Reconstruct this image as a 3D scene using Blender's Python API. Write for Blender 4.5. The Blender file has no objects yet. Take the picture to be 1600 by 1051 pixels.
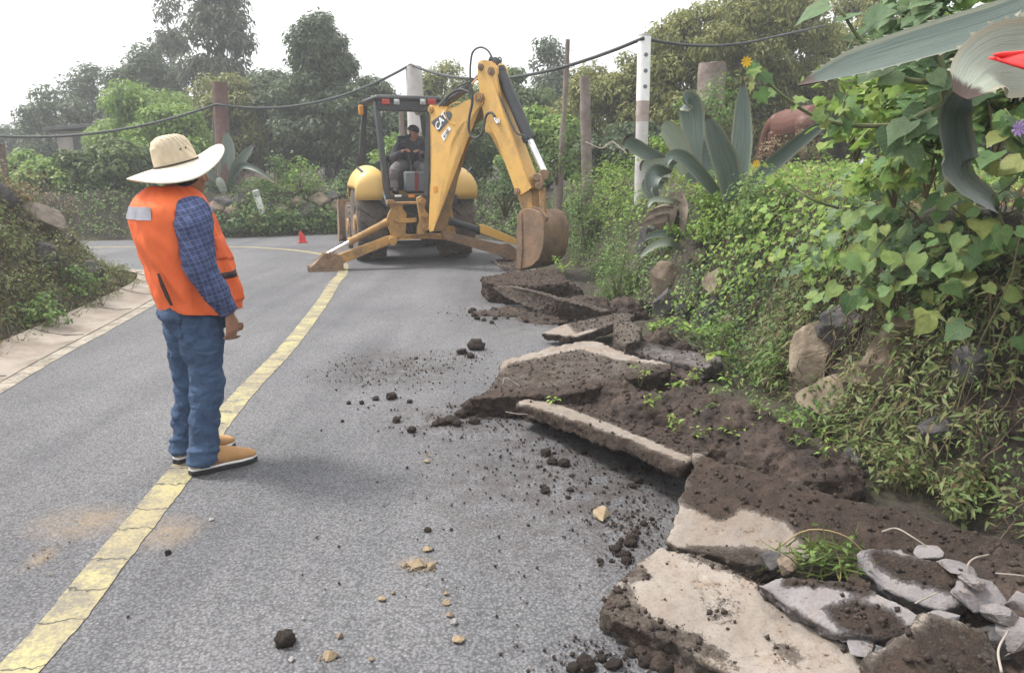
import bpy, bmesh, math, random
import numpy as np
from mathutils import Vector, Matrix, noise
rad = math.radians
scene = bpy.context.scene
COL = scene.collection

# ------------------------------------------------------------------ camera
CAM = Vector((0.0, 0.0, 1.6)); PITCH = rad(13.0); FPX = 1142.0; PW, PH = 1600.0, 1051.0
cd = bpy.data.cameras.new("camera"); cam = bpy.data.objects.new("camera", cd); COL.objects.link(cam)
cam.location = CAM; cam.rotation_euler = (math.pi / 2 - PITCH, 0, 0)
cd.sensor_width = 36.0; cd.lens = 36.0 * FPX / PW; cd.clip_start = 0.05; cd.clip_end = 2000
scene.camera = cam

# ------------------------------------------------------------------ world, sun, exposure
SUN_AZ = (-0.85, 0.25)          # horizontal direction towards the sun
SUN_EL = 58.0
world = bpy.data.worlds.new("World"); scene.world = world; world.use_nodes = True
wn = world.node_tree; wn.nodes.clear()
wo = wn.nodes.new("ShaderNodeOutputWorld"); bg = wn.nodes.new("ShaderNodeBackground")
sk = wn.nodes.new("ShaderNodeTexSky"); sk.sky_type = 'NISHITA'; sk.sun_disc = False
sk.sun_elevation = rad(SUN_EL); sk.sun_rotation = math.atan2(SUN_AZ[0], SUN_AZ[1])
sk.dust_density = 6.0; sk.air_density = 1.0; sk.ozone_density = 1.0
hs = wn.nodes.new("ShaderNodeHueSaturation"); hs.inputs["Saturation"].default_value = 0.12
mx = wn.nodes.new("ShaderNodeMix"); mx.data_type = 'RGBA'; mx.inputs[0].default_value = 0.55
mx.inputs[7].default_value = (9.0, 9.1, 9.3, 1)       # even cloud deck in front of the blue
wn.links.new(sk.outputs[0], hs.inputs["Color"]); wn.links.new(hs.outputs[0], mx.inputs[6])
wn.links.new(mx.outputs[2], bg.inputs[0]); wn.links.new(bg.outputs[0], wo.inputs[0])
bg.inputs[1].default_value = 0.13
sl = bpy.data.lights.new("sun", 'SUN'); so = bpy.data.objects.new("sun", sl); COL.objects.link(so)
sl.energy = 2.2; sl.angle = rad(10); sl.color = (1.0, 0.95, 0.87)
_h = math.hypot(*SUN_AZ)
_sd = Vector((SUN_AZ[0] / _h * math.cos(rad(SUN_EL)), SUN_AZ[1] / _h * math.cos(rad(SUN_EL)), math.sin(rad(SUN_EL))))
so.rotation_euler = (-_sd).to_track_quat('-Z', 'Y').to_euler(); so.location = (0, 0, 30)
vs = scene.view_settings; vs.view_transform = 'Standard'; vs.look = 'None'; vs.exposure = 0.9; vs.gamma = 1.0
scene.render.engine = 'CYCLES'
try:
    scene.cycles.use_denoising = True; scene.cycles.denoiser = 'OPENIMAGEDENOISE'
    scene.cycles.max_bounces = 6; scene.cycles.transparent_max_bounces = 8
except Exception: pass

# ------------------------------------------------------------------ photo geometry -> place
_F = Vector((0, math.cos(PITCH), -math.sin(PITCH))); _U = Vector((0, math.sin(PITCH), math.cos(PITCH)))
def ray(px, py): return _F + Vector((1, 0, 0)) * ((px - PW / 2) / FPX) - _U * ((py - PH / 2) / FPX)
def G(px, py, z=0.0):
    r = ray(px, py); return CAM + r * ((z - CAM.z) / r.z)
def AT(px, py, y):
    r = ray(px, py); return CAM + r * (y / r.y)
def PLN(px, py, p0, n):
    r = ray(px, py); return CAM + r * ((p0 - CAM).dot(n) / r.dot(n))

# ------------------------------------------------------------------ objects
MATS_OF = {}
def tag(o, label, cat, group=None, kind=None):
    if label: o["label"] = label
    if cat: o["category"] = cat
    if group: o["group"] = group
    if kind: o["kind"] = kind
    return o
def thing(name, label, cat, loc=(0, 0, 0), rz=0.0, group=None):
    o = bpy.data.objects.new(name, None); COL.objects.link(o); o.empty_display_size = 0.1
    o.location = loc; o.rotation_euler = (0, 0, rz)
    tag(o, label, cat, group)
    MATS_OF[o.name] = Matrix.Translation(Vector(loc)) @ Matrix.Rotation(rz, 4, 'Z')
    return o
def root_of(o):
    while o.parent: o = o.parent
    return o
def put(name, me, mat, parent=None, world=False, loc=None):
    if isinstance(me, bmesh.types.BMesh):
        b = me; me = bpy.data.meshes.new(name)
        bmesh.ops.recalc_face_normals(b, faces=b.faces)
        b.to_mesh(me); b.free()
    me.name = name
    if parent and world: me.transform(MATS_OF[root_of(parent).name].inverted())
    if mat is not None:
        for m in (mat if isinstance(mat, (list, tuple)) else [mat]): me.materials.append(m)
    o = bpy.data.objects.new(name, me); COL.objects.link(o)
    if parent: o.parent = parent
    if loc is not None: o.location = loc
    return o
def smooth(o, ang=40):
    me = o.data
    me.polygons.foreach_set("use_smooth", [True] * len(me.polygons))
    if ang < 180: me.set_sharp_from_angle(angle=rad(ang))
    me.update(); return o
def bev(o, w=0.008, seg=2):
    m = o.modifiers.new("bevel", 'BEVEL'); m.width = w; m.segments = seg; m.limit_method = 'ANGLE'; m.angle_limit = rad(35)
    m.harden_normals = False
    return o
def hard(name, bm, mat, parent=None, world=False, w=0.008):
    return bev(smooth(put(name, bm, mat, parent, world), 35), w)
def copy_tree(o, parent=None):
    c = o.copy(); COL.objects.link(c); c.parent = parent
    for ch in list(o.children): copy_tree(ch, c)
    return c

def NB(): return bmesh.new()
def box(bm, c, s, R=None):
    M = Matrix.Translation(Vector(c)) @ (R.to_4x4() if R else Matrix.Identity(4)) @ Matrix.Diagonal((s[0], s[1], s[2], 1))
    return bmesh.ops.create_cube(bm, size=1.0, matrix=M)['verts']
def frame_z(d):
    return Vector(d).normalized().to_track_quat('Z', 'Y').to_matrix()
def cyl(bm, p0, p1, r0, r1=None, seg=16):
    p0 = Vector(p0); p1 = Vector(p1); r1 = r0 if r1 is None else r1
    M = Matrix.Translation((p0 + p1) / 2) @ frame_z(p1 - p0).to_4x4()
    return bmesh.ops.create_cone(bm, cap_ends=True, segments=seg, radius1=max(r0, 1e-4), radius2=max(r1, 1e-4), depth=(p1 - p0).length, matrix=M)['verts']
def ball(bm, c, r, sub=2, S=(1, 1, 1), R=None):
    M = Matrix.Translation(Vector(c)) @ (R.to_4x4() if R else Matrix.Identity(4)) @ Matrix.Diagonal((S[0], S[1], S[2], 1))
    return bmesh.ops.create_icosphere(bm, subdivisions=sub, radius=r, matrix=M)['verts']
def tube(bm, pts, rs, seg=8, cap=True, ups=None, ell=None):
    """pts polyline, rs radius (number or list); ell = per-ring (a,b) multipliers, ups = reference up"""
    pts = [Vector(p) for p in pts]; n = len(pts)
    if not hasattr(rs, '__len__'): rs = [rs] * n
    rings = []; prev = None
    for i, p in enumerate(pts):
        t = (pts[min(i + 1, n - 1)] - pts[max(i - 1, 0)])
        t = t.normalized() if t.length > 1e-9 else Vector((0, 0, 1))
        ref = Vector(ups) if ups is not None else (prev if prev is not None else (Vector((0, 0, 1)) if abs(t.z) < 0.9 else Vector((1, 0, 0))))
        u = (ref - t * ref.dot(t))
        if u.length < 1e-6: u = Vector((0, 1, 0)) - t * t.y
        u.normalize(); prev = u; v = t.cross(u)
        a, b = ell[i] if ell else (1, 1)
        rings.append([bm.verts.new(p + u * (rs[i] * a * math.cos(2 * math.pi * k / seg)) + v * (rs[i] * b * math.sin(2 * math.pi * k / seg))) for k in range(seg)])
    for i in range(n - 1):
        for k in range(seg):
            bm.faces.new((rings[i][k], rings[i][(k + 1) % seg], rings[i + 1][(k + 1) % seg], rings[i + 1][k]))
    if cap:
        bm.faces.new(rings[0][::-1]); bm.faces.new(rings[-1])
    return rings
def prism(bm, pts, vec):
    a = [bm.verts.new(Vector(p)) for p in pts]; b = [bm.verts.new(Vector(p) + Vector(vec)) for p in pts]
    n = len(a)
    bm.faces.new(a); bm.faces.new(b[::-1])
    for i in range(n): bm.faces.new((a[i], b[i], b[(i + 1) % n], a[(i + 1) % n]))
def curve_pts(ctrl, n):
    """Catmull-Rom through control points"""
    c = [Vector(p) for p in ctrl]; c = [c[0] * 2 - c[1]] + c + [c[-1] * 2 - c[-2]]
    out = []; m = len(c) - 3
    for k in range(n):
        s = k / (n - 1) * m; i = min(int(s), m - 1); t = s - i
        p0, p1, p2, p3 = c[i:i + 4]
        out.append(0.5 * ((2 * p1) + (p2 - p0) * t + (2 * p0 - 5 * p1 + 4 * p2 - p3) * t * t + (3 * p1 - p0 - 3 * p2 + p3) * t ** 3))
    return out
def remesh(bm, voxel, smooth_it=2, fac=0.5):
    bmesh.ops.recalc_face_normals(bm, faces=bm.faces)
    me = bpy.data.meshes.new("t"); bm.to_mesh(me); bm.free()
    o = bpy.data.objects.new("t", me); COL.objects.link(o)
    m = o.modifiers.new("r", 'REMESH'); m.mode = 'VOXEL'; m.voxel_size = voxel
    dg = bpy.context.evaluated_depsgraph_get()
    me2 = bpy.data.meshes.new_from_object(o.evaluated_get(dg))
    bpy.data.objects.remove(o); bpy.data.meshes.remove(me)
    if smooth_it:
        b = bmesh.new(); b.from_mesh(me2)
        for _ in range(smooth_it): bmesh.ops.smooth_vert(b, verts=b.verts, factor=fac, use_axis_x=True, use_axis_y=True, use_axis_z=True)
        b.to_mesh(me2); b.free()
    return me2
def fbm(p, o=4): return noise.fractal(p, 1.0, 2.0, o)
def roughen(me, amp, scale, seed=0.0, amp2=0.0, scale2=1.0, only=None):
    off = Vector((seed * 7.13, seed * 3.7, seed * 11.1))
    me.update()
    ns = [v.normal.copy() for v in me.vertices]
    for v, n in zip(me.vertices, ns):
        if only and not only(v.co): continue
        v.co += n * (amp * fbm(v.co * scale + off) + (amp2 * fbm(v.co * scale2 + off) if amp2 else 0))
    me.update(); return me

# ------------------------------------------------------------------ materials
def _mat(name):
    m = bpy.data.materials.new(name); m.use_nodes = True; nt = m.node_tree
    return m, nt, nt.nodes["Principled BSDF"]
def N(nt, kind, **kw):
    n = nt.nodes.new(kind)
    for k, v in kw.items():
        if hasattr(n, k): setattr(n, k, v)
        else: n.inputs[k].default_value = v
    return n
def ramp(nt, fac, stops):
    r = nt.nodes.new("ShaderNodeValToRGB"); e = r.color_ramp.elements
    while len(e) < len(stops): e.new(0.5)
    for el, (p, c) in zip(e, stops):
        el.position = p; el.color = (c[0], c[1], c[2], 1) if hasattr(c, '__len__') else (c, c, c, 1)
    nt.links.new(fac, r.inputs[0]); return r.outputs[0]
def coords(nt, which="Object"): return N(nt, "ShaderNodeTexCoord").outputs[which]
def noise_t(nt, vec, scale, detail=6, rough=0.6, dist=0.0):
    n = nt.nodes.new("ShaderNodeTexNoise"); n.inputs["Scale"].default_value = scale; n.inputs["Detail"].default_value = detail
    n.inputs["Roughness"].default_value = rough; n.inputs["Distortion"].default_value = dist
    nt.links.new(vec, n.inputs["Vector"]); return n.outputs["Fac"]
def mixc(nt, fac, a, b):
    m = nt.nodes.new("ShaderNodeMix"); m.data_type = 'RGBA'
    for s, v in ((0, fac), (6, a), (7, b)):
        if hasattr(v, 'is_output'): nt.links.new(v, m.inputs[s])
        else: m.inputs[s].default_value = v if not hasattr(v, '__len__') else (v[0], v[1], v[2], 1)
    return m.outputs[2]
def mathn(nt, op, a, b=0.0):
    m = nt.nodes.new("ShaderNodeMath"); m.operation = op
    for i, v in enumerate((a, b)):
        if hasattr(v, 'is_output'): nt.links.new(v, m.inputs[i])
        else: m.inputs[i].default_value = v
    return m.outputs[0]
def bump(nt, bsdf, h, strength, dist=0.01):
    b = nt.nodes.new("ShaderNodeBump"); b.inputs["Strength"].default_value = strength; b.inputs["Distance"].default_value = dist
    nt.links.new(h, b.inputs["Height"]); nt.links.new(b.outputs[0], bsdf.inputs["Normal"]); return b
def pmat(name, c1, c2, scale=6.0, rough=0.7, bs=0.3, bscale=40.0, metallic=0.0, lo=0.35, hi=0.65, bdist=0.01, detail=7, spec=0.35):
    m, nt, p = _mat(name); v = coords(nt)
    f = noise_t(nt, v, scale, detail)
    nt.links.new(ramp(nt, f, [(lo, c1), (hi, c2)]), p.inputs["Base Color"])
    p.inputs["Roughness"].default_value = rough; p.inputs["Metallic"].default_value = metallic
    p.inputs["Specular IOR Level"].default_value = spec
    if bs: bump(nt, p, noise_t(nt, v, bscale, 6), bs, bdist)
    return m
def leafmat(name, cols, rough=0.5, trans=0.42, scale_var=0.0):
    """each leaf its own tone (random per island); thin leaves let light through"""
    m, nt, p = _mat(name)
    g = nt.nodes.new("ShaderNodeNewGeometry")
    st = [(i / max(1, len(cols) - 1), c) for i, c in enumerate(cols)]
    col = ramp(nt, g.outputs["Random Per Island"], st)
    nt.links.new(col, p.inputs["Base Color"]); p.inputs["Roughness"].default_value = rough
    p.inputs["Specular IOR Level"].default_value = 0.3
    t = nt.nodes.new("ShaderNodeBsdfTranslucent"); nt.links.new(col, t.inputs[0])
    ms = nt.nodes.new("ShaderNodeMixShader"); ms.inputs[0].default_value = trans
    out = nt.nodes["Material Output"]
    nt.links.new(p.outputs[0], ms.inputs[1]); nt.links.new(t.outputs[0], ms.inputs[2]); nt.links.new(ms.outputs[0], out.inputs[0])
    return m
# ================================================================== SETTING
rng = np.random.default_rng(11); random.seed(5)
OUT = np.array([(2.9,-4),(2.55,0.5),(2.3,2.2),(2.2,2.95),(1.9,3.6),(1.85,4.8),(1.8,6.0),(1.42,7.7),(1.2,9.5),(1.05,11.8),(0.75,14.2),(0.0,16.2),(-1.6,17.6),(-4.4,18.2),(-6.6,17.3),(-9.5,16.6),(-15,15.8),(-32,14.5)], float)
INN = np.array([(-3.9,-4),(-4.0,3),(-4.42,6.2),(-4.78,8.6),(-5.15,10.2),(-5.9,11.1),(-8.0,11.5),(-15,11.3),(-32,10.5)], float)
POLY = np.vstack([OUT, INN[::-1]])
def pl_dist(x, y, P):
    d = np.full(x.shape, 1e9); 
    for (ax, ay), (bx, by) in zip(P[:-1], P[1:]):
        vx, vy = bx - ax, by - ay; t = np.clip(((x - ax) * vx + (y - ay) * vy) / (vx * vx + vy * vy), 0, 1)
        d = np.minimum(d, np.hypot(x - ax - t * vx, y - ay - t * vy))
    return d
def inside(x, y, P):
    r = np.zeros(x.shape, bool); n = len(P)
    for i in range(n):
        (ax, ay), (bx, by) = P[i], P[(i + 1) % n]
        c = ((ay > y) != (by > y)) & (x < (bx - ax) * (y - ay) / (by - ay + 1e-12) + ax)
        r ^= c
    return r
def sstep(t): t = np.clip(t, 0, 1); return t * t * (3 - 2 * t)
def wob(x, y, s, k):      # smooth deterministic undulation
    return (np.sin(x * s + k) * np.cos(y * s * 1.13 + 2 * k) + 0.5 * np.sin(x * s * 2.3 + y * s * 1.7 + 3 * k) + 0.25 * np.cos(x * s * 4.1 - y * s * 4.7 + k)) / 1.75
def height(x, y):
    x = np.asarray(x, float); y = np.asarray(y, float)
    ins = inside(x, y, POLY); dO = pl_dist(x, y, OUT); dI = pl_dist(x, y, INN)
    z = np.full(x.shape, -0.03)
    H = np.interp(y, [2, 5, 8, 12, 15, 18], [1.35, 1.3, 1.32, 1.35, 1.2, 1.0])
    steep = np.interp(y, [4, 8, 12, 16], [0.7, 0.8, 1.0, 0.9])
    zr = H * sstep(dO / steep * 0.5 + 0.03) * 1.0 + H * 0.0
    zr = H * np.clip(sstep(dO / steep), 0, 1) + 0.02 * np.clip(dO - 1, 0, 40) + 0.10 * wob(x, y, 2.3, 1.0) * np.clip(dO * 2, 0, 1) + 0.05 * wob(x, y, 6.1, 2.0) * np.clip(dO * 3, 0, 1)
    f = np.interp(y, [5, 7, 8.6, 10.3, 11.6], [0.85, 1.0, 1.0, 0.55, 0.16])
    zl = 1.75 * f * sstep(dI / 1.5 + .02) + 0.07 * wob(x, y, 2.7, 0.4) * np.clip(dI * 2, 0, 1) + 0.04 * wob(x, y, 7.0, 1.4) * np.clip(dI * 3, 0, 1)
    left = (dI < dO)
    z = np.where(ins, z, np.where(left, zl, zr))
    # broken verge between asphalt and wall: loose earth
    verge = ins & (dO < 1.0)
    zv = (0.05 * wob(x, y, 5.2, 0.7) + 0.025 * wob(x, y, 13, 2.2) + 0.05) * sstep((1.0 - dO) / 0.45) * np.clip((13 - y) / 2, 0, 1)
    z = np.where(verge, z + zv, z)
    return z
def hz_slow(x, y): return float(height(np.array([x]), np.array([y]))[0])
_gx0, _gy0, _gs = -13.0, -1.0, 0.05
_GX, _GY = np.meshgrid(np.arange(_gx0, 11, _gs), np.arange(_gy0, 24, _gs)); _GZ = height(_GX, _GY)
_height_exact = height
def height(x, y):
    x = np.asarray(x, float); y = np.asarray(y, float); i = (x - _gx0) / _gs; j = (y - _gy0) / _gs
    ok = (i >= 0) & (i < _GZ.shape[1] - 1.01) & (j >= 0) & (j < _GZ.shape[0] - 1.01)
    if not ok.all():
        z = np.empty(np.broadcast(x, y).shape); x, y = np.broadcast_arrays(x, y)
        if ok.any(): z[ok] = height(x[ok], y[ok])
        z[~ok] = _height_exact(x[~ok], y[~ok]); return z
    i0 = i.astype(int); j0 = j.astype(int); fx = i - i0; fy = j - j0
    return (_GZ[j0, i0] * (1 - fx) + _GZ[j0, i0 + 1] * fx) * (1 - fy) + (_GZ[j0 + 1, i0] * (1 - fx) + _GZ[j0 + 1, i0 + 1] * fx) * fy
def hz(x, y): return float(height(np.array([x]), np.array([y]))[0])
def hit(px, py, y0=1.5, y1=60):
    """first point of the terrain on the line of sight"""
    r = ray(px, py); ys = np.concatenate([np.arange(y0, 20, 0.02), np.arange(20, y1, 0.1)])
    t = ys / r.y; X = CAM.x + r.x * t; Z = CAM.z + r.z * t
    h = height(X, ys); k = np.argmax(Z <= h)
    if Z[k] > h[k]: k = len(ys) - 1
    return Vector((X[k], ys[k], h[k]))
def axis(*segs):
    out = []
    for a, b, s in segs: out += list(np.arange(a, b, s))
    return np.array(out)
gx = axis((-500,-100,100),(-100,-30,10),(-30,-12,1.5),(-12,-9,.4),(-9,-4,.12),(-4,-0.3,.3),(-0.3,3.6,.055),(3.6,8,.25),(8,30,1.5),(30,100,10),(100,501,100))
gy = axis((-20,0,2.0),(0,1.6,.2),(1.6,9,.07),(9,20,.13),(20,40,1.0),(40,100,10),(100,601,100))
X, Y = np.meshgrid(gx, gy); Z = _height_exact(X, Y)
def grid_mesh(name, X, Y, Z):
    ny, nx = X.shape; me = bpy.data.meshes.new(name)
    v = np.stack([X, Y, Z], -1).reshape(-1, 3)
    i = np.arange(nx * ny).reshape(ny, nx)
    f = np.stack([i[:-1, :-1], i[:-1, 1:], i[1:, 1:], i[1:, :-1]], -1).reshape(-1, 4)
    me.from_pydata(v.tolist(), [], f.tolist()); return me

SOIL_D = (0.030, 0.022, 0.019); SOIL_L = (0.085, 0.062, 0.050)
m_soil = pmat("dark_soil", SOIL_D, SOIL_L, 5, 0.95, 0.9, 45, bdist=0.02)
m, nt, p = _mat("bank_earth"); v = coords(nt)
f1 = noise_t(nt, v, 1.3, 8); f2 = noise_t(nt, v, 14, 8)
c = mixc(nt, ramp(nt, f1, [(0.42, 0), (0.6, 1)]), ramp(nt, f2, [(0.3, (0.018, 0.015, 0.012)), (0.7, (0.065, 0.050, 0.038))]), ramp(nt, f2, [(0.3, (0.03, 0.033, 0.015)), (0.7, (0.095, 0.085, 0.05))]))  # earth tones darkened so bare spots read as deep shaded gaps
nt.links.new(c, p.inputs["Base Color"]); p.inputs["Roughness"].default_value = 0.95; bump(nt, p, noise_t(nt, v, 30, 8), 1.0, 0.03)
m_bank = m
o = smooth(put("ground", grid_mesh("ground", X, Y, Z), m_bank), 180); tag(o, None, None, kind="structure")

# ---- road surface
m, nt, p = _mat("asphalt"); v = coords(nt)
vo = nt.nodes.new("ShaderNodeTexVoronoi"); vo.inputs["Scale"].default_value = 95; nt.links.new(v, vo.inputs["Vector"])
agg = ramp(nt, vo.outputs["Color"], [(0.0, (0.108, 0.108, 0.117)), (0.45, (0.146, 0.146, 0.155)), (0.8, (0.182, 0.181, 0.19)), (1.0, (0.235, 0.232, 0.24))])
gaps = ramp(nt, vo.outputs["Distance"], [(0.28, 1), (0.75, 0.35)])
ga = nt.nodes.new("ShaderNodeMix"); ga.data_type = 'RGBA'; ga.blend_type = 'MULTIPLY'; ga.inputs[0].default_value = 0.8
nt.links.new(agg, ga.inputs[6]); nt.links.new(gaps, ga.inputs[7])
big = noise_t(nt, v, 0.55, 6, 0.62); mid = noise_t(nt, v, 3.1, 6)
tone = nt.nodes.new("ShaderNodeMix"); tone.data_type = 'RGBA'; tone.blend_type = 'MULTIPLY'; tone.inputs[0].default_value = 1
nt.links.new(ga.outputs[2], tone.inputs[6]); nt.links.new(ramp(nt, big, [(0.3, (0.74, 0.74, 0.76)), (0.5, (1.0, 1.0, 1.0)), (0.72, (1.25, 1.23, 1.21))]), tone.inputs[7])
mp = nt.nodes.new("ShaderNodeMapping"); mp.inputs["Scale"].default_value = (1.5, 0.10, 1); mp.inputs["Rotation"].default_value = (0, 0, -.12); nt.links.new(v, mp.inputs[0])
tr_ = nt.nodes.new("ShaderNodeMix"); tr_.data_type = 'RGBA'; tr_.blend_type = 'MULTIPLY'; tr_.inputs[0].default_value = 1
nt.links.new(tone.outputs[2], tr_.inputs[6]); nt.links.new(ramp(nt, noise_t(nt, mp.outputs[0], 1.4, 7, .62, .3), [(.34, (.80, .80, .81)), (.5, (1, 1, 1)), (.66, (1.14, 1.13, 1.12))]), tr_.inputs[7]); tone = tr_
# ochre dust where earth was tracked (patches with their own shape)
sep = nt.nodes.new("ShaderNodeSeparateXYZ"); nt.links.new(v, sep.inputs[0])
def patch(cx, cy, rx, ry):
    dx = mathn(nt, 'DIVIDE', mathn(nt, 'SUBTRACT', sep.outputs[0], cx), rx); dy = mathn(nt, 'DIVIDE', mathn(nt, 'SUBTRACT', sep.outputs[1], cy), ry)
    d = mathn(nt, 'SQRT', mathn(nt, 'ADD', mathn(nt, 'MULTIPLY', dx, dx), mathn(nt, 'MULTIPLY', dy, dy)))
    return mathn(nt, 'SUBTRACT', 1.0, d)
def clampn(a): 
    x = mathn(nt, 'MAXIMUM', a, 0.0); return mathn(nt, 'MINIMUM', x, 1.0)
q1 = G(130, 815); q2 = G(65, 870); q3 = G(255, 830); q4 = G(650, 880)
och = None
for q, rx, ry in ((q1, .30, .22), (q2, .07, .12), (q3, .22, .2), (q4, .10, .08)):
    a = clampn(patch(q.x, q.y, rx, ry)); och = a if och is None else mathn(nt, 'MAXIMUM', och, a)
och = mathn(nt, 'MULTIPLY', och, ramp(nt, mathn(nt, 'ADD', mathn(nt, 'MULTIPLY', noise_t(nt, v, 7, 9, 0.75), .55), mathn(nt, 'MULTIPLY', noise_t(nt, v, 70, 5, 0.7), .45)), [(0.40, 0), (0.62, 1.0)]))
c2 = mixc(nt, clampn(och), tone.outputs[2], (0.30, 0.215, 0.125))
# dark fine earth spilled near the slabs
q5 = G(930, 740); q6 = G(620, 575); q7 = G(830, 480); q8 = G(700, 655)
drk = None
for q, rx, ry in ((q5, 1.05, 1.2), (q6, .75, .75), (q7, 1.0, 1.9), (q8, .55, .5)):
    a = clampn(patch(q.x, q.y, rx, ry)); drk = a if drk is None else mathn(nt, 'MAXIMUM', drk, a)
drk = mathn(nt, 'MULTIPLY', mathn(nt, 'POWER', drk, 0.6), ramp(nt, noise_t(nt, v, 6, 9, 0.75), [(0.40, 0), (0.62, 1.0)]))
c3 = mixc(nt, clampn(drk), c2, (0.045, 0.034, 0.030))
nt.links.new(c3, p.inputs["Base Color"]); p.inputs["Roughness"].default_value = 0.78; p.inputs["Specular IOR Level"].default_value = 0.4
hgt = mathn(nt, 'ADD', mathn(nt, 'MULTIPLY', vo.outputs["Distance"], -0.6), mathn(nt, 'MULTIPLY', noise_t(nt, v, 160, 4), 0.5))
bump(nt, p, hgt, 0.6, 0.006)
m_asph = m
# right edge of asphalt = wall foot moved inward (the broken gutter lies between)
def offset_line(P, d):
    out = []
    for i in range(len(P)):
        a = P[max(i - 1, 0)]; b = P[min(i + 1, len(P) - 1)]; t = (b - a) / np.linalg.norm(b - a)
        dd = d if P[i][1] < 12.5 else (d * 0.5 if P[i][1] < 15 else 0.15)
        out.append((P[i][0] - t[1] * dd, P[i][1] + t[0] * dd))
    return out
def resample(P, step):
    P = np.array(P); out = []
    for a, b in zip(P[:-1], P[1:]):
        n = max(1, int(np.linalg.norm(b - a) / step)); out += [tuple(a + (b - a) * k / n) for k in range(n)]
    return out + [tuple(P[-1])]
def strip(name, A, B, z, mat, jit=0.0, zb=None):
    """sheet between two equally long lines"""
    bm = NB(); va = []; vb = []
    for (ax, ay), (bx, by) in zip(A, B):
        va.append(bm.verts.new((ax + random.uniform(-jit, jit), ay + random.uniform(-jit, jit), z)))
        vb.append(bm.verts.new((bx + random.uniform(-jit, jit), by + random.uniform(-jit, jit), z if zb is None else zb)))
    for i in range(len(va) - 1): bm.faces.new((va[i], vb[i], vb[i + 1], va[i + 1]))
    return put(name, bm, mat)
def smooth_line(P, n): return [(q.x, q.y) for q in curve_pts([(x, y, 0) for x, y in P], n)]
R_ = smooth_line(offset_line(OUT, 0.98), 160)
L_ = smooth_line([(x + 0.0, y) for x, y in INN], 160)
bm = NB(); pr = [bm.verts.new((x + 0.03 * fbm(Vector((x * 5, y * 5, 0))), y, 0)) for x, y in R_]; plf = [bm.verts.new((x, y, 0)) for x, y in L_]
for i in range(159): bm.faces.new((plf[i], pr[i], pr[i + 1], plf[i + 1]))
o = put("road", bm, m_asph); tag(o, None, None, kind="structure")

# ---- yellow centre line
def paint(name, col, wear_lo, wear_hi):
    m, nt, p = _mat(name); v = coords(nt)
    vo = nt.nodes.new("ShaderNodeTexVoronoi"); vo.inputs["Scale"].default_value = 75; nt.links.new(v, vo.inputs["Vector"])
    n1 = noise_t(nt, v, 5, 8, 0.7); n2 = noise_t(nt, v, 55, 6, 0.7)
    w = mathn(nt, 'ADD', mathn(nt, 'MULTIPLY', n1, 0.6), mathn(nt, 'MULTIPLY', n2, 0.4))
    wear = ramp(nt, w, [(wear_lo, 1), (wear_hi, 0)])
    wv = nt.nodes.new("ShaderNodeTexWave"); wv.wave_type = 'BANDS'; wv.bands_direction = 'Y'; wv.inputs["Scale"].default_value = 1.35; wv.inputs["Distortion"].default_value = 5.0
    wv.inputs["Detail"].default_value = 5; wv.inputs["Detail Scale"].default_value = 1.4; wv.inputs["Detail Roughness"].default_value = 0.7
    nt.links.new(v, wv.inputs["Vector"])
    crack = ramp(nt, wv.outputs["Fac"], [(0.0, 1), (0.012, 0)])
    colr = mixc(nt, noise_t(nt, v, 3.0, 6), tuple(c * 0.8 for c in col), tuple(min(1, c * 1.15) for c in col))
    colr = mixc(nt, ramp(nt, noise_t(nt, v, 1.1, 7, .7), [(.40, 0), (.62, .75)]), colr, (0.27, 0.215, 0.14)); c1 = mixc(nt, wear, colr, (0.17, 0.15, 0.12)); c2 = mixc(nt, crack, c1, (0.06, 0.055, 0.05))
    nt.links.new(c2, p.inputs["Base Color"]); p.inputs["Roughness"].default_value = 0.7
    bump(nt, p, mathn(nt, 'SUBTRACT', vo.outputs["Distance"], mathn(nt, 'MULTIPLY', crack, 2.0)), 0.5, 0.004)
    return m
m_yel = paint("worn_yellow_paint", (0.40, 0.362, 0.165), 0.43, 0.56)
m_wht = paint("worn_white_paint", (0.42, 0.37, 0.31), 0.44, 0.58)
ctrl = [(-2.0, -2.0), (-1.72, 1.2)] + [(G(a, b).x, G(a, b).y) for a, b in ((22, 1051), (170, 878), (290, 728), (378, 618), (452, 540), (504, 472), (524, 440))]
ctrl += [(-2.62, 11.2), (-2.95, 12.6), (-3.6, 13.8), (-4.7, 14.75), (-6.2, 15.2), (-9, 15.0), (-16, 14.2)]
cl = smooth_line(ctrl, 420); A = []; B = []
for i, (x, y) in enumerate(cl):
    a = cl[max(i - 1, 0)]; b = cl[min(i + 1, 419)]; tx, ty = b[0] - a[0], b[1] - a[1]; l = math.hypot(tx, ty)
    w = 0.078 + 0.006 * fbm(Vector((x * 9, y * 9, 3))); w2 = 0.078 + 0.006 * fbm(Vector((x * 9, y * 9, 8)))
    A.append((x - ty / l * w, y + tx / l * w)); B.append((x + ty / l * w2, y - tx / l * w2))
o = strip("yellow_road_line", A, B, 0.004, m_yel, 0.0025); tag(o, None, None, kind="structure")

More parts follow.
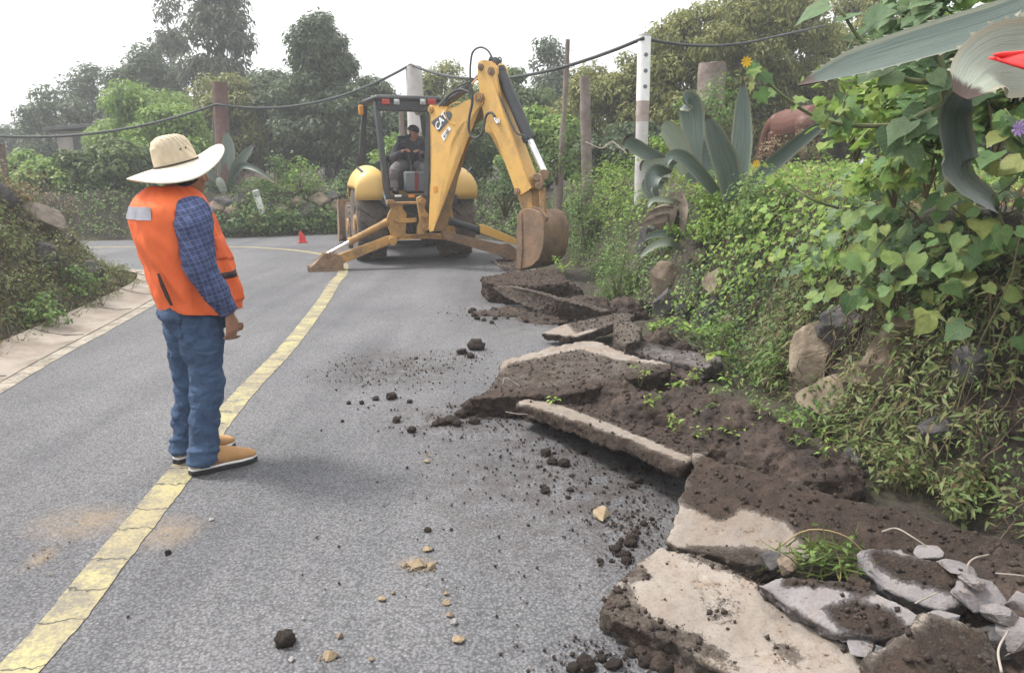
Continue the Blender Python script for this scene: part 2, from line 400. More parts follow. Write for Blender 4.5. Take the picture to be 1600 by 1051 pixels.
# ---- gutter on the far left side: edge paint, crack, dished concrete
m, nt, p = _mat("gutter_concrete"); v = coords(nt)
f1 = noise_t(nt, v, 2.2, 8, 0.65); f2 = noise_t(nt, v, 60, 6)
c = mixc(nt, ramp(nt, f1, [(0.38, 0), (0.66, 1)]), (0.36, 0.31, 0.26), (0.19, 0.15, 0.12)); c = mixc(nt, mathn(nt, 'MULTIPLY', f2, 0.3), c, (0.12, 0.11, 0.10))
nt.links.new(c, p.inputs["Base Color"]); p.inputs["Roughness"].default_value = 0.9; bump(nt, p, f2, 0.5, 0.006)
m_gut = m
def shift(P, d):
    out = []
    for i, (x, y) in enumerate(P):
        a = P[max(i - 1, 0)]; b = P[min(i + 1, len(P) - 1)]; tx, ty = b[0] - a[0], b[1] - a[1]; l = math.hypot(tx, ty) or 1
        out.append((x + ty / l * d, y - tx / l * d))
    return out
LL = [q for q in L_ if -2 < q[1]]
e0, e1 = shift(LL, 0.50), shift(LL, 0.37)
o = strip("white_edge_line", e1, e0, 0.004, m_wht, 0.006); tag(o, None, None, kind="structure")
bm = NB()
prof = [(0.36, 0.006), (0.34, 0.012), (0.18, 0.008), (0.0, 0.045), (-0.12, 0.09)]
lines = [shift(LL, d) for d, z in prof]; cols_ = []
for ln, (d, z) in zip(lines, prof): cols_.append([bm.verts.new((x, y, z)) for x, y in ln])
for a, b in zip(cols_[:-1], cols_[1:]):
    for i in range(len(a) - 1):
        bm.faces.new((a[i], a[i + 1], b[i + 1], b[i]))
o = smooth(put("concrete_gutter", bm, m_gut), 30); tag(o, None, None, kind="structure")
# joints across the gutter
bm = NB()
for k in range(6, len(LL) - 2, 11):
    pts = [Vector((lines[j][k][0], lines[j][k][1], prof[j][1] + 0.003)) for j in range(1, 5)]
    tube(bm, pts, 0.0035, 4)
o = put("gutter_joint", bm, m_soil); tag(o, None, None, kind="structure")
# ================================================================== BACKHOE LOADER
m_cat = None
def machine_paint(name, base, dirt, lo=0.5, hi=0.72, rough=0.42):
    m, nt, p = _mat(name); v = coords(nt)
    f = noise_t(nt, v, 3.0, 9, 0.68); f2 = noise_t(nt, v, 26, 6, 0.7)
    w = mathn(nt, 'ADD', mathn(nt, 'MULTIPLY', f, 0.7), mathn(nt, 'MULTIPLY', f2, 0.3))
    c = mixc(nt, ramp(nt, w, [(lo, 0), (hi, 1)]), base, dirt)
    nt.links.new(c, p.inputs["Base Color"])
    nt.links.new(ramp(nt, w, [(lo, rough), (hi, 0.9)]), p.inputs["Roughness"])
    bump(nt, p, f2, 0.15, 0.004); return m
m_yp = machine_paint("yellow_machine_paint", (0.66, 0.385, 0.095), (0.40, 0.25, 0.11), 0.50, 0.72)
m_yd = machine_paint("dirty_yellow_paint", (0.46, 0.25, 0.06), (0.20, 0.125, 0.07), 0.42, 0.60, 0.55)
m_under = machine_paint("shaded_boom_underside", (0.36, 0.20, 0.065), (0.17, 0.11, 0.06), 0.40, 0.60, 0.6)  # boom yellow with the underside's shade painted in, plus dirt patches
m_mud = machine_paint("muddy_steel", (0.27, 0.165, 0.095), (0.14, 0.095, 0.065), 0.42, 0.60, 0.7)
m_fend = machine_paint("fender_paint", (0.68, 0.45, 0.15), (0.55, 0.36, 0.14), 0.55, 0.85)
m_blk = machine_paint("black_paint", (0.022, 0.024, 0.028), (0.10, 0.09, 0.08), 0.52, 0.8, 0.45)
m_rub = machine_paint("tyre_rubber", (0.05, 0.048, 0.048), (0.22, 0.165, 0.12), 0.40, 0.66, 0.85)
m_hose = pmat("rubber_hose", (0.025, 0.026, 0.03), (0.06, 0.06, 0.062), 9, 0.6, 0.1)
m_chr = pmat("polished_rod", (0.62, 0.62, 0.62), (0.78, 0.78, 0.78), 9, 0.22, 0, metallic=0.85)
m_redl = pmat("red_lens", (0.30, 0.03, 0.022), (0.38, 0.05, 0.035), 5, 0.25, 0)
m_lens = pmat("lamp_glass", (0.30, 0.33, 0.33), (0.45, 0.47, 0.47), 9, 0.15, 0)
m_amb = pmat("amber_lens", (0.55, 0.22, 0.03), (0.62, 0.27, 0.04), 9, 0.3, 0)
m_grey = pmat("grey_vinyl", (0.12, 0.135, 0.15), (0.16, 0.175, 0.19), 6, 0.6, 0.1)
m_wht2 = pmat("white_vinyl", (0.75, 0.75, 0.74), (0.85, 0.85, 0.84), 6, 0.5, 0)
m_decal = pmat("dark_decal", (0.06, 0.07, 0.08), (0.09, 0.10, 0.11), 6, 0.4, 0)
m_strap = pmat("red_webbing", (0.16, 0.035, 0.04), (0.22, 0.05, 0.05), 20, 0.8, 0.2)

YAW = rad(18.0); MC = Vector((-1.80, 13.27, 0))
bh = thing("backhoe_loader", "yellow backhoe loader parked across the road with its digging arm lowered to the right", "backhoe loader", MC, YAW)
MW = MATS_OF["backhoe_loader"]; MI = MW.inverted()
mfwd = (MW.to_3x3() @ Vector((0, 1, 0))); mrt = (MW.to_3x3() @ Vector((1, 0, 0)))
def ML(px, py, yl):     # photo direction -> machine-local point lying at local depth yl
    w = PLN(px, py, MW @ Vector((0, yl, 0)), mfwd); return MI @ w

# --- tyres with chevron lugs
def tyre(x, y, R, w, rimr, lugs, name, side):
    bm = NB(); seg = 48
    sec = [(-w/2*0.80, rimr), (-w/2*1.0, R*0.78), (-w/2*0.97, R*0.90), (-w/2*0.82, R*0.955), (0, R*0.965), (w/2*0.82, R*0.955), (w/2*0.97, R*0.90), (w/2*1.0, R*0.78), (w/2*0.80, rimr)]
    rings = []
    for k in range(seg):
        a = 2 * math.pi * k / seg
        rings.append([bm.verts.new((x + sx, y + r * math.sin(a), R + r * math.cos(a))) for sx, r in sec])
    for k in range(seg):
        a, b = rings[k], rings[(k + 1) % seg]
        for i in range(len(sec) - 1): bm.faces.new((a[i], a[i+1], b[i+1], b[i]))
    for k in range(lugs):
        for s in (-1, 1):
            a0 = 2 * math.pi * (k + (0.5 if s > 0 else 0)) / lugs
            path = [(0.03, a0), (0.30, a0 + 0.10), (0.62, a0 + 0.20), (0.95, a0 + 0.25)]
            prev = None; hw = 0.042
            for fx, a in path:
                xx = x + s * fx * w / 2; r0 = R * 0.95 if fx < 0.8 else R * 0.90; r1 = R * 1.0 if fx < 0.8 else R * 0.985
                q = []
                for da, rr in ((-hw / R, r0), (hw / R, r0), (hw / R * .8, r1), (-hw / R * .8, r1)):
                    q.append(bm.verts.new((xx, y + rr * math.sin(a + da), R + rr * math.cos(a + da))))
                if prev:
                    for i in range(4): bm.faces.new((prev[i], prev[(i+1)%4], q[(i+1)%4], q[i]))
                else: bm.faces.new(q)
                prev = q
            bm.faces.new(prev[::-1])
    t = smooth(put(name, bm, m_rub, bh), 35)
    rb = NB(); cyl(rb, (x + side * w * 0.20, y, R), (x + side * w * 0.36, y, R), rimr * 1.0, rimr * 0.98, 32); cyl(rb, (x + side * w * 0.3, y, R), (x + side * w * 0.5, y, R), 0.16, 0.13, 20)
    for k in range(8): 
        a = k * math.pi / 4; cyl(rb, (x + side * w * .34, y + .2 * math.sin(a), R + .2 * math.cos(a)), (x + side * w * .42, y + .2 * math.sin(a), R + .2 * math.cos(a)), .02, seg=8)
    smooth(put("rim", rb, m_yd, t), 40)
for s in (-1, 1):
    tyre(s * 0.77, 0.0, 0.655, 0.52, 0.33, 19, "rear_tyre", s)
    tyre(s * 0.78, 2.10, 0.46, 0.34, 0.23, 17, "front_tyre", s)

# --- rear fenders: domed shells over the tyres
for s in (-1, 1):
    bm = NB(); nu, nv = 18, 22; G_ = []
    for i in range(nu + 1):
        a = -0.62 * math.pi + 1.24 * math.pi * i / nu       # fore-aft sweep
        row = []
        for j in range(nv + 1):
            b = math.pi * j / nv                              # across: outer edge -> inner edge
            cx = -math.copysign(abs(math.cos(b)) ** 1.0, math.cos(b)); cz = abs(math.sin(b)) ** 0.95
            yy = math.copysign(abs(math.sin(a)) ** 0.8, math.sin(a)) * (0.74 - 0.10 * (1 - cz))
            zz = 1.26 + cz * 0.38 * max(0.0, math.cos(a)) ** 0.55 if abs(a) < math.pi / 2 else 1.29 - 0.22 * (abs(a) - math.pi / 2) / (0.12 * math.pi)
            row.append(bm.verts.new((s * (0.765 + 0.285 * cx), yy, zz)))
        G_.append(row)
    for i in range(nu):
        for j in range(nv): bm.faces.new((G_[i][j], G_[i+1][j], G_[i+1][j+1], G_[i][j+1]))
    bmesh.ops.remove_doubles(bm, verts=bm.verts, dist=0.001)
    o = smooth(put("fender", bm, m_fend, bh), 60); md = o.modifiers.new("thick", 'SOLIDIFY'); md.thickness = 0.025
    rb = NB(); tube(rb, [(s*0.98, -0.52, 1.60), (s*0.82, -0.62, 1.45), (s*0.70, -0.68, 1.24), (s*0.62, -0.66, 1.05)], 0.022, 8)
    smooth(put("fender_rail", rb, m_grey, bh), 60)

# --- chassis, rear frame
bm = NB()
box(bm, (0, 0.9, 0.72), (0.62, 3.0, 0.36)); box(bm, (0, 0.0, 0.62), (1.3, 0.22, 0.24))
hard("chassis", bm, m_blk, bh)
bm = NB(); box(bm, (0, 2.1, 1.35), (0.80, 1.5, 0.62)); hard("engine_hood", bm, m_yp, bh, w=0.06)
bm = NB(); box(bm, (0, 2.1, 0.50), (1.5, 0.16, 0.2)); hard("front_axle", bm, m_mud, bh)
# loader arms and front bucket
for s in (-1, 1):
    bm = NB(); prism(bm, [(s*0.62 - 0.06, 0.75, 1.28), (s*0.62 - 0.06, 2.2, 1.18), (s*0.62 - 0.06, 2.78, 0.62), (s*0.62 - 0.06, 2.8, 0.36), (s*0.62 - 0.06, 2.1, 0.92), (s*0.62 - 0.06, 0.75, 1.05)], (0.12, 0, 0))
    hard("loader_arm", bm, m_yd, bh)
bm = NB(); prof = [(2.75, 0.95), (2.72, 0.45), (2.82, 0.16), (3.0, 0.05), (3.3, 0.03), (3.3, 0.07), (3.05, 0.10), (2.9, 0.20), (2.81, 0.46), (2.84, 0.93)]
prism(bm, [(-1.0, y, z) for y, z in prof], (2.0, 0, 0))
for s in (-1, 1): prism(bm, [(s*1.02, 2.75, 0.95), (s*1.02, 2.72, 0.45), (s*1.02, 2.82, 0.16), (s*1.02, 3.0, 0.05), (s*1.02, 3.3, 0.05), (s*1.02, 3.2, 0.5), (s*1.02, 2.95, 0.95)], (s*0.03, 0, 0))
hard("loader_bucket", bm, m_mud, bh)

YR = -1.15
def MLs(pts, yl): return [ML(a, b, yl) for a, b in pts]
def Z2(x, y): return (470 + x / 6.57, 290 + y / 6.57)
fr = NB()
# left tower plate (flares at its foot), crossbeam, right tower, lower beam
prism(fr, MLs([Z2(*q) for q in [(885,165),(1000,170),(1010,520),(935,590),(905,600),(910,560),(935,520),(880,370),(890,330),(930,230)]], YR), (0, 0.10, 0))
prism(fr, MLs([Z2(*q) for q in [(1000,190),(1050,190),(1050,240),(1090,290),(1075,480),(1090,500),(1200,500),(1200,540),(1008,540)]], YR), (0, 0.06, 0))
prism(fr, MLs([Z2(*q) for q in [(890,150),(960,150),(970,170),(1200,165),(1200,190),(890,192)]], YR - 0.04), (0, 0.16, 0))
prism(fr, MLs([Z2(*q) for q in [(960,345),(1190,330),(1190,375),(1080,385),(965,375)]], YR - 0.03), (0, 0.08, 0))
prism(fr, MLs([Z2(*q) for q in [(1010,520),(1300,490),(1560,500),(1540,560),(1300,545),(1000,560)]], YR), (0, 0.14, 0))
prism(fr, MLs([Z2(*q) for q in [(1470,160),(1540,160),(1600,540),(1500,560)]], YR + 0.05), (0, 0.10, 0))
hard("rear_frame", fr, m_yd, bh, w=0.006)
bm = NB(); prism(bm, MLs([Z2(*q) for q in [(1010,200),(1480,200),(1480,500),(1040,500)]], YR + 0.22), (0, 0.05, 0))
hard("frame_backing", bm, m_blk, bh)
bm = NB()
for k in range(4): tube(bm, [ML(*Z2(1090 + 25*k, 280 + 30*k), YR + 0.1), ML(*Z2(1150 + 20*k, 300 + 22*k), YR + 0.02), ML(*Z2(1230, 330 + 25*k), YR + 0.12)], 0.016, 8)
for k in range(3): tube(bm, [ML(*Z2(1085 + 45*k, 405), YR + 0.1), ML(*Z2(1100 + 40*k, 440), YR + 0.05), ML(*Z2(1110 + 40*k, 490), YR + 0.12)], 0.014, 8)
smooth(put("hydraulic_hose", bm, m_hose, bh), 60)
# swing casting left of the boom foot
bm = NB()
prism(bm, MLs([Z2(*q) for q in [(1195,130),(1240,105),(1290,150),(1270,230),(1310,300),(1310,440),(1260,505),(1200,500),(1205,420),(1225,360)]], YR - 0.14), (0, 0.12, 0))
for q in ((1235,160),(1275,430),(1270,300)): 
    c = ML(*Z2(*q), YR - 0.10); cyl(bm, c + Vector((0, -0.09, 0)), c + Vector((0, 0.1, 0)), 0.05, seg=14)
hard("swing_casting", bm, m_yd, bh, w=0.006)
# --- stabilisers (outrigger arms, feet, cylinders)
YS = -1.28
bm = NB(); prism(bm, MLs([Z2(*q) for q in [(385,712),(890,528),(960,535),(940,590),(440,800)]], YS), (0, 0.16, 0)); c = ML(*Z2(940,565), YS); cyl(bm, c + Vector((0,-.06,0)), c + Vector((0,.22,0)), .07)
arm = hard("stabilizer_arm", bm, m_yd, bh, w=0.006)
bm = NB()
foot = MLs([Z2(*q) for q in [(68,835),(110,842),(240,695),(300,682),(330,700),(410,712),(440,760),(440,880),(130,925),(75,890)]], YS - 0.04)
prism(bm, foot, (0, 0.045, 0)); prism(bm, [p + Vector((0, 0.24, 0)) for p in foot], (0, -0.045, 0))
b0, b1 = ML(*Z2(75,890), YS - .04), ML(*Z2(440,880), YS - .04)
box(bm, (b0 + b1) / 2 + Vector((0.02, 0.11, 0.015)), ((b1 - b0).length, 0.27, 0.03), Matrix.Rotation(math.atan2(-(b1.z - b0.z), b1.x - b0.x), 3, 'Y'))
b0, b1 = ML(*Z2(90,830), YS - .04), ML(*Z2(230,720), YS - .04)
box(bm, (b0 + b1) / 2 + Vector((0.02, 0.11, -0.02)), ((b1 - b0).length, 0.2, 0.02), Matrix.Rotation(-math.atan2((b1.z - b0.z), b1.x - b0.x), 3, 'Y'))
for q in ((270,715),(225,820),(350,755)):
    c = ML(*Z2(*q), YS - .04); cyl(bm, c + Vector((0,-.025,0)), c + Vector((0,.26,0)), .035, seg=12)
hard("stabilizer_foot", bm, m_mud, bh, w=0.004)
def cylinder(name, a, b, c, rb, rr, mb, parent, world=False, collar=True):
    """hydraulic cylinder: barrel a->b, rod b->c"""
    bm = NB(); cyl(bm, a, b, rb, seg=20)
    d = (Vector(b) - Vector(a)).normalized()
    if collar: cyl(bm, Vector(b) - d * 0.05, Vector(b) + d * 0.015, rb * 1.18, seg=20); cyl(bm, Vector(a) - d * 0.01, Vector(a) + d * 0.05, rb * 1.1, seg=20)
    o = smooth(put(name, bm, mb, parent, world), 40)
    bm = NB(); cyl(bm, b, c, rr, seg=16)
    r = put("rod", bm, m_chr, o, world); smooth(r, 40); return o
cylinder("stabilizer_cylinder", ML(*Z2(885,372), YS + .1), ML(*Z2(505,575), YS + .1), ML(*Z2(275,700), YS + .1), 0.055, 0.03, m_yd, bh)
# right outrigger
def Z3(x, y): return (690 + x / 5.004, 230 + y / 5.004)
YS2 = -1.22
bm = NB(); prism(bm, MLs([Z3(*q) for q in [(0,650),(60,665),(120,680),(480,765),(540,760),(590,800),(590,880),(520,880),(450,845),(100,745),(20,720)]], YS2), (0, 0.16, 0))
c = ML(*Z3(57,707), YS2); cyl(bm, c + Vector((0,-.04,0)), c + Vector((0,.2,0)), .055)
hard("stabilizer_arm", bm, m_mud, bh, w=0.006)
cylinder("stabilizer_cylinder", ML(*Z3(60,575), YS2 + .1), ML(*Z3(295,650), YS2 + .1), ML(*Z3(340,668), YS2 + .1), 0.065, 0.05, m_blk, bh)
bm = NB(); prism(bm, MLs([Z3(*q) for q in [(302,605),(350,612),(585,715),(588,768),(530,752),(300,668)]], YS2 + 0.02), (0, 0.15, 0))
hard("stabilizer_sleeve", bm, m_yp, bh, w=0.008)

# --- operator station
bm = NB(); prism(bm, [(-0.62, -0.95, 1.00), (0.62, -0.95, 1.00), (0.62, 1.25, 1.00), (-0.62, 1.25, 1.00)], (0, 0, 0.10)); box(bm, (0.0, -0.97, 1.06), (1.2, 0.05, 0.2))
hard("cab_floor", bm, m_blk, bh)
for px, col in ((622, m_wht2), (643, m_amb)):
    a = ML(px, 306, -1.0); bm = NB(); box(bm, a, (0.11 if px < 640 else 0.1, 0.006, 0.05 if px > 640 else 0.03)); put("sticker", bm, col, bh)
roofz = 2.72
rl = ML(588, 152, -0.55); rr_ = ML(685, 152, -0.55)
XL, XR = rl.x, rr_.x
posts = {"rl": (ML(587, 160, -0.50), ML(605, 306, -0.90)), "rr": (ML(671, 170, -0.50), ML(666, 306, -0.90)), "fl": (ML(570, 166, 0.95), ML(564, 262, 0.95)), }
fl = posts["fl"]; xs = (XL + XR); posts["fr"] = tuple(Vector((xs - p.x, p.y, p.z)) for p in fl)
for k, (a, b) in posts.items():
    bm = NB(); d = (a - b); R = frame_z(d)
    box(bm, (a + b) / 2, (0.085, 0.10, d.length), R)
    hard("cab_post", bm, m_blk, bh, w=0.012)
# roof: rounded slab with light bar at the back
bm = NB(); nseg = 10; o_ = []
xa, xb = XL - 0.05, XR + 0.05; ya, yb = -0.62, 1.0
top = ML(636, 149, -0.62).z
for x0, y0, x1, y1 in ((xa, ya, xb, yb),):
    prism(bm, [(x0, y0, top - 0.10), (x1, y0, top - 0.10), (x1 + .03, y1, top - 0.05), (x0 - .03, y1, top - 0.05)], (0, 0, 0.10))
hard("roof", bm, m_blk, bh, w=0.05)
lb = NB(); zb0 = ML(636, 174, -0.60).z
prism(lb, [(XL + 0.02, -0.60, zb0), (XR - 0.0, -0.60, zb0), (XR, -0.60, top - 0.09), (XL + 0.02, -0.60, top - 0.09)], (0, 0.14, 0))
hard("light_bar", lb, m_blk, bh, w=0.015)
for px0, px1, mm, nm in ((596, 609, m_redl, "tail_light"), (615, 624, m_lens, "work_lamp"), (656, 665, m_lens, "work_lamp"), (667, 681, m_redl, "tail_light")):
    a, b = ML(px0, 155, -0.61), ML(px1, 164, -0.61); bm = NB(); box(bm, ((a.x + b.x) / 2, -0.615, (a.z + b.z) / 2), (b.x - a.x, 0.05, a.z - b.z))
    if nm == "work_lamp": cyl(bm, ((a.x+b.x)/2, -0.635, (a.z+b.z)/2), ((a.x+b.x)/2, -0.66, (a.z+b.z)/2), 0.03, seg=12)
    hard(nm, bm, mm, bh, w=0.012)
bm = NB(); a = ML(564, 172, 0.6); box(bm, (a.x, 0.6, a.z), (0.09, 0.1, 0.17)); hard("indicator_lamp", bm, m_amb, bh, w=0.02)
bm = NB(); a = ML(655, 176, -0.3); ball(bm, (a.x, -0.3, a.z), 0.07, 2, (1.2, 0.5, 0.7)); smooth(put("rear_mirror", bm, m_lens, bh), 60)
# dash, bonnet glimpse, steering column and seat
bm = NB(); box(bm, (0.0, 1.0, 1.45), (0.95, 0.12, 0.55)); hard("dashboard", bm, m_blk, bh, w=0.03)
bm = NB()
sa = ML(622, 262, 0.25); box(bm, (0.10, 0.20, 1.50), (0.52, 0.5, 0.14)); box(bm, (0.10, 0.20, 1.3), (0.34, 0.34, 0.3)); box(bm, (0.10, 0.47, 1.85), (0.50, 0.12, 0.62)); hard("seat", bm, m_blk, bh, w=0.04)
bm = NB(); a = ML(608, 243, 0.2); box(bm, (a.x, 0.25, a.z - .05), (0.16, 0.3, 0.10)); tube(bm, [(a.x, .2, a.z - .1), (a.x, .2, a.z - .35)], .03, 8); hard("armrest", bm, m_blk, bh, w=0.02)
c0, c1 = ML(632, 268, -0.62), ML(664, 300, -0.62)
bm = NB(); box(bm, ((c0.x + c1.x) / 2, -0.55, (c0.z + c1.z) / 2), (c1.x - c0.x, 0.16, c0.z - c1.z)); pad = hard("control_console", bm, m_grey, bh, w=0.035)
bm = NB(); s0 = ML(651, 268, -0.65); box(bm, (s0.x, -0.637, (c0.z + c1.z) / 2), (0.065, 0.012, c0.z - c1.z - .02)); hard("console_stripe", bm, m_strap, pad, w=0.004)
for a, b in (((643, 268), (636, 238)), ((651, 268), (655, 236))):
    bm = NB(); tube(bm, curve_pts([ML(*a, -0.5), ML((a[0]+b[0])/2 + 2, (a[1]+b[1])/2, -0.46), ML(*b, -0.42)], 6), 0.012, 8); ball(bm, ML(*b, -0.42), 0.025); smooth(put("control_lever", bm, m_blk, bh), 60)
bm = NB(); tube(bm, [ML(566, 245, 0.95), ML(560, 246, 0.9), ML(559, 250, 0.9)], 0.012, 6); box(bm, ML(559, 252, 0.9), (0.06, 0.03, 0.16)); hard("side_mirror", bm, m_blk, bh)
bm = NB(); box(bm, ML(583, 267, 0.95) , (0.5, 0.03, 0.26)); put("lower_pane", bm, pmat("green_tinted_pane", (0.05, 0.10, 0.07), (0.07, 0.13, 0.09), 4, 0.15, 0), bh)
bm = NB(); tube(bm, [ML(600, 300, -0.8), ML(604, 312, -0.95), ML(607, 322, -1.05)], 0.03, 8); smooth(put("grab_handle", bm, m_grey, bh), 60); bm = NB(); tube(bm, [ML(669, 312, -0.95), ML(664, 298, -0.85)], .02, 8); smooth(put("grab_handle", bm, m_grey, bh), 60)

# ================================ digging arm (its own vertical plane, swung to the right)
BP = MW @ Vector((0.08, -1.27, 0)); BD = Vector((0.77, -0.64, 0)).normalized(); BN = Vector((-BD.y * -1, BD.x * -1, 0))   # BN points away?
BN = Vector((0.64, 0.77, 0)).normalized()         # away from the camera, across the arm
def Z1(x, y): return (450 + x / 2.628, 60 + y / 2.628)
def BL(px, py, off=0.0): return PLN(px, py, BP + BN * off, BN)
def BZ(x, y, off=0.0): return BL(*Z1(x, y), off)
WB = 0.30; NEAR = -0.15
boom_out = [(583,272),(600,280),(620,290),(650,292),(680,284),(705,272),(745,250),(765,230),(780,221),(796,226),(804,245),(800,268),(780,300),(745,328),(715,350),(695,375),(680,405),(667,440),(658,500),(643,580),(627,660),(610,730),(597,790),(583,795),(577,780),(580,700),(586,600),(590,500),(592,400),(588,345),(580,305),(576,288)]
bm = NB(); prism(bm, [BZ(x, y, NEAR) for x, y in boom_out], BN * WB)
bmesh.ops.triangulate(bm, faces=[f for f in bm.faces if len(f.verts) > 4])
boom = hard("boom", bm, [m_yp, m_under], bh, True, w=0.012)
boom.data.update()
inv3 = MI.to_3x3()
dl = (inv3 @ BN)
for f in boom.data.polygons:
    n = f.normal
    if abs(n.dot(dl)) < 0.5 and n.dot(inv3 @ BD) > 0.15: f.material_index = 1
# raised disc and pins on the boom
bm = NB(); a = BZ(738, 318, NEAR); 
bm.free()
for (x, y, r) in ((583, 292, 0.055), (783, 243, 0.07)):
    bm = NB(); a = BZ(x, y, NEAR - 0.03); cyl(bm, a, a + BN * (WB + 0.06), r, seg=20); cyl(bm, a - BN * .015, a, r * .55, seg=16); hard("pin", bm, m_yd, boom, True, w=0.005)
bm = NB(); pl_ = [BZ(700 + 52 * math.cos(t), 310 + 52 * math.sin(t) * 0.9, NEAR - 0.008) for t in np.linspace(1.9, 4.9, 14)]
tube(bm, pl_, 0.008, 6); smooth(put("weld_rib", bm, m_yp, boom, True), 60)
# decals: dark panel with white lettering, paler model plate
def text_on(parent, txt, px, py, size, ang, mat, name, off, shear=0.0):
    cu = bpy.data.curves.new(name, 'FONT'); cu.body = txt; cu.align_x = 'CENTER'; cu.align_y = 'CENTER'; cu.size = size; cu.extrude = 0.002; cu.shear = shear; cu.offset = size * 0.02
    to = bpy.data.objects.new(name, cu); COL.objects.link(to)
    dg = bpy.context.evaluated_depsgraph_get(); me = bpy.data.meshes.new_from_object(to.evaluated_get(dg)); bpy.data.objects.remove(to)
    X_ = (BD * math.cos(ang) + Vector((0, 0, 1)) * math.sin(ang)); Z_ = -BN; Y_ = Z_.cross(X_)
    M = Matrix((X_, Y_, Z_)).transposed().to_4x4(); M.translation = BZ(px, py, off)
    me.transform(M); return put(name, me, mat, parent, True)
bm = NB(); prism(bm, [BZ(x, y, NEAR - 0.004) for x, y in ((588,345),(602,333),(645,303),(665,300),(674,312),(668,330),(622,384),(612,378))], BN * -0.004)
pan = put("logo_panel", bm, m_decal, boom, True)
text_on(boom, "CAT", 627, 342, 0.155, rad(46), m_wht2, "logo_lettering", NEAR - 0.012, 0.15)
bm = NB(); prism(bm, [BZ(x, y, NEAR - 0.004) for x, y in ((630,400),(660,362),(670,372),(640,424))], BN * -0.003); put("model_plate", bm, m_wht2, boom, True)
text_on(boom, "416E", 649, 392, 0.075, rad(46), m_decal, "model_lettering", NEAR - 0.011)
bm = NB(); prism(bm, [BZ(x, y, NEAR - 0.004) for x, y in ((597,610),(612,606),(614,628),(599,633))], BN * -0.003); put("sticker", bm, m_amb, boom, True)

# --- stick (dipper arm)
ST = -0.13; WS = 0.26
side = [(780,100),(795,90),(815,90),(840,97),(856,120),(858,180),(868,250),(892,330),(925,425),(960,520),(985,588),(1000,612),(985,625),(952,645),(934,632),(920,590),(890,510),(862,430),(848,396),(828,392),(810,384),(806,350),(803,310),(790,250),(783,200),(778,150)]
bm = NB(); prism(bm, [BZ(x, y, ST) for x, y in side], BN * WS); bmesh.ops.triangulate(bm, faces=[f for f in bm.faces if len(f.verts) > 4])
stick = hard("stick", bm, m_yp, bh, True, w=0.012)
bm = NB(); prism(bm, [BZ(x, y, ST + 0.03) for x, y in ((940,640),(990,612),(1000,640),(1005,720),(985,745),(958,700))], BN * (WS - 0.05)); hard("stick_tip", bm, m_yd, stick, True)
for (x, y, r) in ((788, 118, 0.05), (831, 135, 0.06), (938, 628, 0.05)):
    bm = NB(); a = BZ(x, y, ST - 0.025); cyl(bm, a, a + BN * (WS + 0.05), r, seg=18); cyl(bm, a - BN * .012, a, r * .5, seg=12); hard("pin", bm, m_mud, stick, True, w=0.005)
bm = NB(); prism(bm, [BZ(x, y, ST - .004) for x, y in ((804,372),(812,352),(822,352),(838,390))], BN * -0.01); hard("bracket", bm, m_yp, stick, True)
bm = NB(); cyl(bm, BZ(850, 330, ST - .03), BZ(862, 352, ST - .03), 0.028, seg=10); cyl(bm, BZ(843, 316, ST - .03), BZ(852, 333, ST - .03), 0.018, seg=10); box(bm, BZ(863, 340, ST - .01), (.06, .06, .06)); hard("hose_fitting", bm, m_chr, stick, True, w=.004)
# cylinders
cylinder("boom_cylinder", BZ(628, 284, 0), BZ(742, 192, 0), BZ(785, 148, 0), 0.062, 0.035, m_blk, bh, True)
cylinder("bucket_cylinder", BZ(868, 128, 0), BZ(990, 412, 0), BZ(1052, 548, 0), 0.085, 0.052, m_blk, bh, True)
bm = NB(); tube(bm, curve_pts([BZ(862,150,-.1), BZ(870,230,-.12), BZ(895,300,-.13), BZ(935,385,-.13), BZ(972,400,-.11), BZ(985,430,-.1)], 20), 0.014, 8); smooth(put("hydraulic_pipe", bm, m_hose, bh, True), 60)
# hoses
def hose(ctrl, r=0.017, n=28, offs=None):
    bm = NB(); P = [BZ(c[0], c[1], c[2] if len(c) > 2 else -0.22) for c in ctrl]; tube(bm, curve_pts(P, n), r, 8); smooth(put("hydraulic_hose", bm, m_hose, bh, True), 60)
hose([(752,212),(748,160),(750,100),(760,55),(790,37),(820,50),(838,80),(848,100)], 0.014)
hose([(757,215),(756,270),(745,320),(742,370),(755,405),(778,408),(798,390),(806,350),(815,315),(835,305),(850,322)], 0.019)
hose([(640,262),(660,235),(690,215),(720,212),(745,225),(752,250)], 0.022)
hose([(635,278),(660,250),(700,225),(735,195),(760,165)], 0.016)
hose([(622,280),(650,240),(700,200),(740,180)], 0.012)
bm = NB()
for k in range(7): tube(bm, curve_pts([BZ(825 + 4*k, 96 + k, -.1 + .03*k), BZ(832 + 6*k, 78 + 5*(k % 3), -.1 + .03*k), BZ(852 + 4*k, 92 + 4*(k % 2), -.1 + .03*k), BZ(862, 125, -.06 + .02*k)], 8), 0.012, 6)
smooth(put("hose_bundle", bm, m_hose, bh, True), 60)
bm = NB(); box(bm, BZ(752, 218, -0.2), (.05, .05, .09)); hard("hose_clamp", bm, m_hose, bh, True)
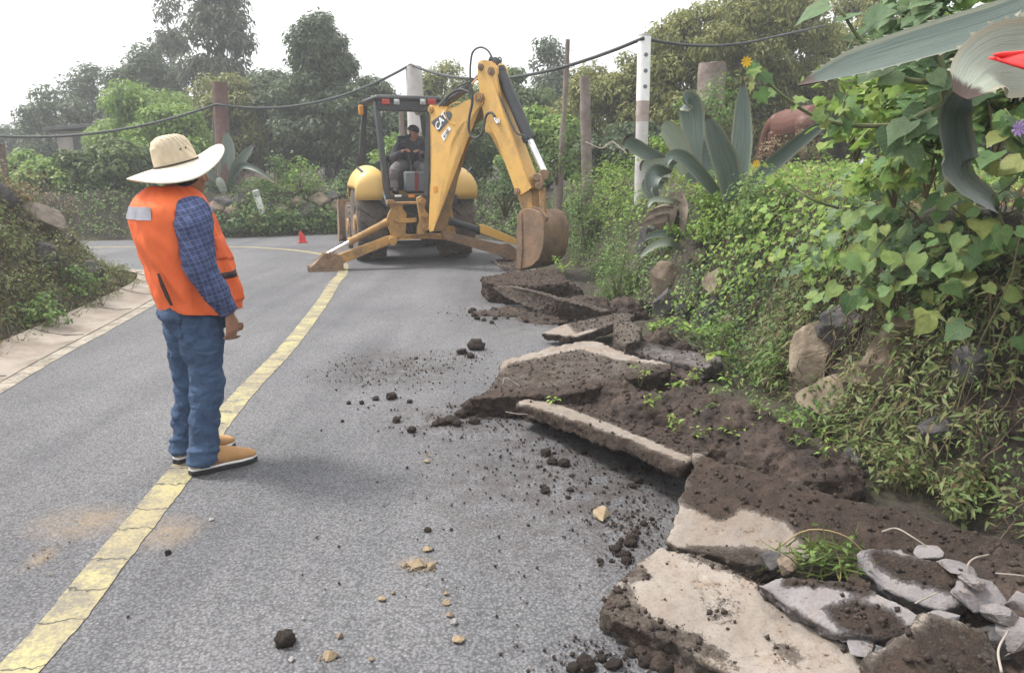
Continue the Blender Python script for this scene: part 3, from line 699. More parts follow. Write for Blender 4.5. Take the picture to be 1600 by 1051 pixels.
# --- bucket linkage
for off in (-0.17, 0.15):
    bm = NB(); a, b = BZ(1025, 585, off), BZ(950, 640, off)
    prism(bm, [BZ(x, y, off) for x, y in ((1008,560),(1022,552),(1038,560),(1046,600),(1036,622),(1018,618))], BN * 0.04); hard("link_plate", bm, m_mud, bh, True, w=0.01)
bm = NB(); cyl(bm, BZ(1020, 570, -0.2), BZ(1020, 570, 0.22), 0.055, seg=16); cyl(bm, BZ(1030, 606, -0.2), BZ(1030, 606, 0.22), 0.05, seg=16); hard("link_pin", bm, m_mud, bh, True)
bm = NB(); cyl(bm, BZ(1050, 560, -0.12), BZ(1050, 560, 0.12), 0.075, seg=18); hard("rod_eye", bm, m_mud, bh, True)
for off in (-0.12, 0.09):
    bm = NB(); prism(bm, [BZ(x, y, off) for x, y in ((1028,612),(1050,612),(1056,725),(1034,735))], BN * 0.05); hard("bucket_link", bm, m_yd, bh, True)
# --- bucket: profile extruded across
BO = -0.28; WBK = 0.66
prof = [(985,706),(1012,716),(1032,742),(1041,790),(1040,850),(1026,905),(996,940),(950,955)]
inner = [(952,937),(985,922),(1010,890),(1024,845),(1025,795),(1016,757),(1002,734),(985,724)]
bm = NB(); prism(bm, [BZ(x, y, BO) for x, y in prof + inner], BN * WBK)
shell = hard("bucket", bm, m_mud, bh, True, w=0.006)
sp = [(952,708),(975,700),(1000,700),(1030,712),(1048,745),(1052,800),(1046,860),(1030,905),(1000,935),(945,950),(940,900),(938,800),(942,730)]
for off, th in ((BO - 0.03, 0.035), (BO + WBK - 0.005, 0.035)):
    bm = NB(); prism(bm, [BZ(x, y, off) for x, y in sp], BN * th); hard("bucket_side", bm, m_mud, shell, True, w=0.006)
bm = NB(); prism(bm, [BZ(x, y, BO - 0.045) for x, y in ((940,722),(958,716),(962,860),(956,945),(938,948))], BN * 0.018); hard("side_cutter", bm, m_mud, shell, True, w=0.004)
for k in range(5):
    off = BO + 0.02 + k * (WBK - 0.12) / 4; a = BZ(960, 948, off); bm = NB(); prism(bm, [BZ(958,936,off), BZ(958,956,off), BZ(925,985,off), BZ(922,978,off)], BN * 0.07); hard("tooth", bm, m_mud, shell, True, w=0.004)
bm = NB(); tube(bm, [BZ(1043, 800, BO + .02), BZ(1043, 800, BO + WBK - .02)], .012, 6); put("weld_strip", bm, m_yd, shell, True)
for off in (-0.15, 0.12):
    bm = NB(); prism(bm, [BZ(x, y, off) for x, y in ((985,735),(1000,690),(1030,695),(1065,735),(1055,760),(1020,745))], BN * 0.04); cyl(bm, BZ(1045,735,off-.01), BZ(1045,735,off+.05), .045, seg=12); hard("bucket_ear", bm, m_mud, shell, True, w=0.006)
# ================================================================== PEOPLE
m_skin = pmat("skin", (0.26, 0.135, 0.085), (0.34, 0.18, 0.115), 14, 0.55, 0.15, 120, bdist=0.002)
m_hair = pmat("dark_hair", (0.012, 0.010, 0.009), (0.03, 0.026, 0.024), 60, 0.7, 0.5, 200, bdist=0.003)
def cloth(name, c1, c2, scale=4, weave=260, rough=0.85, bs=0.25, lo=.35, hi=.65):
    return pmat(name, c1, c2, scale, rough, bs, weave, lo=lo, hi=hi, bdist=0.002)
m, nt, p = _mat("orange_vest_fabric"); v = coords(nt)
nt.links.new(ramp(nt, noise_t(nt, v, 4, 6), [(0.3, (0.72, 0.115, 0.028)), (0.7, (0.86, 0.17, 0.045))]), p.inputs["Base Color"]); p.inputs["Roughness"].default_value = 0.75
mp = nt.nodes.new("ShaderNodeMapping"); mp.inputs["Scale"].default_value = (9, 9, 2.2); nt.links.new(v, mp.inputs[0])
bump(nt, p, noise_t(nt, mp.outputs[0], 2.2, 5, 0.6, 0.6), 0.5, 0.02); m_vest = m
m_refl = pmat("reflective_band", (0.27, 0.27, 0.31), (0.36, 0.36, 0.39), 12, 0.4, 0.2, 300)
m, nt, p = _mat("denim"); v = coords(nt)
f = noise_t(nt, v, 5, 8, 0.65); f2 = noise_t(nt, v, 300, 3)
c = mixc(nt, ramp(nt, f, [(0.36, 0), (0.68, 1)]), (0.016, 0.040, 0.095), (0.050, 0.095, 0.185)); c = mixc(nt, mathn(nt, 'MULTIPLY', f2, 0.35), c, (0.09, 0.135, 0.21))
nt.links.new(c, p.inputs["Base Color"]); p.inputs["Roughness"].default_value = 0.9
mp = nt.nodes.new("ShaderNodeMapping"); mp.inputs["Scale"].default_value = (5, 5, 13); mp.inputs["Rotation"].default_value = (0.35, 0.2, 0); nt.links.new(v, mp.inputs[0])
bump(nt, p, noise_t(nt, mp.outputs[0], 1.3, 4, 0.55, 0.8), 0.6, 0.03); m_den = m
m, nt, p = _mat("plaid_shirt"); v = coords(nt); sp = nt.nodes.new("ShaderNodeSeparateXYZ"); nt.links.new(v, sp.inputs[0])
def lines(axis_out, freq, w, ph=0.0):
    fr_ = mathn(nt, 'FRACT', mathn(nt, 'ADD', mathn(nt, 'MULTIPLY', axis_out, freq), ph)); return mathn(nt, 'LESS_THAN', fr_, w)
yy = mathn(nt, 'ADD', sp.outputs[1], mathn(nt, 'MULTIPLY', sp.outputs[2], 0.30)); zz = mathn(nt, 'SUBTRACT', sp.outputs[2], mathn(nt, 'MULTIPLY', sp.outputs[1], 0.30))
hl = mathn(nt, 'MAXIMUM', lines(zz, 40, 0.12), lines(yy, 46, 0.12)); dk = mathn(nt, 'MAXIMUM', lines(zz, 17, 0.45, .3), lines(yy, 20, 0.45, .3))
c = mixc(nt, mathn(nt, 'MULTIPLY', dk, 0.65), (0.060, 0.085, 0.20), (0.022, 0.032, 0.085)); c = mixc(nt, mathn(nt, 'MULTIPLY', hl, 0.38), c, (0.25, 0.29, 0.44))
nt.links.new(c, p.inputs["Base Color"]); p.inputs["Roughness"].default_value = 0.85; bump(nt, p, noise_t(nt, v, 11, 5, 0.6, 0.5), 0.5, 0.02); m_plaid = m
m_straw = None
m, nt, p = _mat("straw"); v = coords(nt)
wv = nt.nodes.new("ShaderNodeTexWave"); wv.wave_type = 'RINGS'; wv.rings_direction = 'Z'; wv.inputs["Scale"].default_value = 26; wv.inputs["Distortion"].default_value = 0.6; nt.links.new(v, wv.inputs["Vector"])
c = mixc(nt, noise_t(nt, v, 30, 4), (0.46, 0.36, 0.235), (0.74, 0.63, 0.46)); nt.links.new(c, p.inputs["Base Color"]); p.inputs["Roughness"].default_value = 0.8
bump(nt, p, wv.outputs["Fac"], 0.8, 0.006); m_straw = m
m_straw2 = pmat("pale_straw", (0.62, 0.57, 0.45), (0.78, 0.73, 0.60), 45, 0.8, 0.5, 130, bdist=.003)
m_tan = pmat("tan_leather", (0.42, 0.225, 0.09), (0.52, 0.30, 0.13), 9, 0.6, 0.2, 150, bdist=.002)
m_sole = pmat("black_sole", (0.02, 0.02, 0.022), (0.05, 0.05, 0.05), 30, 0.8, 0.4, 120)
m_zip = pmat("dark_zip", (0.03, 0.02, 0.02), (0.06, 0.03, 0.025), 50, 0.6, 0.2)
m_lace = pmat("lace", (0.03, 0.03, 0.03), (0.35, 0.35, 0.35), 60, 0.8, 0.1)

def hand(bm, wrist, dirv, palm_n, thumb_side, s=1.0, curl=0.5):
    """relaxed hand hanging along dirv; palm_n = direction the palm faces; fingers curl towards palm_n"""
    d = Vector(dirv).normalized(); pn = Vector(palm_n); pn = (pn - d * pn.dot(d)).normalized(); t = Vector(thumb_side); t = (t - d * t.dot(d) - pn * t.dot(pn)).normalized()
    w = Vector(wrist)
    tube(bm, [w - d * .02 * s, w + d * .02 * s, w + d * .055 * s, w + d * .092 * s], [.026 * s, .031 * s, .036 * s, .034 * s], 12, ups=t, ell=[(1, .8), (1.1, .62), (1.2, .5), (1.25, .42)])
    for k, (o, L) in enumerate(((.030, .072), (.010, .080), (-.011, .074), (-.031, .058))):
        b = w + d * .088 * s + t * o * s; p = [b - d * .02 * s]; a = 0.12 + 0.1 * k * curl
        for seg_ in (0.46, 0.30, 0.24):
            a += curl * (0.75 if seg_ < .4 else 0.45); b2 = (p[-1] if len(p) > 1 else b) + (d * math.cos(a) + pn * math.sin(a)) * L * seg_ * s; p.append(b2)
        tube(bm, p, [.0105 * s, .0098 * s, .009 * s, .0065 * s], 8)
    b = w + d * .03 * s + t * .028 * s
    tube(bm, [b, b + (t * .6 + d * .7 + pn * .25) * .034 * s, b + (t * .65 + d * 1.5 + pn * .55) * .036 * s, b + (t * .5 + d * 2.2 + pn * .9) * .034 * s], [.014 * s, .0125 * s, .011 * s, .008 * s], 8)
def head(bm, c, fwd, up=(0, 0, 1), s=1.0):
    f = Vector(fwd).normalized(); u = Vector(up); u = (u - f * u.dot(f)).normalized(); r = f.cross(u)
    R = Matrix((r, f, u)).transposed(); c = Vector(c)
    L = lambda x, y, z: c + R @ Vector((x, y, z)) * s
    ball(bm, L(0, -.005, .02), .1 * s, 3, (.80, .98, 1.0), R); ball(bm, L(0, .025, -.045), .075 * s, 3, (.86, .95, 1.05), R); ball(bm, L(0, .068, -.098), .026 * s, 2, (1.2, .8, .8), R)
    tube(bm, [L(0, .088, .018), L(0, .108, -.012), L(0, .115, -.028), L(0, .094, -.036)], [.010 * s, .014 * s, .017 * s, .010 * s], 8)
    ball(bm, L(0, .090, -.062), .02 * s, 2, (1.35, .45, .35), R); ball(bm, L(0, .086, -.074), .02 * s, 2, (1.2, .5, .4), R)
    for k in (-1, 1):
        ball(bm, L(k * .033, .080, .022), .020 * s, 2, (1.2, .5, .5), R); ball(bm, L(k * .078, -.005, -.008), .03 * s, 2, (.28, .62, 1.05), R); ball(bm, L(k * .045, .062, -.03), .03 * s, 2, (1, .7, .8), R)
    return L, R
def patch(src, cond, off, name, mat, parent):
    bm = NB(); bm.from_mesh(src); bm.normal_update()
    kill = [f for f in bm.faces if not cond(f.calc_center_median())]; bmesh.ops.delete(bm, geom=kill, context='FACES')
    for v_ in bm.verts: v_.co += v_.normal * off
    me = bpy.data.meshes.new(name); bm.to_mesh(me); bm.free(); o = put(name, me, mat, parent); smooth(o, 60)
    md = o.modifiers.new("t", 'SOLIDIFY'); md.thickness = abs(off) * 0.8; return o

# ---------------------------------------------------------------- worker by the yellow line (local: x = his right, y = forward)
WP = G(328, 722); WK = thing("person", "person in an orange vest, jeans and straw hat standing on the yellow line", "person", (WP.x, WP.y, 0.004), rad(-48.0))
bm = NB()
tube(bm, [(0,-.01,.84), (0,.0,.98), (0,-.015,1.12), (0,-.045,1.28), (0,-.07,1.40), (0,-.05,1.46)], [.14,.145,.15,.15,.14,.08], 20, ups=(1,0,0), ell=[(1.05,.95),(1,1),(1,1.05),(1.1,.95),(1.15,.75),(1,1)])
tube(bm, [(0,-.07,1.42), (0,-.02,1.50)], [.062,.058], 16)
HL, HR = head(bm, (0.0, .022, 1.565), (-.12, 1, -.03), (0, .06, 1), 0.98)
for s in (-1, 1):
    tube(bm, [(s*.09,-.045,.90), (s*.10,-.05,.70), (s*.108,-.048,.48), (s*.118,-.066,.28), (s*.12,-.07,.09)], [.085,.078,.055,.048,.038], 14)
    tube(bm, [(s*.12,-.10,.05), (s*.125,0,.06), (s*.13,.12,.045), (s*.135,.17,.04)], [.04,.042,.038,.025], 12)
AR = [(.17,-.03,1.41), (.225,-.035,1.33), (.250,-.035,1.12), (.255,.035,.97), (.245,.085,.88)]
tube(bm, AR, [.055,.062,.052,.042,.030], 12)
hand(bm, (.244,.090,.862), (.0, .10, -1), (-.8, -.45, 0), (-.35, .9, 0), 1.02, 0.62)
ALp = [(-.17,-.03,1.41), (-.215,.0,1.33), (-.225,.05,1.12), (-.20,.11,1.0), (-.15,.15,.90)]
tube(bm, ALp, [.055,.062,.052,.042,.030], 12)
hand(bm, (-.145,.155,.885), (.3, .2, -.9), (.3, -.6, -.7), (.4, .1, 1), 1.0, 0.6)
bme = remesh(bm, 0.0075, 3)
for v_ in bme.vertices:
    if v_.co.z < .86 and abs(v_.co.x) < .2: v_.co.y += .035 * min(1, max(0, (v_.co.z - .1) / .3))
body = smooth(put("body", bme, m_skin, WK), 180)
hb = NB(); ball(hb, HL(0, -.015, .02), .104, 3, (.83, .97, .98), HR); hb_me = remesh(hb, .01, 1)
b2 = NB(); b2.from_mesh(hb_me); bmesh.ops.delete(b2, geom=[f for f in b2.faces if (HR.inverted() @ (f.calc_center_median() - HL(0,0,0))).y > .035 or (HR.inverted() @ (f.calc_center_median() - HL(0,0,0))).z < -.075], context='FACES')
smooth(put("hair", b2, m_hair, WK), 180)
# jeans
bm = NB()
tube(bm, [(0,-.01,.98), (0,-.02,.90), (0,-.03,.83), (0,-.035,.76)], [.165,.178,.185,.15], 24, ups=(1,0,0), ell=[(1.03,.95),(1.03,1.0),(1.03,1.02),(1.1,.9)])
for s, yo in ((-1, -.01), (1, 0)):
    tube(bm, curve_pts([(s*.09,-.045+yo,.84), (s*.10,-.05+yo,.70), (s*.105,-.045+yo,.56), (s*.11,-.05+yo,.45), (s*.115,-.065+yo,.30), (s*.12,-.07+yo,.18), (s*.12,-.07+yo,.10), (s*.12,-.068+yo,.055)], 24),
         list(np.interp(np.linspace(0,7,24), range(8), [.116,.110,.095,.087,.079,.075,.080,.079])), 20)
    for k, zz_ in enumerate((.085, .12)):   # stacked folds above the shoe
        tube(bm, [(s*.12 + .080*math.cos(t), -.07 + yo + .080*math.sin(t), zz_ + .022*math.sin(t + k*2.3)) for t in np.linspace(0, 2*math.pi, 17)], .009 + .003*(k % 2), 6, cap=False)
me = remesh(bm, 0.009, 1); roughen(me, 0.014, 6, 1.0, 0.009, 15)
for v_ in me.vertices: v_.co.y += .035 * min(1, max(0, (v_.co.z - .1) / .3))
for v_ in me.vertices: v_.co += v_.normal * ((.0032 + .004 * fbm(v_.co * 5)) * math.sin(v_.co.z * 55 + v_.co.x * 25 + v_.co.y * 40 + 3 * fbm(v_.co * 8)) * (1 if v_.co.z < .45 or .72 < v_.co.z < .86 else .35))
jeans = smooth(put("jeans", me, m_den, WK), 180)
patch(me, lambda c: c.y < -.12 and .03 < c.x < .165 and .74 + 0.25*abs(c.x-.1) < c.z < .885, .0035, "back_pocket", m_den, jeans)
patch(me, lambda c: c.z > .945, .006, "belt", m_zip, jeans)
# shoes
for s in (-1, 1):
    ang = -0.10 * s; ca, sa_ = math.cos(ang), math.sin(ang); yo = -.01 if s < 0 else 0
    P = lambda x, y, z: (s*.122 + x*ca - y*sa_, -.005 + yo + x*sa_ + y*ca, z)
    bm = NB(); tube(bm, [P(0,-.135,.055), P(0,-.11,.07), P(0,-.03,.078), P(0,.06,.068), P(0,.13,.055), P(0,.185,.045), P(0,.212,.04)], [.026,.044,.05,.048,.045,.036,.018], 16, ups=(0,0,1), ell=[(1,1),(1.15,.95),(1.2,.92),(1.05,.98),(.85,1.08),(.75,1.1),(.7,1)])
    shoe = smooth(put("shoe", remesh(bm, .007, 2), m_tan, WK), 180)
    out = [(-.148,0),(-.135,-.036),(-.06,-.044),(.04,-.042),(.12,-.05),(.18,-.042),(.212,-.018),(.22,.0)]
    ol = out + [(y, -x) for y, x in out[-2:0:-1]]
    bm = NB(); prism(bm, [P(x, y, .0) for y, x in ol], (0, 0, .024)); hard("sole", bm, m_sole, shoe, w=.004)
    bm = NB(); prism(bm, [P(x*.97, y*.985, .024) for y, x in ol], (0, 0, .012)); hard("midsole", bm, m_wht2, shoe, w=.004)
    bm = NB()
    for k in range(4): tube(bm, curve_pts([P(-.032, .035 + .025*k, .098 - .012*k), P(0, .045 + .025*k, .118 - .013*k), P(.032, .035 + .025*k, .098 - .012*k)], 6), .004, 6)
    smooth(put("laces", remesh(bm, .003, 0), m_lace, shoe), 180)
# shirt: sleeves, yoke and collar
bm = NB()
tube(bm, [(0,.0,.93), (0,-.015,1.1), (0,-.045,1.3), (0,-.07,1.41), (0,-.05,1.47)], [.15,.16,.165,.15,.07], 24, ups=(1,0,0), ell=[(1.05,.95),(1,1.02),(1.08,.95),(1.15,.8),(1,1)])
for pts, rr in ((AR, [.085,.090,.077,.064,.048]), (ALp, [.085,.088,.076,.064,.048])):
    tube(bm, curve_pts(pts, 18), list(np.interp(np.linspace(0,4,18), range(5), rr)), 20)
    w_, p_ = Vector(pts[-1]), Vector(pts[-2]); dd = (w_ - p_).normalized(); tube(bm, [w_ - dd*.05, w_ + dd*.008], [.050,.049], 18)
me = remesh(bm, 0.009, 2); roughen(me, 0.009, 9, 4.0, 0.005, 22)
shirt = smooth(put("shirt", me, m_plaid, WK), 180)
bm = NB(); tube(bm, [(.068*math.cos(t), -.045 + .072*math.sin(t), 1.485 + .018*math.sin(t)) for t in np.linspace(0, 2*math.pi, 25)], .016, 8, cap=False, ups=(0,0,1)); smooth(put("collar", bm, m_plaid, shirt), 180)
# vest: open-fronted shell
na, nz = 72, 40
zs = np.linspace(.865, 1.505, nz)
VY=0
hxv = np.interp(zs, [.865,.96,1.1,1.24,1.34,1.41,1.455,1.485,1.505], [.225,.228,.228,.224,.222,.21,.165,.115,.085])
hyv = np.interp(zs, [.865,.96,1.1,1.24,1.34,1.41,1.455,1.485,1.505], [.178,.192,.196,.195,.185,.165,.14,.11,.085])
cyv = np.interp(zs, [.865,.96,1.1,1.24,1.34,1.41,1.505], [.020,.005,-.015,-.05,-.07,-.075,-.06])
bm = NB(); rows = []
gap = 0.34
for i, z in enumerate(zs):
    row = []
    for k in range(na + 1):
        a = math.pi / 2 + gap + (2 * math.pi - 2 * gap) * k / na          # start at his front-left, around the back
        fold = .010 * math.sin(a * 7 + z * 5 + 1.0) * max(0, (1.36 - z) / .5) + .012 * fbm(Vector((a * 2.6, z * 4.5 + a, 1.0))) + .010 * fbm(Vector((a * 1.2, z * 9 + a * 3, 5.0)))
        ex = 2.5
        cx_, sy_ = math.cos(a), math.sin(a); r = (abs(cx_) ** ex + abs(sy_) ** ex) ** (-1 / ex)
        flare = 0.022 * max(0, math.sin(a)) ** 2 * (1 if .9 < z < 1.25 else .5)
        hem = -.012 * math.sin(a * 2 + .5) * (1 - i / nz) - .02 * max(0, -math.cos(a + .6)) * (1 - i / nz)
        row.append(bm.verts.new(((hxv[i] + fold) * r * cx_, cyv[i] + (hyv[i] + fold + flare) * r * sy_, z + hem)))
    rows.append(row)
for i in range(nz - 1):
    for k in range(na): bm.faces.new((rows[i][k], rows[i][k+1], rows[i+1][k+1], rows[i+1][k]))
# arm openings
def arm_open(c):
    for s in (-1, 1):
        if s * c.x > .12 and ((c.z - 1.33) / .112) ** 2 + ((c.y + .032) / .092) ** 2 < 1: return True
    return False
bmesh.ops.delete(bm, geom=[f for f in bm.faces if arm_open(f.calc_center_median())], context='FACES')
for v_ in [v_ for v_ in bm.verts if v_.is_boundary]: pass
me = bpy.data.meshes.new("vest"); bm.to_mesh(me); bm.free()
vest = smooth(put("vest", me, m_vest, WK), 180); md = vest.modifiers.new("thick", 'SOLIDIFY'); md.thickness = .006; md.offset = 0
sb = vest.modifiers.new("sub", 'SUBSURF'); sb.levels = 1; sb.render_levels = 1
def vband(z0, z1, a0, a1, off, name):
    bm = NB(); rws = []
    for z in np.linspace(z0, z1, 4):
        row = []
        for a in np.linspace(a0, a1, 22):
            hx_, hy_, cy_ = np.interp(z, zs, hxv), np.interp(z, zs, hyv), np.interp(z, zs, cyv); i_ = (z - zs[0]) / (zs[-1] - zs[0]) * (nz - 1)
            fold = .010 * math.sin(a * 7 + z * 5 + 1.0) * max(0, (1.36 - z) / .5) + .012 * fbm(Vector((a * 2.6, z * 4.5 + a, 1.0))) + .010 * fbm(Vector((a * 1.2, z * 9 + a * 3, 5.0)))
            c_, s_ = math.cos(a), math.sin(a); r = (abs(c_) ** 2.5 + abs(s_) ** 2.5) ** (-1 / 2.5); fl = 0.022 * max(0, s_) ** 2 * .5
            hem = -.012 * math.sin(a * 2 + .5) * (1 - i_ / nz) - .02 * max(0, -math.cos(a + .6)) * (1 - i_ / nz)
            row.append(bm.verts.new(((hx_ + fold + off) * r * c_, cy_ + (hy_ + fold + fl + off) * r * s_, z + hem)))
        rws.append(row)
    for i in range(3):
        for k in range(21): bm.faces.new((rws[i][k], rws[i][k+1], rws[i+1][k+1], rws[i+1][k]))
    return smooth(put(name, bm, m_refl, vest), 180)
vband(1.345, 1.408, 2 * math.pi - 2.75, 2 * math.pi - .80, .007, "reflective_band")
patch(me, lambda c: 1.365 < c.z < 1.41 and c.y > 0.02 and c.x > 0.05, .004, "reflective_band", m_refl, vest)
patch(me, lambda c: 1.13 < c.z < 1.25 and c.y > .06 and c.x > .10, .005, "chest_pocket", m_vest, vest)
patch(me, lambda c: .90 < c.z < 1.06 and c.y > .07 and c.x > .08, .006, "front_pocket", m_vest, vest)
patch(me, lambda c: 1.045 < c.z < 1.07 and c.y > .07 and c.x > .11, .008, "pocket_flap", m_zip, vest)
bm = NB(); tube(bm, [(.150,-.205,1.09), (.163,-.195,1.03), (.176,-.180,.97), (.184,-.168,.93)], [.006,.010,.010,.006], 8); smooth(put("zip_slit", bm, m_zip, vest), 60)
bm = NB()
for x0, x1 in ((-.045, .06),): tube(bm, curve_pts([(.06,.04,1.46), (.10,.02,1.455), (.125,-.03,1.45), (.13,-.09,1.45)], 10), [.008]*10, 6)
smooth(put("shoulder_flap", bm, m_vest, vest), 60)
# hat
HC = HL(0, -.045, .05); tilt = Matrix.Rotation(rad(15), 3, 'X')
bm = NB(); nr, na = 12, 56; R0 = 0.092
rings = []
prof = [(0.0,.140),(.030,.146),(.055,.143),(.074,.128),(.085,.095),(.092,.045),(.096,.0)]
for r_, h_ in prof:
    ring = []
    for k in range(na):
        a = 2 * math.pi * k / na; x, y = r_ * math.cos(a), r_ * 1.13 * math.sin(a); h = h_
        if h_ > .1: h -= .030 * math.exp(-(x / .03) ** 2) * (0.7 + .3 * (y > 0)); 
        if h_ > .07: x *= 1 - .16 * max(0, math.sin(a)) * (h_ - .07) / .07
        ring.append(bm.verts.new(HC + tilt @ Vector((x, y, h))))
    rings.append(ring)
for i in range(len(rings) - 1):
    for k in range(na): bm.faces.new((rings[i][k], rings[i][(k+1) % na], rings[i+1][(k+1) % na], rings[i+1][k]))
bmesh.ops.remove_doubles(bm, verts=bm.verts, dist=.0008)
hat = smooth(put("hat", bm, m_straw, WK), 180)
bm = NB(); rings = []
for j in range(nr + 1):
    t = j / nr; r_ = R0 + (0.232 - R0) * t; ring = []
    for k in range(na):
        a = 2 * math.pi * k / na; x, y = r_ * math.cos(a), r_ * 1.06 * math.sin(a)
        z = -.072 * (t ** 1.4) * math.cos(a) ** 2 + .040 * t ** 1.5 * max(0, math.sin(a)) - .012 * t ** 2 * max(0, -math.sin(a)) + .004 * math.sin(3 * a + 1) * t
        ring.append(bm.verts.new(HC + tilt @ Vector((x, y, z))))
    rings.append(ring)
for i in range(nr):
    for k in range(na): bm.faces.new((rings[i][k], rings[i][(k+1) % na], rings[i+1][(k+1) % na], rings[i+1][k]))
br = smooth(put("hat_brim", bm, m_straw2, hat), 180); md = br.modifiers.new("t", 'SOLIDIFY'); md.thickness = .004
bm = NB(); tube(bm, [HC + tilt @ Vector((.098*math.cos(a), .098*1.13*math.sin(a), .006)) for a in np.linspace(0, 2*math.pi, 40)], .0035, 6, cap=False); smooth(put("hat_cord", bm, m_zip, hat), 180)
for k in (0, 1):
    bm = NB(); a = .15 + .30 * k; q = HC + tilt @ Vector((.0905*math.cos(a), .0905*1.13*math.sin(a), .068)); ball(bm, q, .0048, 1); put("eyelet", bm, m_zip, hat)

# ---------------------------------------------------------------- operator (world positions from machine-local ones)
def MO(px, py, yl): return MW @ ML(px, py, yl)
hipc = MO(640, 260, .08)
OPp = thing("person", "person in a dark jacket and cap sitting at the levers inside the open cab", "person", (hipc.x, hipc.y, MO(618, 299, -.5).z), YAW)
MATS_OF["op"] = MATS_OF.pop(OPp.name) if OPp.name != "person" else MATS_OF["person"]; MATS_OF[OPp.name] = MATS_OF["op"]
def op_build(inflate):
    bm = NB(); i = inflate
    tube(bm, [MO(641, 262, .10), MO(641, 248, .08), MO(642, 234, .04), MO(643, 224, .02), MO(645, 219, .0)], [.155+i, .16+i, .175+i, .15+i, .07+i], 18, ups=mrt, ell=[(1.1,.85),(1.05,.85),(1.12,.8),(1.15,.7),(1,1)])
    return bm
bm = op_build(-.02)
hc = MO(646, 207, -.05); hf = (-mfwd * .75 + mrt * .75 + Vector((0, 0, -.28))).normalized()
OL, OR = head(bm, hc, hf, (0, 0, 1), .98)
tube(bm, [MO(644, 222, 0), MO(646, 213, -.04)], [.06, .058], 12)
AL1 = [MO(627, 228, .02), MO(619, 237, -.06), MO(615, 247, -.14), MO(623, 241, -.30), MO(630, 236, -.38)]
AR1 = [MO(658, 228, .02), MO(667, 238, -.06), MO(670, 248, -.14), MO(662, 242, -.30), MO(656, 238, -.38)]
LG1 = [MO(632, 260, .06), MO(624, 261, -.18), MO(616, 266, -.42), MO(616, 282, -.42), MO(617, 296, -.46)]
LG2 = [MO(650, 260, .06), MO(657, 262, -.18), MO(663, 267, -.42), MO(662, 282, -.42), MO(662, 296, -.46)]
for A_ in (AL1, AR1): tube(bm, A_, [.05,.055,.045,.038,.028], 12)
hand(bm, AL1[-1], (mrt * .5 - mfwd * .6 + Vector((0,0,.2))), Vector((0,0,-1)) , (mrt * .6 + Vector((0,0,.5))), 1.0, .9)
hand(bm, AR1[-1], (-mrt * .6 - mfwd * .5 + Vector((0,0,.3))), Vector((0,0,-1)), (-mrt * .5 + Vector((0,0,.7))), 1.0, .9)
for L_ in (LG1, LG2): tube(bm, L_, [.08,.075,.06,.05,.04], 12); tube(bm, [L_[-1], L_[-1] - mfwd * .16 + Vector((0,0,-.03))], [.04,.03], 10)
smooth(put("body", remesh(bm, .009, 2), m_skin, OPp, True), 180)
m_jack = cloth("charcoal_jacket", (0.022,0.022,0.030), (0.045,0.045,0.056), 6, 200); m_trou = cloth("grey_trousers", (0.10,0.095,0.10), (0.16,0.15,0.155), 6, 200)
bm = op_build(.02)
for A_ in (AL1, AR1): tube(bm, curve_pts(A_[:-1] + [A_[-1] - (A_[-1] - A_[-2]).normalized() * .03], 14), list(np.interp(np.linspace(0,4,14), range(5), [.088,.085,.07,.06,.045])), 14)
tube(bm, [MO(643, 226, .04), MO(644, 217, .03)], [.12, .09], 14)
me = remesh(bm, .010, 2); roughen(me, .012, 9, 2.0); smooth(put("jacket", me, m_jack, OPp, True), 180)
bm = NB()
for L_ in (LG1, LG2): tube(bm, curve_pts(L_, 14), list(np.interp(np.linspace(0,4,14), range(5), [.115,.105,.085,.075,.07])), 14)
tube(bm, [MO(641, 264, .10), MO(641, 254, .08)], [.16,.155], 16, ups=mrt, ell=[(1.15,.9),(1.1,.9)])
me = remesh(bm, .010, 2); roughen(me, .010, 9, 6.0); smooth(put("trousers", me, m_trou, OPp, True), 180)
for L_ in (LG1, LG2):
    bm = NB(); a = L_[-1] + Vector((0,0,-.01)); tube(bm, [a + mfwd * .06, a - mfwd * .05 + Vector((0,0,-.01)), a - mfwd * .19 + Vector((0,0,-.035))], [.05,.055,.04], 12); smooth(put("boot", bm, m_hair, OPp, True), 180)
bm = NB(); ball(bm, OL(0, -.008, .045), .108, 3, (.86, 1.0, .78), OR)
cap_me = bpy.data.meshes.new("cap"); bmesh.ops.delete(bm, geom=[f for f in bm.faces if (OR.inverted() @ (f.calc_center_median() - OL(0,0,0))).z < .028], context='FACES')
cap = put("cap", bm, m_jack, OPp, True); smooth(cap, 180); md = cap.modifiers.new("t", 'SOLIDIFY'); md.thickness = .006
bm = NB(); q = [OL(.075*math.cos(a), .055 + .105*math.sin(a), .035 - .012*math.cos(a)**2) for a in np.linspace(0, math.pi, 14)]; prism(bm, q, OR @ Vector((0,0,.006))); smooth(put("cap_visor", bm, m_jack, cap, True), 60)
bm = NB(); tube(bm, [OL(.085*math.cos(a), -.015 + .085*math.sin(a), -.02 - .06*abs(math.cos(a*.5 + .78))) for a in np.linspace(math.pi*.95, math.pi*2.05, 14)], .024, 8); smooth(put("hood", bm, m_jack, OPp, True), 180)
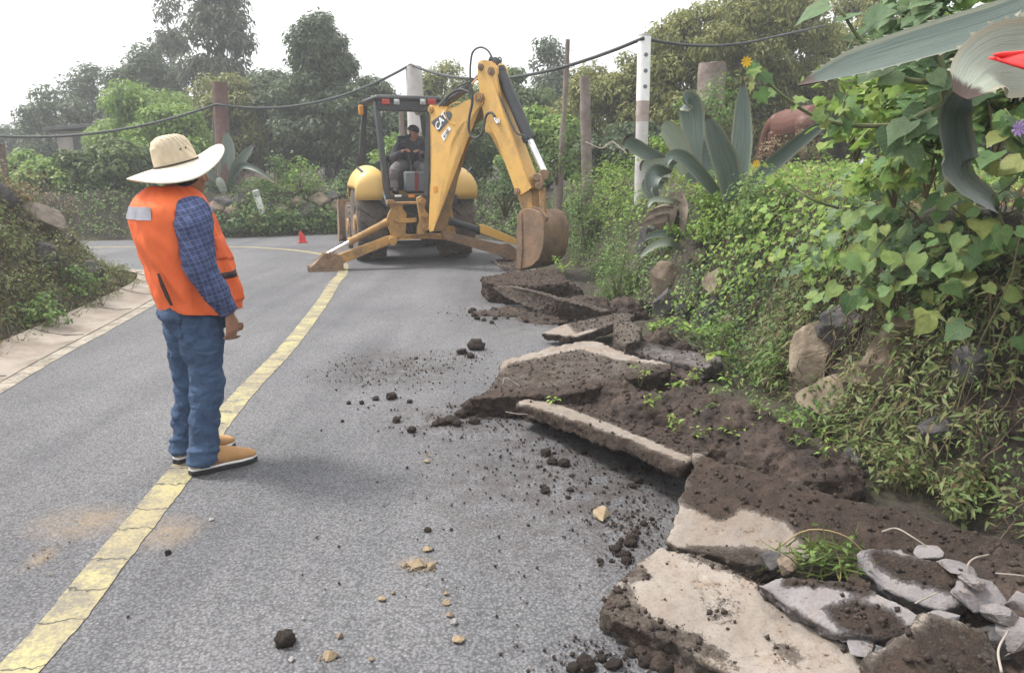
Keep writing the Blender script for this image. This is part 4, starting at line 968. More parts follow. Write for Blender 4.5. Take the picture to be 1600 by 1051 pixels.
# ================================================================== BROKEN CONCRETE AND EARTH
def project(v):
    d = v - CAM; dep = d.dot(_F); return (PW / 2 + FPX * d.x / dep, PH / 2 - FPX * d.dot(_U) / dep)
def pip(x, y, P):
    r = False; n = len(P)
    for i in range(n):
        ax, ay = P[i]; bx, by = P[(i + 1) % n]
        if (ay > y) != (by > y) and x < (bx - ax) * (y - ay) / (by - ay + 1e-9) + ax: r = not r
    return r
def slabmat(name, cA, cB, soilA=SOIL_D, soilB=SOIL_L):
    m, nt, p = _mat(name); v = coords(nt)
    a = nt.nodes.new("ShaderNodeAttribute"); a.attribute_name = "soil"
    f = noise_t(nt, v, 7, 9, 0.72); f2 = noise_t(nt, v, 34, 8, 0.7); f3 = noise_t(nt, v, 2.6, 6)
    con = mixc(nt, ramp(nt, f3, [(0.35, 0), (0.65, 1)]), cA, cB)
    con = mixc(nt, ramp(nt, f, [(0.52, 0), (0.72, 0.75)]), con, (0.24, 0.16, 0.105))
    con = mixc(nt, ramp(nt, f2, [(0.58, 0), (0.70, 0.55)]), con, (0.10, 0.08, 0.07))
    con = mixc(nt, ramp(nt, noise_t(nt, v, 85, 6, .7), [(.30, .45), (.52, 0)]), con, (0.11, 0.095, 0.085)); con = mixc(nt, ramp(nt, noise_t(nt, v, 1.7, 8, .7, .8), [(.45, 0), (.66, .5)]), con, (0.175, 0.125, 0.09))
    soil = mixc(nt, f2, soilA, soilB); soil = mixc(nt, ramp(nt, f, [(0.45, 0), (0.75, 0.6)]), soil, (0.15, 0.108, 0.085))
    f4 = noise_t(nt, v, 110, 6, 0.75)
    k = mathn(nt, 'ADD', a.outputs["Fac"], mathn(nt, 'MULTIPLY', mathn(nt, 'SUBTRACT', mathn(nt, 'ADD', mathn(nt, 'MULTIPLY', f, .4), mathn(nt, 'ADD', mathn(nt, 'MULTIPLY', f2, .3), mathn(nt, 'MULTIPLY', f4, .3))), 0.5), 3.2))
    k = ramp(nt, k, [(0.22, 0), (0.80, 1)])
    nt.links.new(mixc(nt, k, con, soil), p.inputs["Base Color"]); p.inputs["Roughness"].default_value = 0.92; p.inputs["Specular IOR Level"].default_value = 0.2
    h = mathn(nt, 'ADD', mathn(nt, 'MULTIPLY', f2, mathn(nt, 'ADD', mathn(nt, 'MULTIPLY', k, 1.4), 0.25)), mathn(nt, 'MULTIPLY', noise_t(nt, v, 120, 5), mathn(nt, 'ADD', mathn(nt, 'MULTIPLY', k, .5), .2)))
    bump(nt, p, h, 0.9, 0.018); return m
m_conc = slabmat("broken_concrete", (0.22, 0.19, 0.165), (0.31, 0.275, 0.24))
m_concw = slabmat("freshly_broken_concrete", (0.19, 0.178, 0.186), (0.29, 0.272, 0.27))
def plane_normal(P):
    n = Vector((0, 0, 0))
    for a, b in zip(P, P[1:] + P[:1]): n += a.cross(b)
    n.normalize(); return n if n.z > 0 else -n
SLABS = []
def slab(label, pts, th, soil_polys=(), base=0.0, side=0.55, mat=None, name="concrete_slab", vox=0.016, amp=0.012, bare=(), seed=1.0, dirv=None, top_soil=0.0):
    P = [G(a, b, z) for a, b, z in pts]; n = plane_normal(P); d = (dirv or -n) * th
    rs = random.Random(int(seed * 100)); 
    Q = []                                              # ragged outline
    for a, b in zip(P, P[1:] + P[:1]):
        L = (b - a).length; m = max(1, int(L / 0.06))
        for k in range(m):
            q = a.lerp(b, k / m); Q.append(q + (Vector((rs.uniform(-1, 1), rs.uniform(-1, 1), rs.uniform(-.3, .3))) * 0.010))
    ctr = sum(Q, Vector()) / len(Q)
    bm = NB(); A = [bm.verts.new(q) for q in Q]; B = [bm.verts.new(q + d + (ctr - q) * 0.04 + Vector((rs.uniform(-1, 1), rs.uniform(-1, 1), 0)) * 0.014) for q in Q]
    fa = bm.faces.new(A); fb = bm.faces.new(B[::-1])
    for i in range(len(A)): bm.faces.new((A[i], B[i], B[(i + 1) % len(A)], A[(i + 1) % len(A)]))
    bmesh.ops.triangulate(bm, faces=[fa, fb])
    me = remesh(bm, vox * .72, 1, 0.3)
    roughen(me, amp * 0.45, 6, seed, amp * 0.5, 26)
    roughen(me, amp, 11, seed + 3, amp * 0.9, 30, only=lambda c: (c - ctr).dot(n) < -0.02 - 0.0 * th)
    at = me.attributes.new("soil", 'FLOAT', 'POINT'); vals = np.zeros(len(me.vertices), np.float32)
    for i, v in enumerate(me.vertices):
        up = v.normal.dot(n); x, y = project(v.co)
        if up > 0.55:
            s = top_soil
            for pl_, w in soil_polys:
                if pip(x, y, pl_): s = max(s, w)
            for pl_ in bare:
                if pip(x, y, pl_): s = 0.0
        else: s = side
        vals[i] = s
    ed = np.array([e.vertices[:] for e in me.edges]); deg = np.bincount(ed.ravel(), minlength=len(vals)).astype(np.float32)
    for _ in range(7):
        acc = np.bincount(ed[:, 0], vals[ed[:, 1]], len(vals)) + np.bincount(ed[:, 1], vals[ed[:, 0]], len(vals)); vals = (.4 * vals + .6 * acc / np.maximum(deg, 1)).astype(np.float32)
    at.data.foreach_set("value", vals)
    SLABS.append(([tuple(v.co) for v in me.vertices], [v.normal.dot(n) for v in me.vertices], vals.copy()))
    o0 = Vector((ctr.x, ctr.y, 0)); me.transform(Matrix.Translation(-o0))
    o = smooth(put(name, me, mat or m_conc, loc=o0), 180)
    return tag(o, label, "concrete slab" if name == "concrete_slab" else "concrete chunk", "broken slabs of the torn-up gutter")

slab("large pale bare slab lying at the bottom edge of the heap, closest to the viewer",
     [(1030,852,.13),(1100,868,.14),(1180,905,.15),(1195,937,.15),(1300,985,.15),(1345,1020,.14),(1420,1090,.12),(1250,1130,.12),(1140,1052,.11),(1080,1015,.11),(1010,985,.10),(960,968,.10),(937,950,.09),(942,930,.10),(975,895,.11),(1000,872,.12)], .115,
     [([(945,925),(985,915),(1010,960),(1090,990),(1170,1051),(1040,1000),(940,965)], .55), ([(975,890),(1010,885),(1015,905),(980,912)], .5), ([(1195,1005),(1230,1000),(1258,1030),(1240,1040)], .36), ([(1090,935),(1160,935),(1150,975),(1100,972)], .25), ([(1050,850),(1180,890),(1200,910),(1150,900),(1060,865)], .5)], side=.62, seed=1.1, amp=.014)
slab("long slab half covered with dark earth, its bare pale corner raised",
     [(1085,708,.27),(1180,733,.27),(1300,770,.25),(1420,800,.23),(1600,850,.21),(1720,885,.2),(1720,970,.12),(1600,935,.12),(1480,900,.12),(1330,868,.13),(1240,870,.13),(1180,882,.13),(1110,866,.14),(1038,850,.15)], .11,
     [([(1076,725),(1100,712),(1720,880),(1720,975),(1600,940),(1330,872),(1262,858),(1230,815),(1160,790),(1125,815),(1062,785)], .95), ([(1060,850),(1180,855),(1250,880),(1200,900),(1100,880)], .7)], side=.35, seed=2.1, bare=([(1078,706),(1096,709),(1086,730),(1074,735)],))
slab("narrow slab tipped on its long broken edge beside the earth bank",
     [(808,628,.17),(850,640,.19),(880,650,.21),(960,676,.24),(1072,722,.27),(1120,700,.10),(1040,660,.06),(960,640,.05),(880,618,.05),(830,618,.08)], .085,
     [([(830,620),(880,634),(960,664),(1075,712),(1130,700),(960,630),(880,610)], .95)], side=.85, seed=3.2, amp=.014)
slab("big flat slab with thick dark broken edge and dusty top, in the middle of the row",
     [(735,622,.13),(768,605,.14),(785,562,.14),(860,542,.14),(930,530,.16),(960,545,.18),(1010,562,.20),(1052,566,.22),(1045,580,.22),(985,592,.21),(930,606,.20),(880,615,.19),(800,618,.16)], .15,
     [([(795,568),(905,545),(965,562),(1050,570),(1040,590),(900,618),(790,618),(740,624)], .62), ([(735,615),(900,600),(1050,570),(1050,590),(900,625),(735,630)], .8)], side=.95, seed=4.3, amp=.02)
slab("thin tilted slab with a pale tip pointing towards the yellow line", 
     [(845,520,.10),(880,506,.16),(965,488,.22),(992,491,.22),(985,500,.21),(950,508,.20),(900,526,.13)], .075, [([(880,500),(990,485),(990,500),(900,520)], .62)], side=.85, seed=5.4)
slab("curved strip of broken gutter topped with a mound of earth and weeds",
     [(980,532,.20),(1000,526,.20),(1060,545,.20),(1125,556,.19),(1132,568,.18),(1100,574,.18),(1030,560,.18),(980,545,.20)], .10, [([(1000,520),(1090,545),(1070,552),(1000,540)], .6)], side=.6, seed=6.5, mat=m_concw, top_soil=.42)
slab("rounded upright stub of gutter beside the curved strip", [(960,506,.27),(985,500,.28),(1002,512,.28),(1000,530,.27),(978,538,.27),(960,528,.27)], .24, side=.62, seed=7.6, name="concrete_chunk", top_soil=.5)
slab("slab standing on edge with its dark earthy underside showing and one pale corner",
     [(772,446,.20),(800,445,.25),(832,452,.27),(955,485,.25),(960,497,.16),(900,494,.06),(860,488,.06),(800,468,.10)], .06,
     [([(815,458),(835,456),(950,489),(965,498),(900,500),(795,474)], 1.0)], side=.7, seed=8.7)
slab("dark earth-caked slab right under the digging bucket", [(752,432,.24),(800,425,.26),(870,420,.27),(890,440,.27),(840,446,.25),(760,442,.24)], .24, side=1.0, seed=9.8, top_soil=.95, amp=.025)
slab("pale strip of gutter still lying flat beside the machine's right foot", [(765,405,.03),(812,402,.03),(845,425,.03),(800,428,.03)], .05, [([(770,402),(800,400),(815,425),(790,425)], .5)], side=.5, seed=10.9)
slab("whitish slab carrying a round patch of dark earth, lying on the pale bare slab",
     [(1186,912,.21),(1235,901,.25),(1330,905,.28),(1385,930,.28),(1445,962,.27),(1415,990,.23),(1385,1000,.21),(1300,984,.20),(1230,945,.20)], .055,
     [([(1230,898),(1330,902),(1375,925),(1350,930),(1290,915),(1215,915)], .95), ([(1285,950),(1330,935),(1400,955),(1420,985),(1380,1000),(1310,980)], .95)], side=.3, seed=12.1, mat=m_concw, vox=.012)
slab("dark earthy block at the very bottom with a rough upright face", [(1440,955,.30),(1490,962,.29),(1545,982,.26),(1565,1051,.2),(1480,1095,.18),(1400,1080,.18),(1345,1030,.18),(1385,1000,.25)], .17,
     [([(1350,1030),(1440,960),(1550,990),(1560,1100),(1380,1100)], .85)], side=.6, seed=13.2, name="concrete_chunk", bare=([(1350,1015),(1440,952),(1455,965),(1365,1030)],))
slab("earth-covered chunk with one whitish end, leaning below the long slab", [(1335,864,.24),(1352,856,.26),(1400,858,.27),(1500,890,.27),(1530,912,.25),(1515,940,.20),(1470,955,.17),(1400,928,.17),(1340,893,.18)], .11,
     [([(1362,856),(1500,886),(1530,915),(1500,930),(1400,905),(1365,880)], .95)], side=.35, seed=14.3, mat=m_concw, name="concrete_chunk")

# --- loose stones (one shape each, noise-broken)
def stone(label, px, py, wpx, hpx, z, mat, name="stone", cat="stone", group=None, seed=0.0, flat=.75, sub=3, rough=.32, y=None, depth=1.0, sink=.35, facet=True):
    c = AT(px, py, y) if y else G(px, py, z)
    d = (c - CAM).length; w = wpx / FPX * d / 2; h = hpx / FPX * d / 2
    if name in ("rubble_stone", "concrete_chunk"):
        rh = random.Random(int(seed * 77)); bm = NB()
        for _ in range(15): bm.verts.new(Vector((rh.gauss(0, 1), rh.gauss(0, 1), rh.gauss(0, 1))).normalized() * rh.uniform(.8, 1.15))
        bmesh.ops.convex_hull(bm, input=bm.verts); bmesh.ops.bevel(bm, geom=bm.edges[:], offset=.05, segments=1, affect='EDGES'); bmesh.ops.triangulate(bm, faces=bm.faces)
        bmesh.ops.subdivide_edges(bm, edges=bm.edges, cuts=2, use_grid_fill=True)
        for v in bm.verts: k = 1 + .05 * fbm(v.co * 5) + .03 * fbm(v.co * 13); v.co = Vector((v.co.x * k * w * 1.1, v.co.y * k * w * 1.1 * depth, v.co.z * k * h * 1.1))
        o = smooth(put(name, bm, mat, loc=c), 28); o.rotation_euler = (seed % .5 - .25, seed * 1.3 % .5 - .25, seed * 1.7 % 3)
        return tag(o, label, cat, group)
    bm = NB(); ball(bm, (0, 0, 0), 1.0, sub)
    off = Vector((seed * 3.1, seed * 7.7, seed * 1.9))
    for v in bm.verts:
        n = v.co.copy(); k = 1 + rough * fbm(n * 1.3 + off) + rough * .35 * fbm(n * 4 + off)
        if facet:
            for j in range(7):
                pn = Vector((math.sin(j * 2.4 + seed), math.cos(j * 1.7 + seed * 2), math.sin(j * 3.1 + seed * 3))).normalized(); dd = n.dot(pn) * k
                if dd > .62: n -= pn * (dd - .62) / k
        v.co = Vector((n.x * k * w, n.y * k * w * depth, n.z * k * h))
    o = smooth(put(name, bm, mat, loc=c), 50 if facet else 180); o.rotation_euler = (0, 0, seed * 1.7 % 1.0 - .5)
    return tag(o, label, cat, group)
m_wrk = pmat("pale_broken_rock", (0.24, 0.225, 0.22), (0.38, 0.355, 0.34), 9, 0.9, 0.5, 60)
m_tanrk = pmat("tan_stone", (0.22, 0.16, 0.10), (0.32, 0.25, 0.165), 20, 0.9, 0.5, 80)
m_dkrk = pmat("dark_volcanic_stone", (0.045, 0.042, 0.045), (0.13, 0.12, 0.12), 4, 0.9, 0.7, 22, bdist=.03)
m_brk = pmat("brownish_boulder", (0.14, 0.105, 0.08), (0.30, 0.235, 0.175), 2.2, 0.9, 0.7, 14, bdist=.04)
for i, (a, b, w, h, z, lab) in enumerate([(1530,930,54,36,.22,"largest whitish rubble stone right of the earthy chunk"),(1562,958,40,26,.2,"whitish rubble stone just below the largest one"),(1588,938,34,20,.2,"small whitish stone at the right edge of the rubble"),(1592,990,60,36,.16,"whitish rubble stone cut off by the right edge"),
        (1514,905,34,16,.28,"flat cream stone on top of the rubble"),(1455,862,44,16,.27,"thin whitish flake on the earthy slab"),(1500,888,50,16,.26,"long whitish flake in front of the cream stone"),(1480,968,46,24,.26,"whitish lump on top of the dark block"),(1345,1008,40,18,.17,"whitish bit wedged under the round-patched slab"),(1560,1000,50,40,.12,"grey stone low in the rubble at the right")]):
    stone(lab, a, b, w, h, z, m_concw if i != 9 else m_dkrk, "rubble_stone", "stone", "rubble stones at the right of the broken slabs", seed=i + 1.3, flat=.6)
stone("dark stones beside the torn grass on the long slab", 1205, 873, 34, 30, .17, m_dkrk, "rubble_stone", "stone", seed=21.3)
stone("grey rounded stone just right of the torn grass root", 1232, 884, 30, 28, .17, m_brk, "rubble_stone", "stone", seed=23.1)

# --- earth heaps under and behind the slabs
HEAPS = []
def heap(label, blobs, vox=.022, seed=1.0, amp=.03):
    bm = NB()
    for a, b, z, r, s in blobs:
        c = G(a, b, z); ball(bm, (c.x, c.y, z * .3), r, 3, (1, 1, s))
    me = remesh(bm, vox * .8, 1); roughen(me, amp, 5, seed, amp * .9, 15); roughen(me, amp * .45, 38, seed + 1, amp * .3, 80); HEAPS.append((me, amp))
    
    return tag(smooth(put("soil_heap", me, m_soil), 180), label, "soil heap", None, "stuff")
heap("mound of dark loose earth between the tipped slab and the bank", [(960,620,.1,.20,.9),(1010,640,.12,.26,.8),(1080,640,.14,.28,.8),(1150,665,.14,.28,.8),(1220,700,.15,.27,.8),(1110,690,.08,.25,.6),(1000,670,.06,.2,.6),(1280,735,.12,.22,.9),(930,645,.05,.16,.6)], seed=2.0)
heap("small mound of earth on the curved strip", [(1030,535,.18,.20,1.1),(1060,540,.18,.16,1.0),(1005,530,.18,.12,1.0)], seed=3.0)
heap("earth pushed up around the slab standing on edge", [(800,488,.0,.3,.10),(765,490,.0,.18,.09),(850,498,.0,.3,.12),(920,480,.1,.35,.5),(980,480,.1,.3,.6),(870,455,.1,.35,.6),(820,440,.05,.4,.4)], seed=4.0)
heap("dark earth in the gap between the middle slabs", [(900,640,.02,.22,.35),(850,640,.02,.2,.25),(980,600,.05,.2,.5),(1060,590,.05,.25,.5)], seed=5.0)
heap("earth under the pale slab at the heap's edge", [(1050,1020,.0,.12,.4),(1120,1060,.0,.14,.4),(985,985,.0,.05,.4),(1190,1075,0,.14,.5)], vox=.012, seed=6.0, amp=.015)
heap("dark earth under the rubble at the right", [(1450,950,.02,.2,.8),(1540,960,.05,.22,.8),(1600,1000,.05,.22,.8),(1400,900,.03,.2,.5),(1560,900,.08,.2,.8),(1640,950,.08,.25,.8)], vox=.016, seed=7.0)
heap("crumbly earth between the bare slab and the long slab", [(1085,862,.13,.045,.7),(1110,866,.13,.05,.7),(1140,872,.14,.05,.7),(1165,880,.14,.05,.7),(1190,890,.15,.045,.7)], vox=.007, seed=8.0, amp=.012)
heap("lumpy earth on the whitish slab", [(1320,965,.22,.05,.5),(1350,965,.23,.06,.5),(1380,975,.23,.055,.5),(1330,950,.24,.04,.5),(1400,985,.22,.04,.5)], vox=.006, seed=9.0, amp=.014)

# --- clods and pebbles on the asphalt
def lump(seed, mat, nm):
    bm = NB(); ball(bm, (0, 0, 0), 1.0, 3); off = Vector((seed * 3.3, seed, seed * 5.1))
    for v in bm.verts: v.co *= 1 + .32 * fbm(v.co * 1.6 + off) + .18 * fbm(v.co * 4.5 + off)
    o = smooth(put(nm, bm, mat), 180); return o
rc = random.Random(3)
protos = [lump(k + 1.7, m_soil, "soil_clod") for k in range(4)]; used = set()
def clod(px, py, w, label, group="dark soil clods scattered on the asphalt"):
    c = G(px, py, 0.004); r = w / FPX * (c - CAM).length / 2; k = rc.randrange(4); o = protos[k]
    if k in used: o = o.copy(); COL.objects.link(o)
    used.add(k)
    sz = rc.uniform(.6, .9); o.scale = (r, r * rc.uniform(.8, 1.2), r * sz); o.location = (c.x, c.y, r * sz * .62); o.rotation_euler = (rc.uniform(-.3, .3), rc.uniform(-.3, .3), rc.uniform(0, 6))
    return tag(o, label, "soil clod", group)
clod(745, 545, 26, "biggest dark clod alone on the asphalt left of the thin tilted slab")
clod(446, 1004, 28, "dark brown oval lump alone on the asphalt near the bottom edge")
for a, b, w in [(722,552,15),(735,558,12),(612,622,16),(640,628,8),(565,630,8),(545,630,7),(587,624,9),(643,674,14),(620,658,12),(668,828,10),(262,864,9),(535,658,6),(650,560,6)]: clod(a, b, w, "small dark clod lying alone on the open asphalt", "small clods on the open asphalt")
for a, b, w in [(720,650,22),(705,660,20),(690,662,16),(733,645,26),(715,664,14),(740,660,16),(680,664,10)]: clod(a, b, w, "dark clod piled at the corner of the big flat slab", "clods at the corner of the big flat slab")
for _ in range(20):
    a, b = rc.uniform(830, 1040), rc.uniform(672, 790)
    if b < 640 + (a - 800) * .33 + 30: b += 50
    clod(a, b, rc.choice((6, 8, 10, 13, 16)), "dark clod lying in front of the tipped narrow slab", "clods in front of the tipped slab")
for _ in range(22):
    t = rc.random(); clod(1030 - 75 * t + rc.uniform(-25, 12), 790 + 95 * t + rc.uniform(-12, 12), rc.choice((6, 8, 11, 15)), "small clod along the left edge of the bare slab", "clods along the bare slab's edge")
for a, b, w in [(915,1040,26),(895,1046,18),(940,1030,14),(960,1040,20),(985,1020,16),(1010,1035,22),(1040,1048,20)]: clod(a, b, w, "dark clod at the bottom edge below the bare slab", "clods below the bare slab")
for _ in range(16): clod(rc.uniform(735, 850), rc.uniform(484, 505), rc.choice((6, 8, 10)), "small clod near the slab standing on edge", "clods near the slab on edge")
m_peb = [m_tanrk, m_wrk, m_brk]
pebs = [(668,860,15,0,"tan pebble above the crumbled ochre lump"),(652,886,26,0,"crumbled ochre lump in the middle of the asphalt"),(673,888,16,0,"ochre pebble touching the crumbled lump"),(632,884,10,0,"pale crumb left of the crumbled ochre lump"),(597,937,13,0,"tan pebble alone, left of the pebble row"),(615,927,9,2,"brownish pebble beside the lone tan one"),
  (697,928,10,0,"topmost tan pebble of the row"),(697,943,13,0,"second tan pebble of the row"),(703,962,13,2,"grey-brown pebble in the middle of the row"),(710,974,14,1,"white flat pebble in the row"),(717,1002,19,0,"largest tan pebble at the bottom of the row"),(516,1028,22,0,"ochre lump near the bottom edge, right of the oval clod"),(530,995,12,2,"brownish pebble above the ochre lump near the bottom"),(580,1030,9,0,"tiny tan pebble right of the ochre lump near the bottom"),
  (667,722,11,0,"small tan crumb far up on the open asphalt"),(474,967,7,1,"tiny pale pebble above the oval clod"),(455,1031,10,1,"white chip below the oval clod"),(330,812,8,1,"pinkish white chip right of the yellow line")]
for i, (a, b, w, k, lab) in enumerate(pebs): stone(lab, a, b - w * .2, w, w * .75, .008, m_peb[k], "pebble", "pebble", "pebbles on the asphalt", seed=i * 1.37 + .4, sub=3 if w > 12 else 2)
stone("flat tan piece of concrete lying alone left of the long slab", 941, 803, 36, 18, .02, m_tanrk, "concrete_chunk", "concrete chunk", None, seed=31.0, depth=.7)
# crumbs: uncountable
def fast_mesh(name, V, F):
    me = bpy.data.meshes.new(name); V = np.ascontiguousarray(V, np.float32); F = np.ascontiguousarray(F, np.int32); k = F.shape[1]
    me.vertices.add(len(V)); me.vertices.foreach_set("co", V.ravel()); me.loops.add(F.size); me.loops.foreach_set("vertex_index", F.ravel())
    me.polygons.add(len(F)); me.polygons.foreach_set("loop_start", np.arange(0, F.size, k, dtype=np.int32)); me.polygons.foreach_set("loop_total", np.full(len(F), k, np.int32))
    me.update(calc_edges=True); me.validate(); return me
ob_v = np.array([(1,0,0),(-1,0,0),(0,1,0),(0,-1,0),(0,0,1),(0,0,-.6)], float); ob_f = np.array([(0,2,4),(2,1,4),(1,3,4),(3,0,4),(2,0,5),(1,2,5),(3,1,5),(0,3,5)])
def crumbs(centres, label, mat, nm="soil_crumbs", lo=.003, hi=.011):
    Vs = []; Fs = []; n0 = 0
    for a, b, rx, ry, n, z in centres:
        c = G(a, b, z)
        q = rng.normal(size=(n, 2)) * (rx, ry); s = lo + (hi - lo) * rng.random(n) ** 3
        for (dx, dy), r in zip(q, s):
            x, y = c.x + dx, c.y + dy
            R = rng.normal(size=(3, 3)); Q, _ = np.linalg.qr(R)
            Vs.append((ob_v * (0.7 + .6 * rng.random((6, 1)))) @ Q.T * r + (x, y, z + .004 + r * .4)); Fs.append(ob_f + n0); n0 += 6
    return tag(put(nm, fast_mesh(nm, np.vstack(Vs), np.vstack(Fs)), mat), label, "soil crumbs", None, "stuff")
crumbs([(620,578,.35,.3,420,0),(560,590,.2,.2,120,0),(720,560,.2,.2,140,0),(700,655,.25,.15,260,0),(930,740,.35,.35,700,0),(850,690,.3,.25,300,0),(800,490,.35,.25,300,0),(1000,830,.12,.25,420,0),(650,890,.05,.05,0,0),(960,1030,.15,.06,260,0),(800,800,.5,.6,220,0),(770,640,.15,.2,160,0),(780,415,.3,.5,120,0)], "fine dark crumbs of earth sprinkled over the asphalt", m_soil)
crumbs([(650,888,.035,.025,120,0),(670,712,.03,.03,30,0),(516,1030,.02,.015,40,0),(65,870,.06,.08,60,0)], "ochre crumbs of earth on the asphalt", m_tanrk, lo=.002, hi=.007)

Vs = []; Fs = []; n0 = 0
for me, amp in HEAPS:
    nv = len(me.vertices); cnt = int(min(1100, nv * .10)); pick = rng.integers(0, nv, cnt)
    for i in pick:
        v = me.vertices[int(i)]
        if v.normal.z < .15: continue
        r = (.004 + .018 * rng.random() ** 3) * (1 if amp > .02 else .5); Q, _ = np.linalg.qr(rng.normal(size=(3, 3)))
        Vs.append((ob_v * (0.7 + .6 * rng.random((6, 1)))) @ Q.T * r + np.array(v.co) + (0, 0, r * .3)); Fs.append(ob_f + n0); n0 += 6
tag(put("soil_crumbs", fast_mesh("soil_crumbs", np.vstack(Vs), np.vstack(Fs)), m_soil), "loose crumbs lying on the earth heaps", "soil crumbs", None, "stuff")

Vs = []; Fs = []; n0 = 0
for co, up, va in SLABS:
    co = np.array(co); up = np.array(up); sel = np.where((up > .6))[0]
    if not len(sel): continue
    pr_ = np.clip(va[sel], .03, 1) ** 1.2; pick = rng.choice(sel, int(min(700, len(sel) * .10)), p=pr_ / pr_.sum())
    for i in pick:
        r = .0025 + .013 * rng.random() ** 4; Q, _ = np.linalg.qr(rng.normal(size=(3, 3))); j = rng.normal(size=3) * (.008, .008, 0)
        Vs.append((ob_v * (0.7 + .6 * rng.random((6, 1)))) @ Q.T * r + co[i] + j + (0, 0, r * .4)); Fs.append(ob_f + n0); n0 += 6
tag(put("soil_crumbs", fast_mesh("soil_crumbs", np.vstack(Vs), np.vstack(Fs)), m_soil), "loose crumbs of earth lying on the broken slabs", "soil crumbs", None, "stuff")
# ================================================================== PLANTS ON THE BANKS
def unit(a): return a / np.maximum(np.linalg.norm(a, axis=-1, keepdims=True), 1e-9)
LANCE = (np.array([(0,0,0),(-.19,.42,.06),(.19,.42,.06),(0,.5,0),(0,1,-.16)], float), np.array([(0,3,4,1),(0,2,4,3)]))
OVATE = (np.array([(0,0,0),(-.30,.35,.07),(.30,.35,.07),(-.22,.7,.02),(.22,.7,.02),(0,.5,-.02),(0,1,-.16)], float), np.array([(0,5,3,1),(5,6,3,3),(0,2,4,5),(5,4,6,6)]))
NARROW = (np.array([(0,0,0),(-.12,.40,.05),(.12,.40,.05),(0,.5,0),(0,1,-.2)], float), np.array([(0,3,4,1),(0,2,4,3)]))
_h = [(0,0,0),(0,.32,-.03),(0,.64,-.06),(0,1.0,-.2),(-.30,-.13,.05),(-.50,.16,.07),(-.44,.50,.02),(-.20,.74,-.06),(.30,-.13,.05),(.50,.16,.07),(.44,.50,.02),(.20,.74,-.06)]
HEART = (np.array(_h, float), np.array([(0,1,5,4),(1,2,6,5),(2,3,7,6),(0,8,9,1),(1,9,10,2),(2,10,11,3)]))
_l = [(0,0,0),(0,.34,-.03),(0,.66,-.05),(0,1.05,-.2),(-.26,-.16,.06),(-.56,.10,.05),(-.34,.30,.03),(-.52,.56,-.02),(-.20,.66,-.04),(.26,-.16,.06),(.56,.10,.05),(.34,.30,.03),(.52,.56,-.02),(.20,.66,-.04)]
LOBED = (np.array(_l, float), np.array([(0,1,5,4),(1,6,5,5),(1,2,7,6),(2,8,7,7),(2,3,8,8),(0,9,10,1),(1,10,11,11),(1,11,12,2),(2,12,13,13),(2,13,3,3)]))
BLADE = (np.array([(-.03,0,0),(.03,0,0),(-.026,.4,.05),(.026,.4,.05),(-.016,.75,-.02),(.016,.75,-.02),(0,1,-.18)], float), np.array([(0,1,3,2),(2,3,5,4),(4,5,6,6)]))
def leaves(name, P, Nn, S, tmpl, mat, parent=None, T=None, tdown=0.3, world=True, local=None, nj=0.5):
    P = np.asarray(P, float); n = len(P); Nn = unit(np.asarray(Nn, float) + rng.normal(size=(n, 3)) * nj)
    if T is None: T = rng.normal(size=(n, 3)); T[:, 2] -= tdown * 2
    T = T - Nn * (T * Nn).sum(-1, keepdims=True); T = unit(T); B = np.cross(T, Nn)
    tv, tf = tmpl; S = np.broadcast_to(np.asarray(S, float), (n,))
    jit = 1 + rng.normal(size=(n, 1, 1)) * .12
    V = P[:, None, :] + S[:, None, None] * (tv[None, :, 0:1] * jit * B[:, None, :] + tv[None, :, 1:2] * T[:, None, :] + tv[None, :, 2:3] * Nn[:, None, :] * rng.uniform(.4, 1.6, (n, 1, 1)))
    F = (tf[None] + (np.arange(n) * len(tv))[:, None, None]).reshape(-1, 4); V = V.reshape(-1, 3)
    if local is not None: V = V - np.asarray(local)
    me = bpy.data.meshes.new(name)
    F2 = F.copy(); tri = F2[:, 2] == F2[:, 3]
    me.vertices.add(len(V)); me.vertices.foreach_set("co", V.astype(np.float32).ravel())
    tot = np.where(tri, 3, 4).astype(np.int32); starts = np.concatenate([[0], np.cumsum(tot)[:-1]]).astype(np.int32)
    mask = np.ones(F2.shape, bool); mask[tri, 3] = False; li = F2[mask].astype(np.int32)
    me.loops.add(len(li)); me.loops.foreach_set("vertex_index", li); me.polygons.add(len(F2)); me.polygons.foreach_set("loop_start", starts); me.polygons.foreach_set("loop_total", tot)
    me.polygons.foreach_set("use_smooth", np.ones(len(F2), bool)); me.update(calc_edges=True)
    if tmpl is HEART or tmpl is LOBED:
        uv = me.uv_layers.new(name='leaf'); uu = np.tile(tv[:, :2], (n, 1))[li]; uv.data.foreach_set('uv', uu.astype(np.float32).ravel())
        if mat in VEIN: mat = VEIN[mat]
    return put(name, me, mat, parent)
def grad(x, y, e=.05):
    return unit(np.stack([-(height(x + e, y) - height(x - e, y)) / (2 * e), -(height(x, y + e) - height(x, y - e)) / (2 * e), np.ones_like(x)], -1))
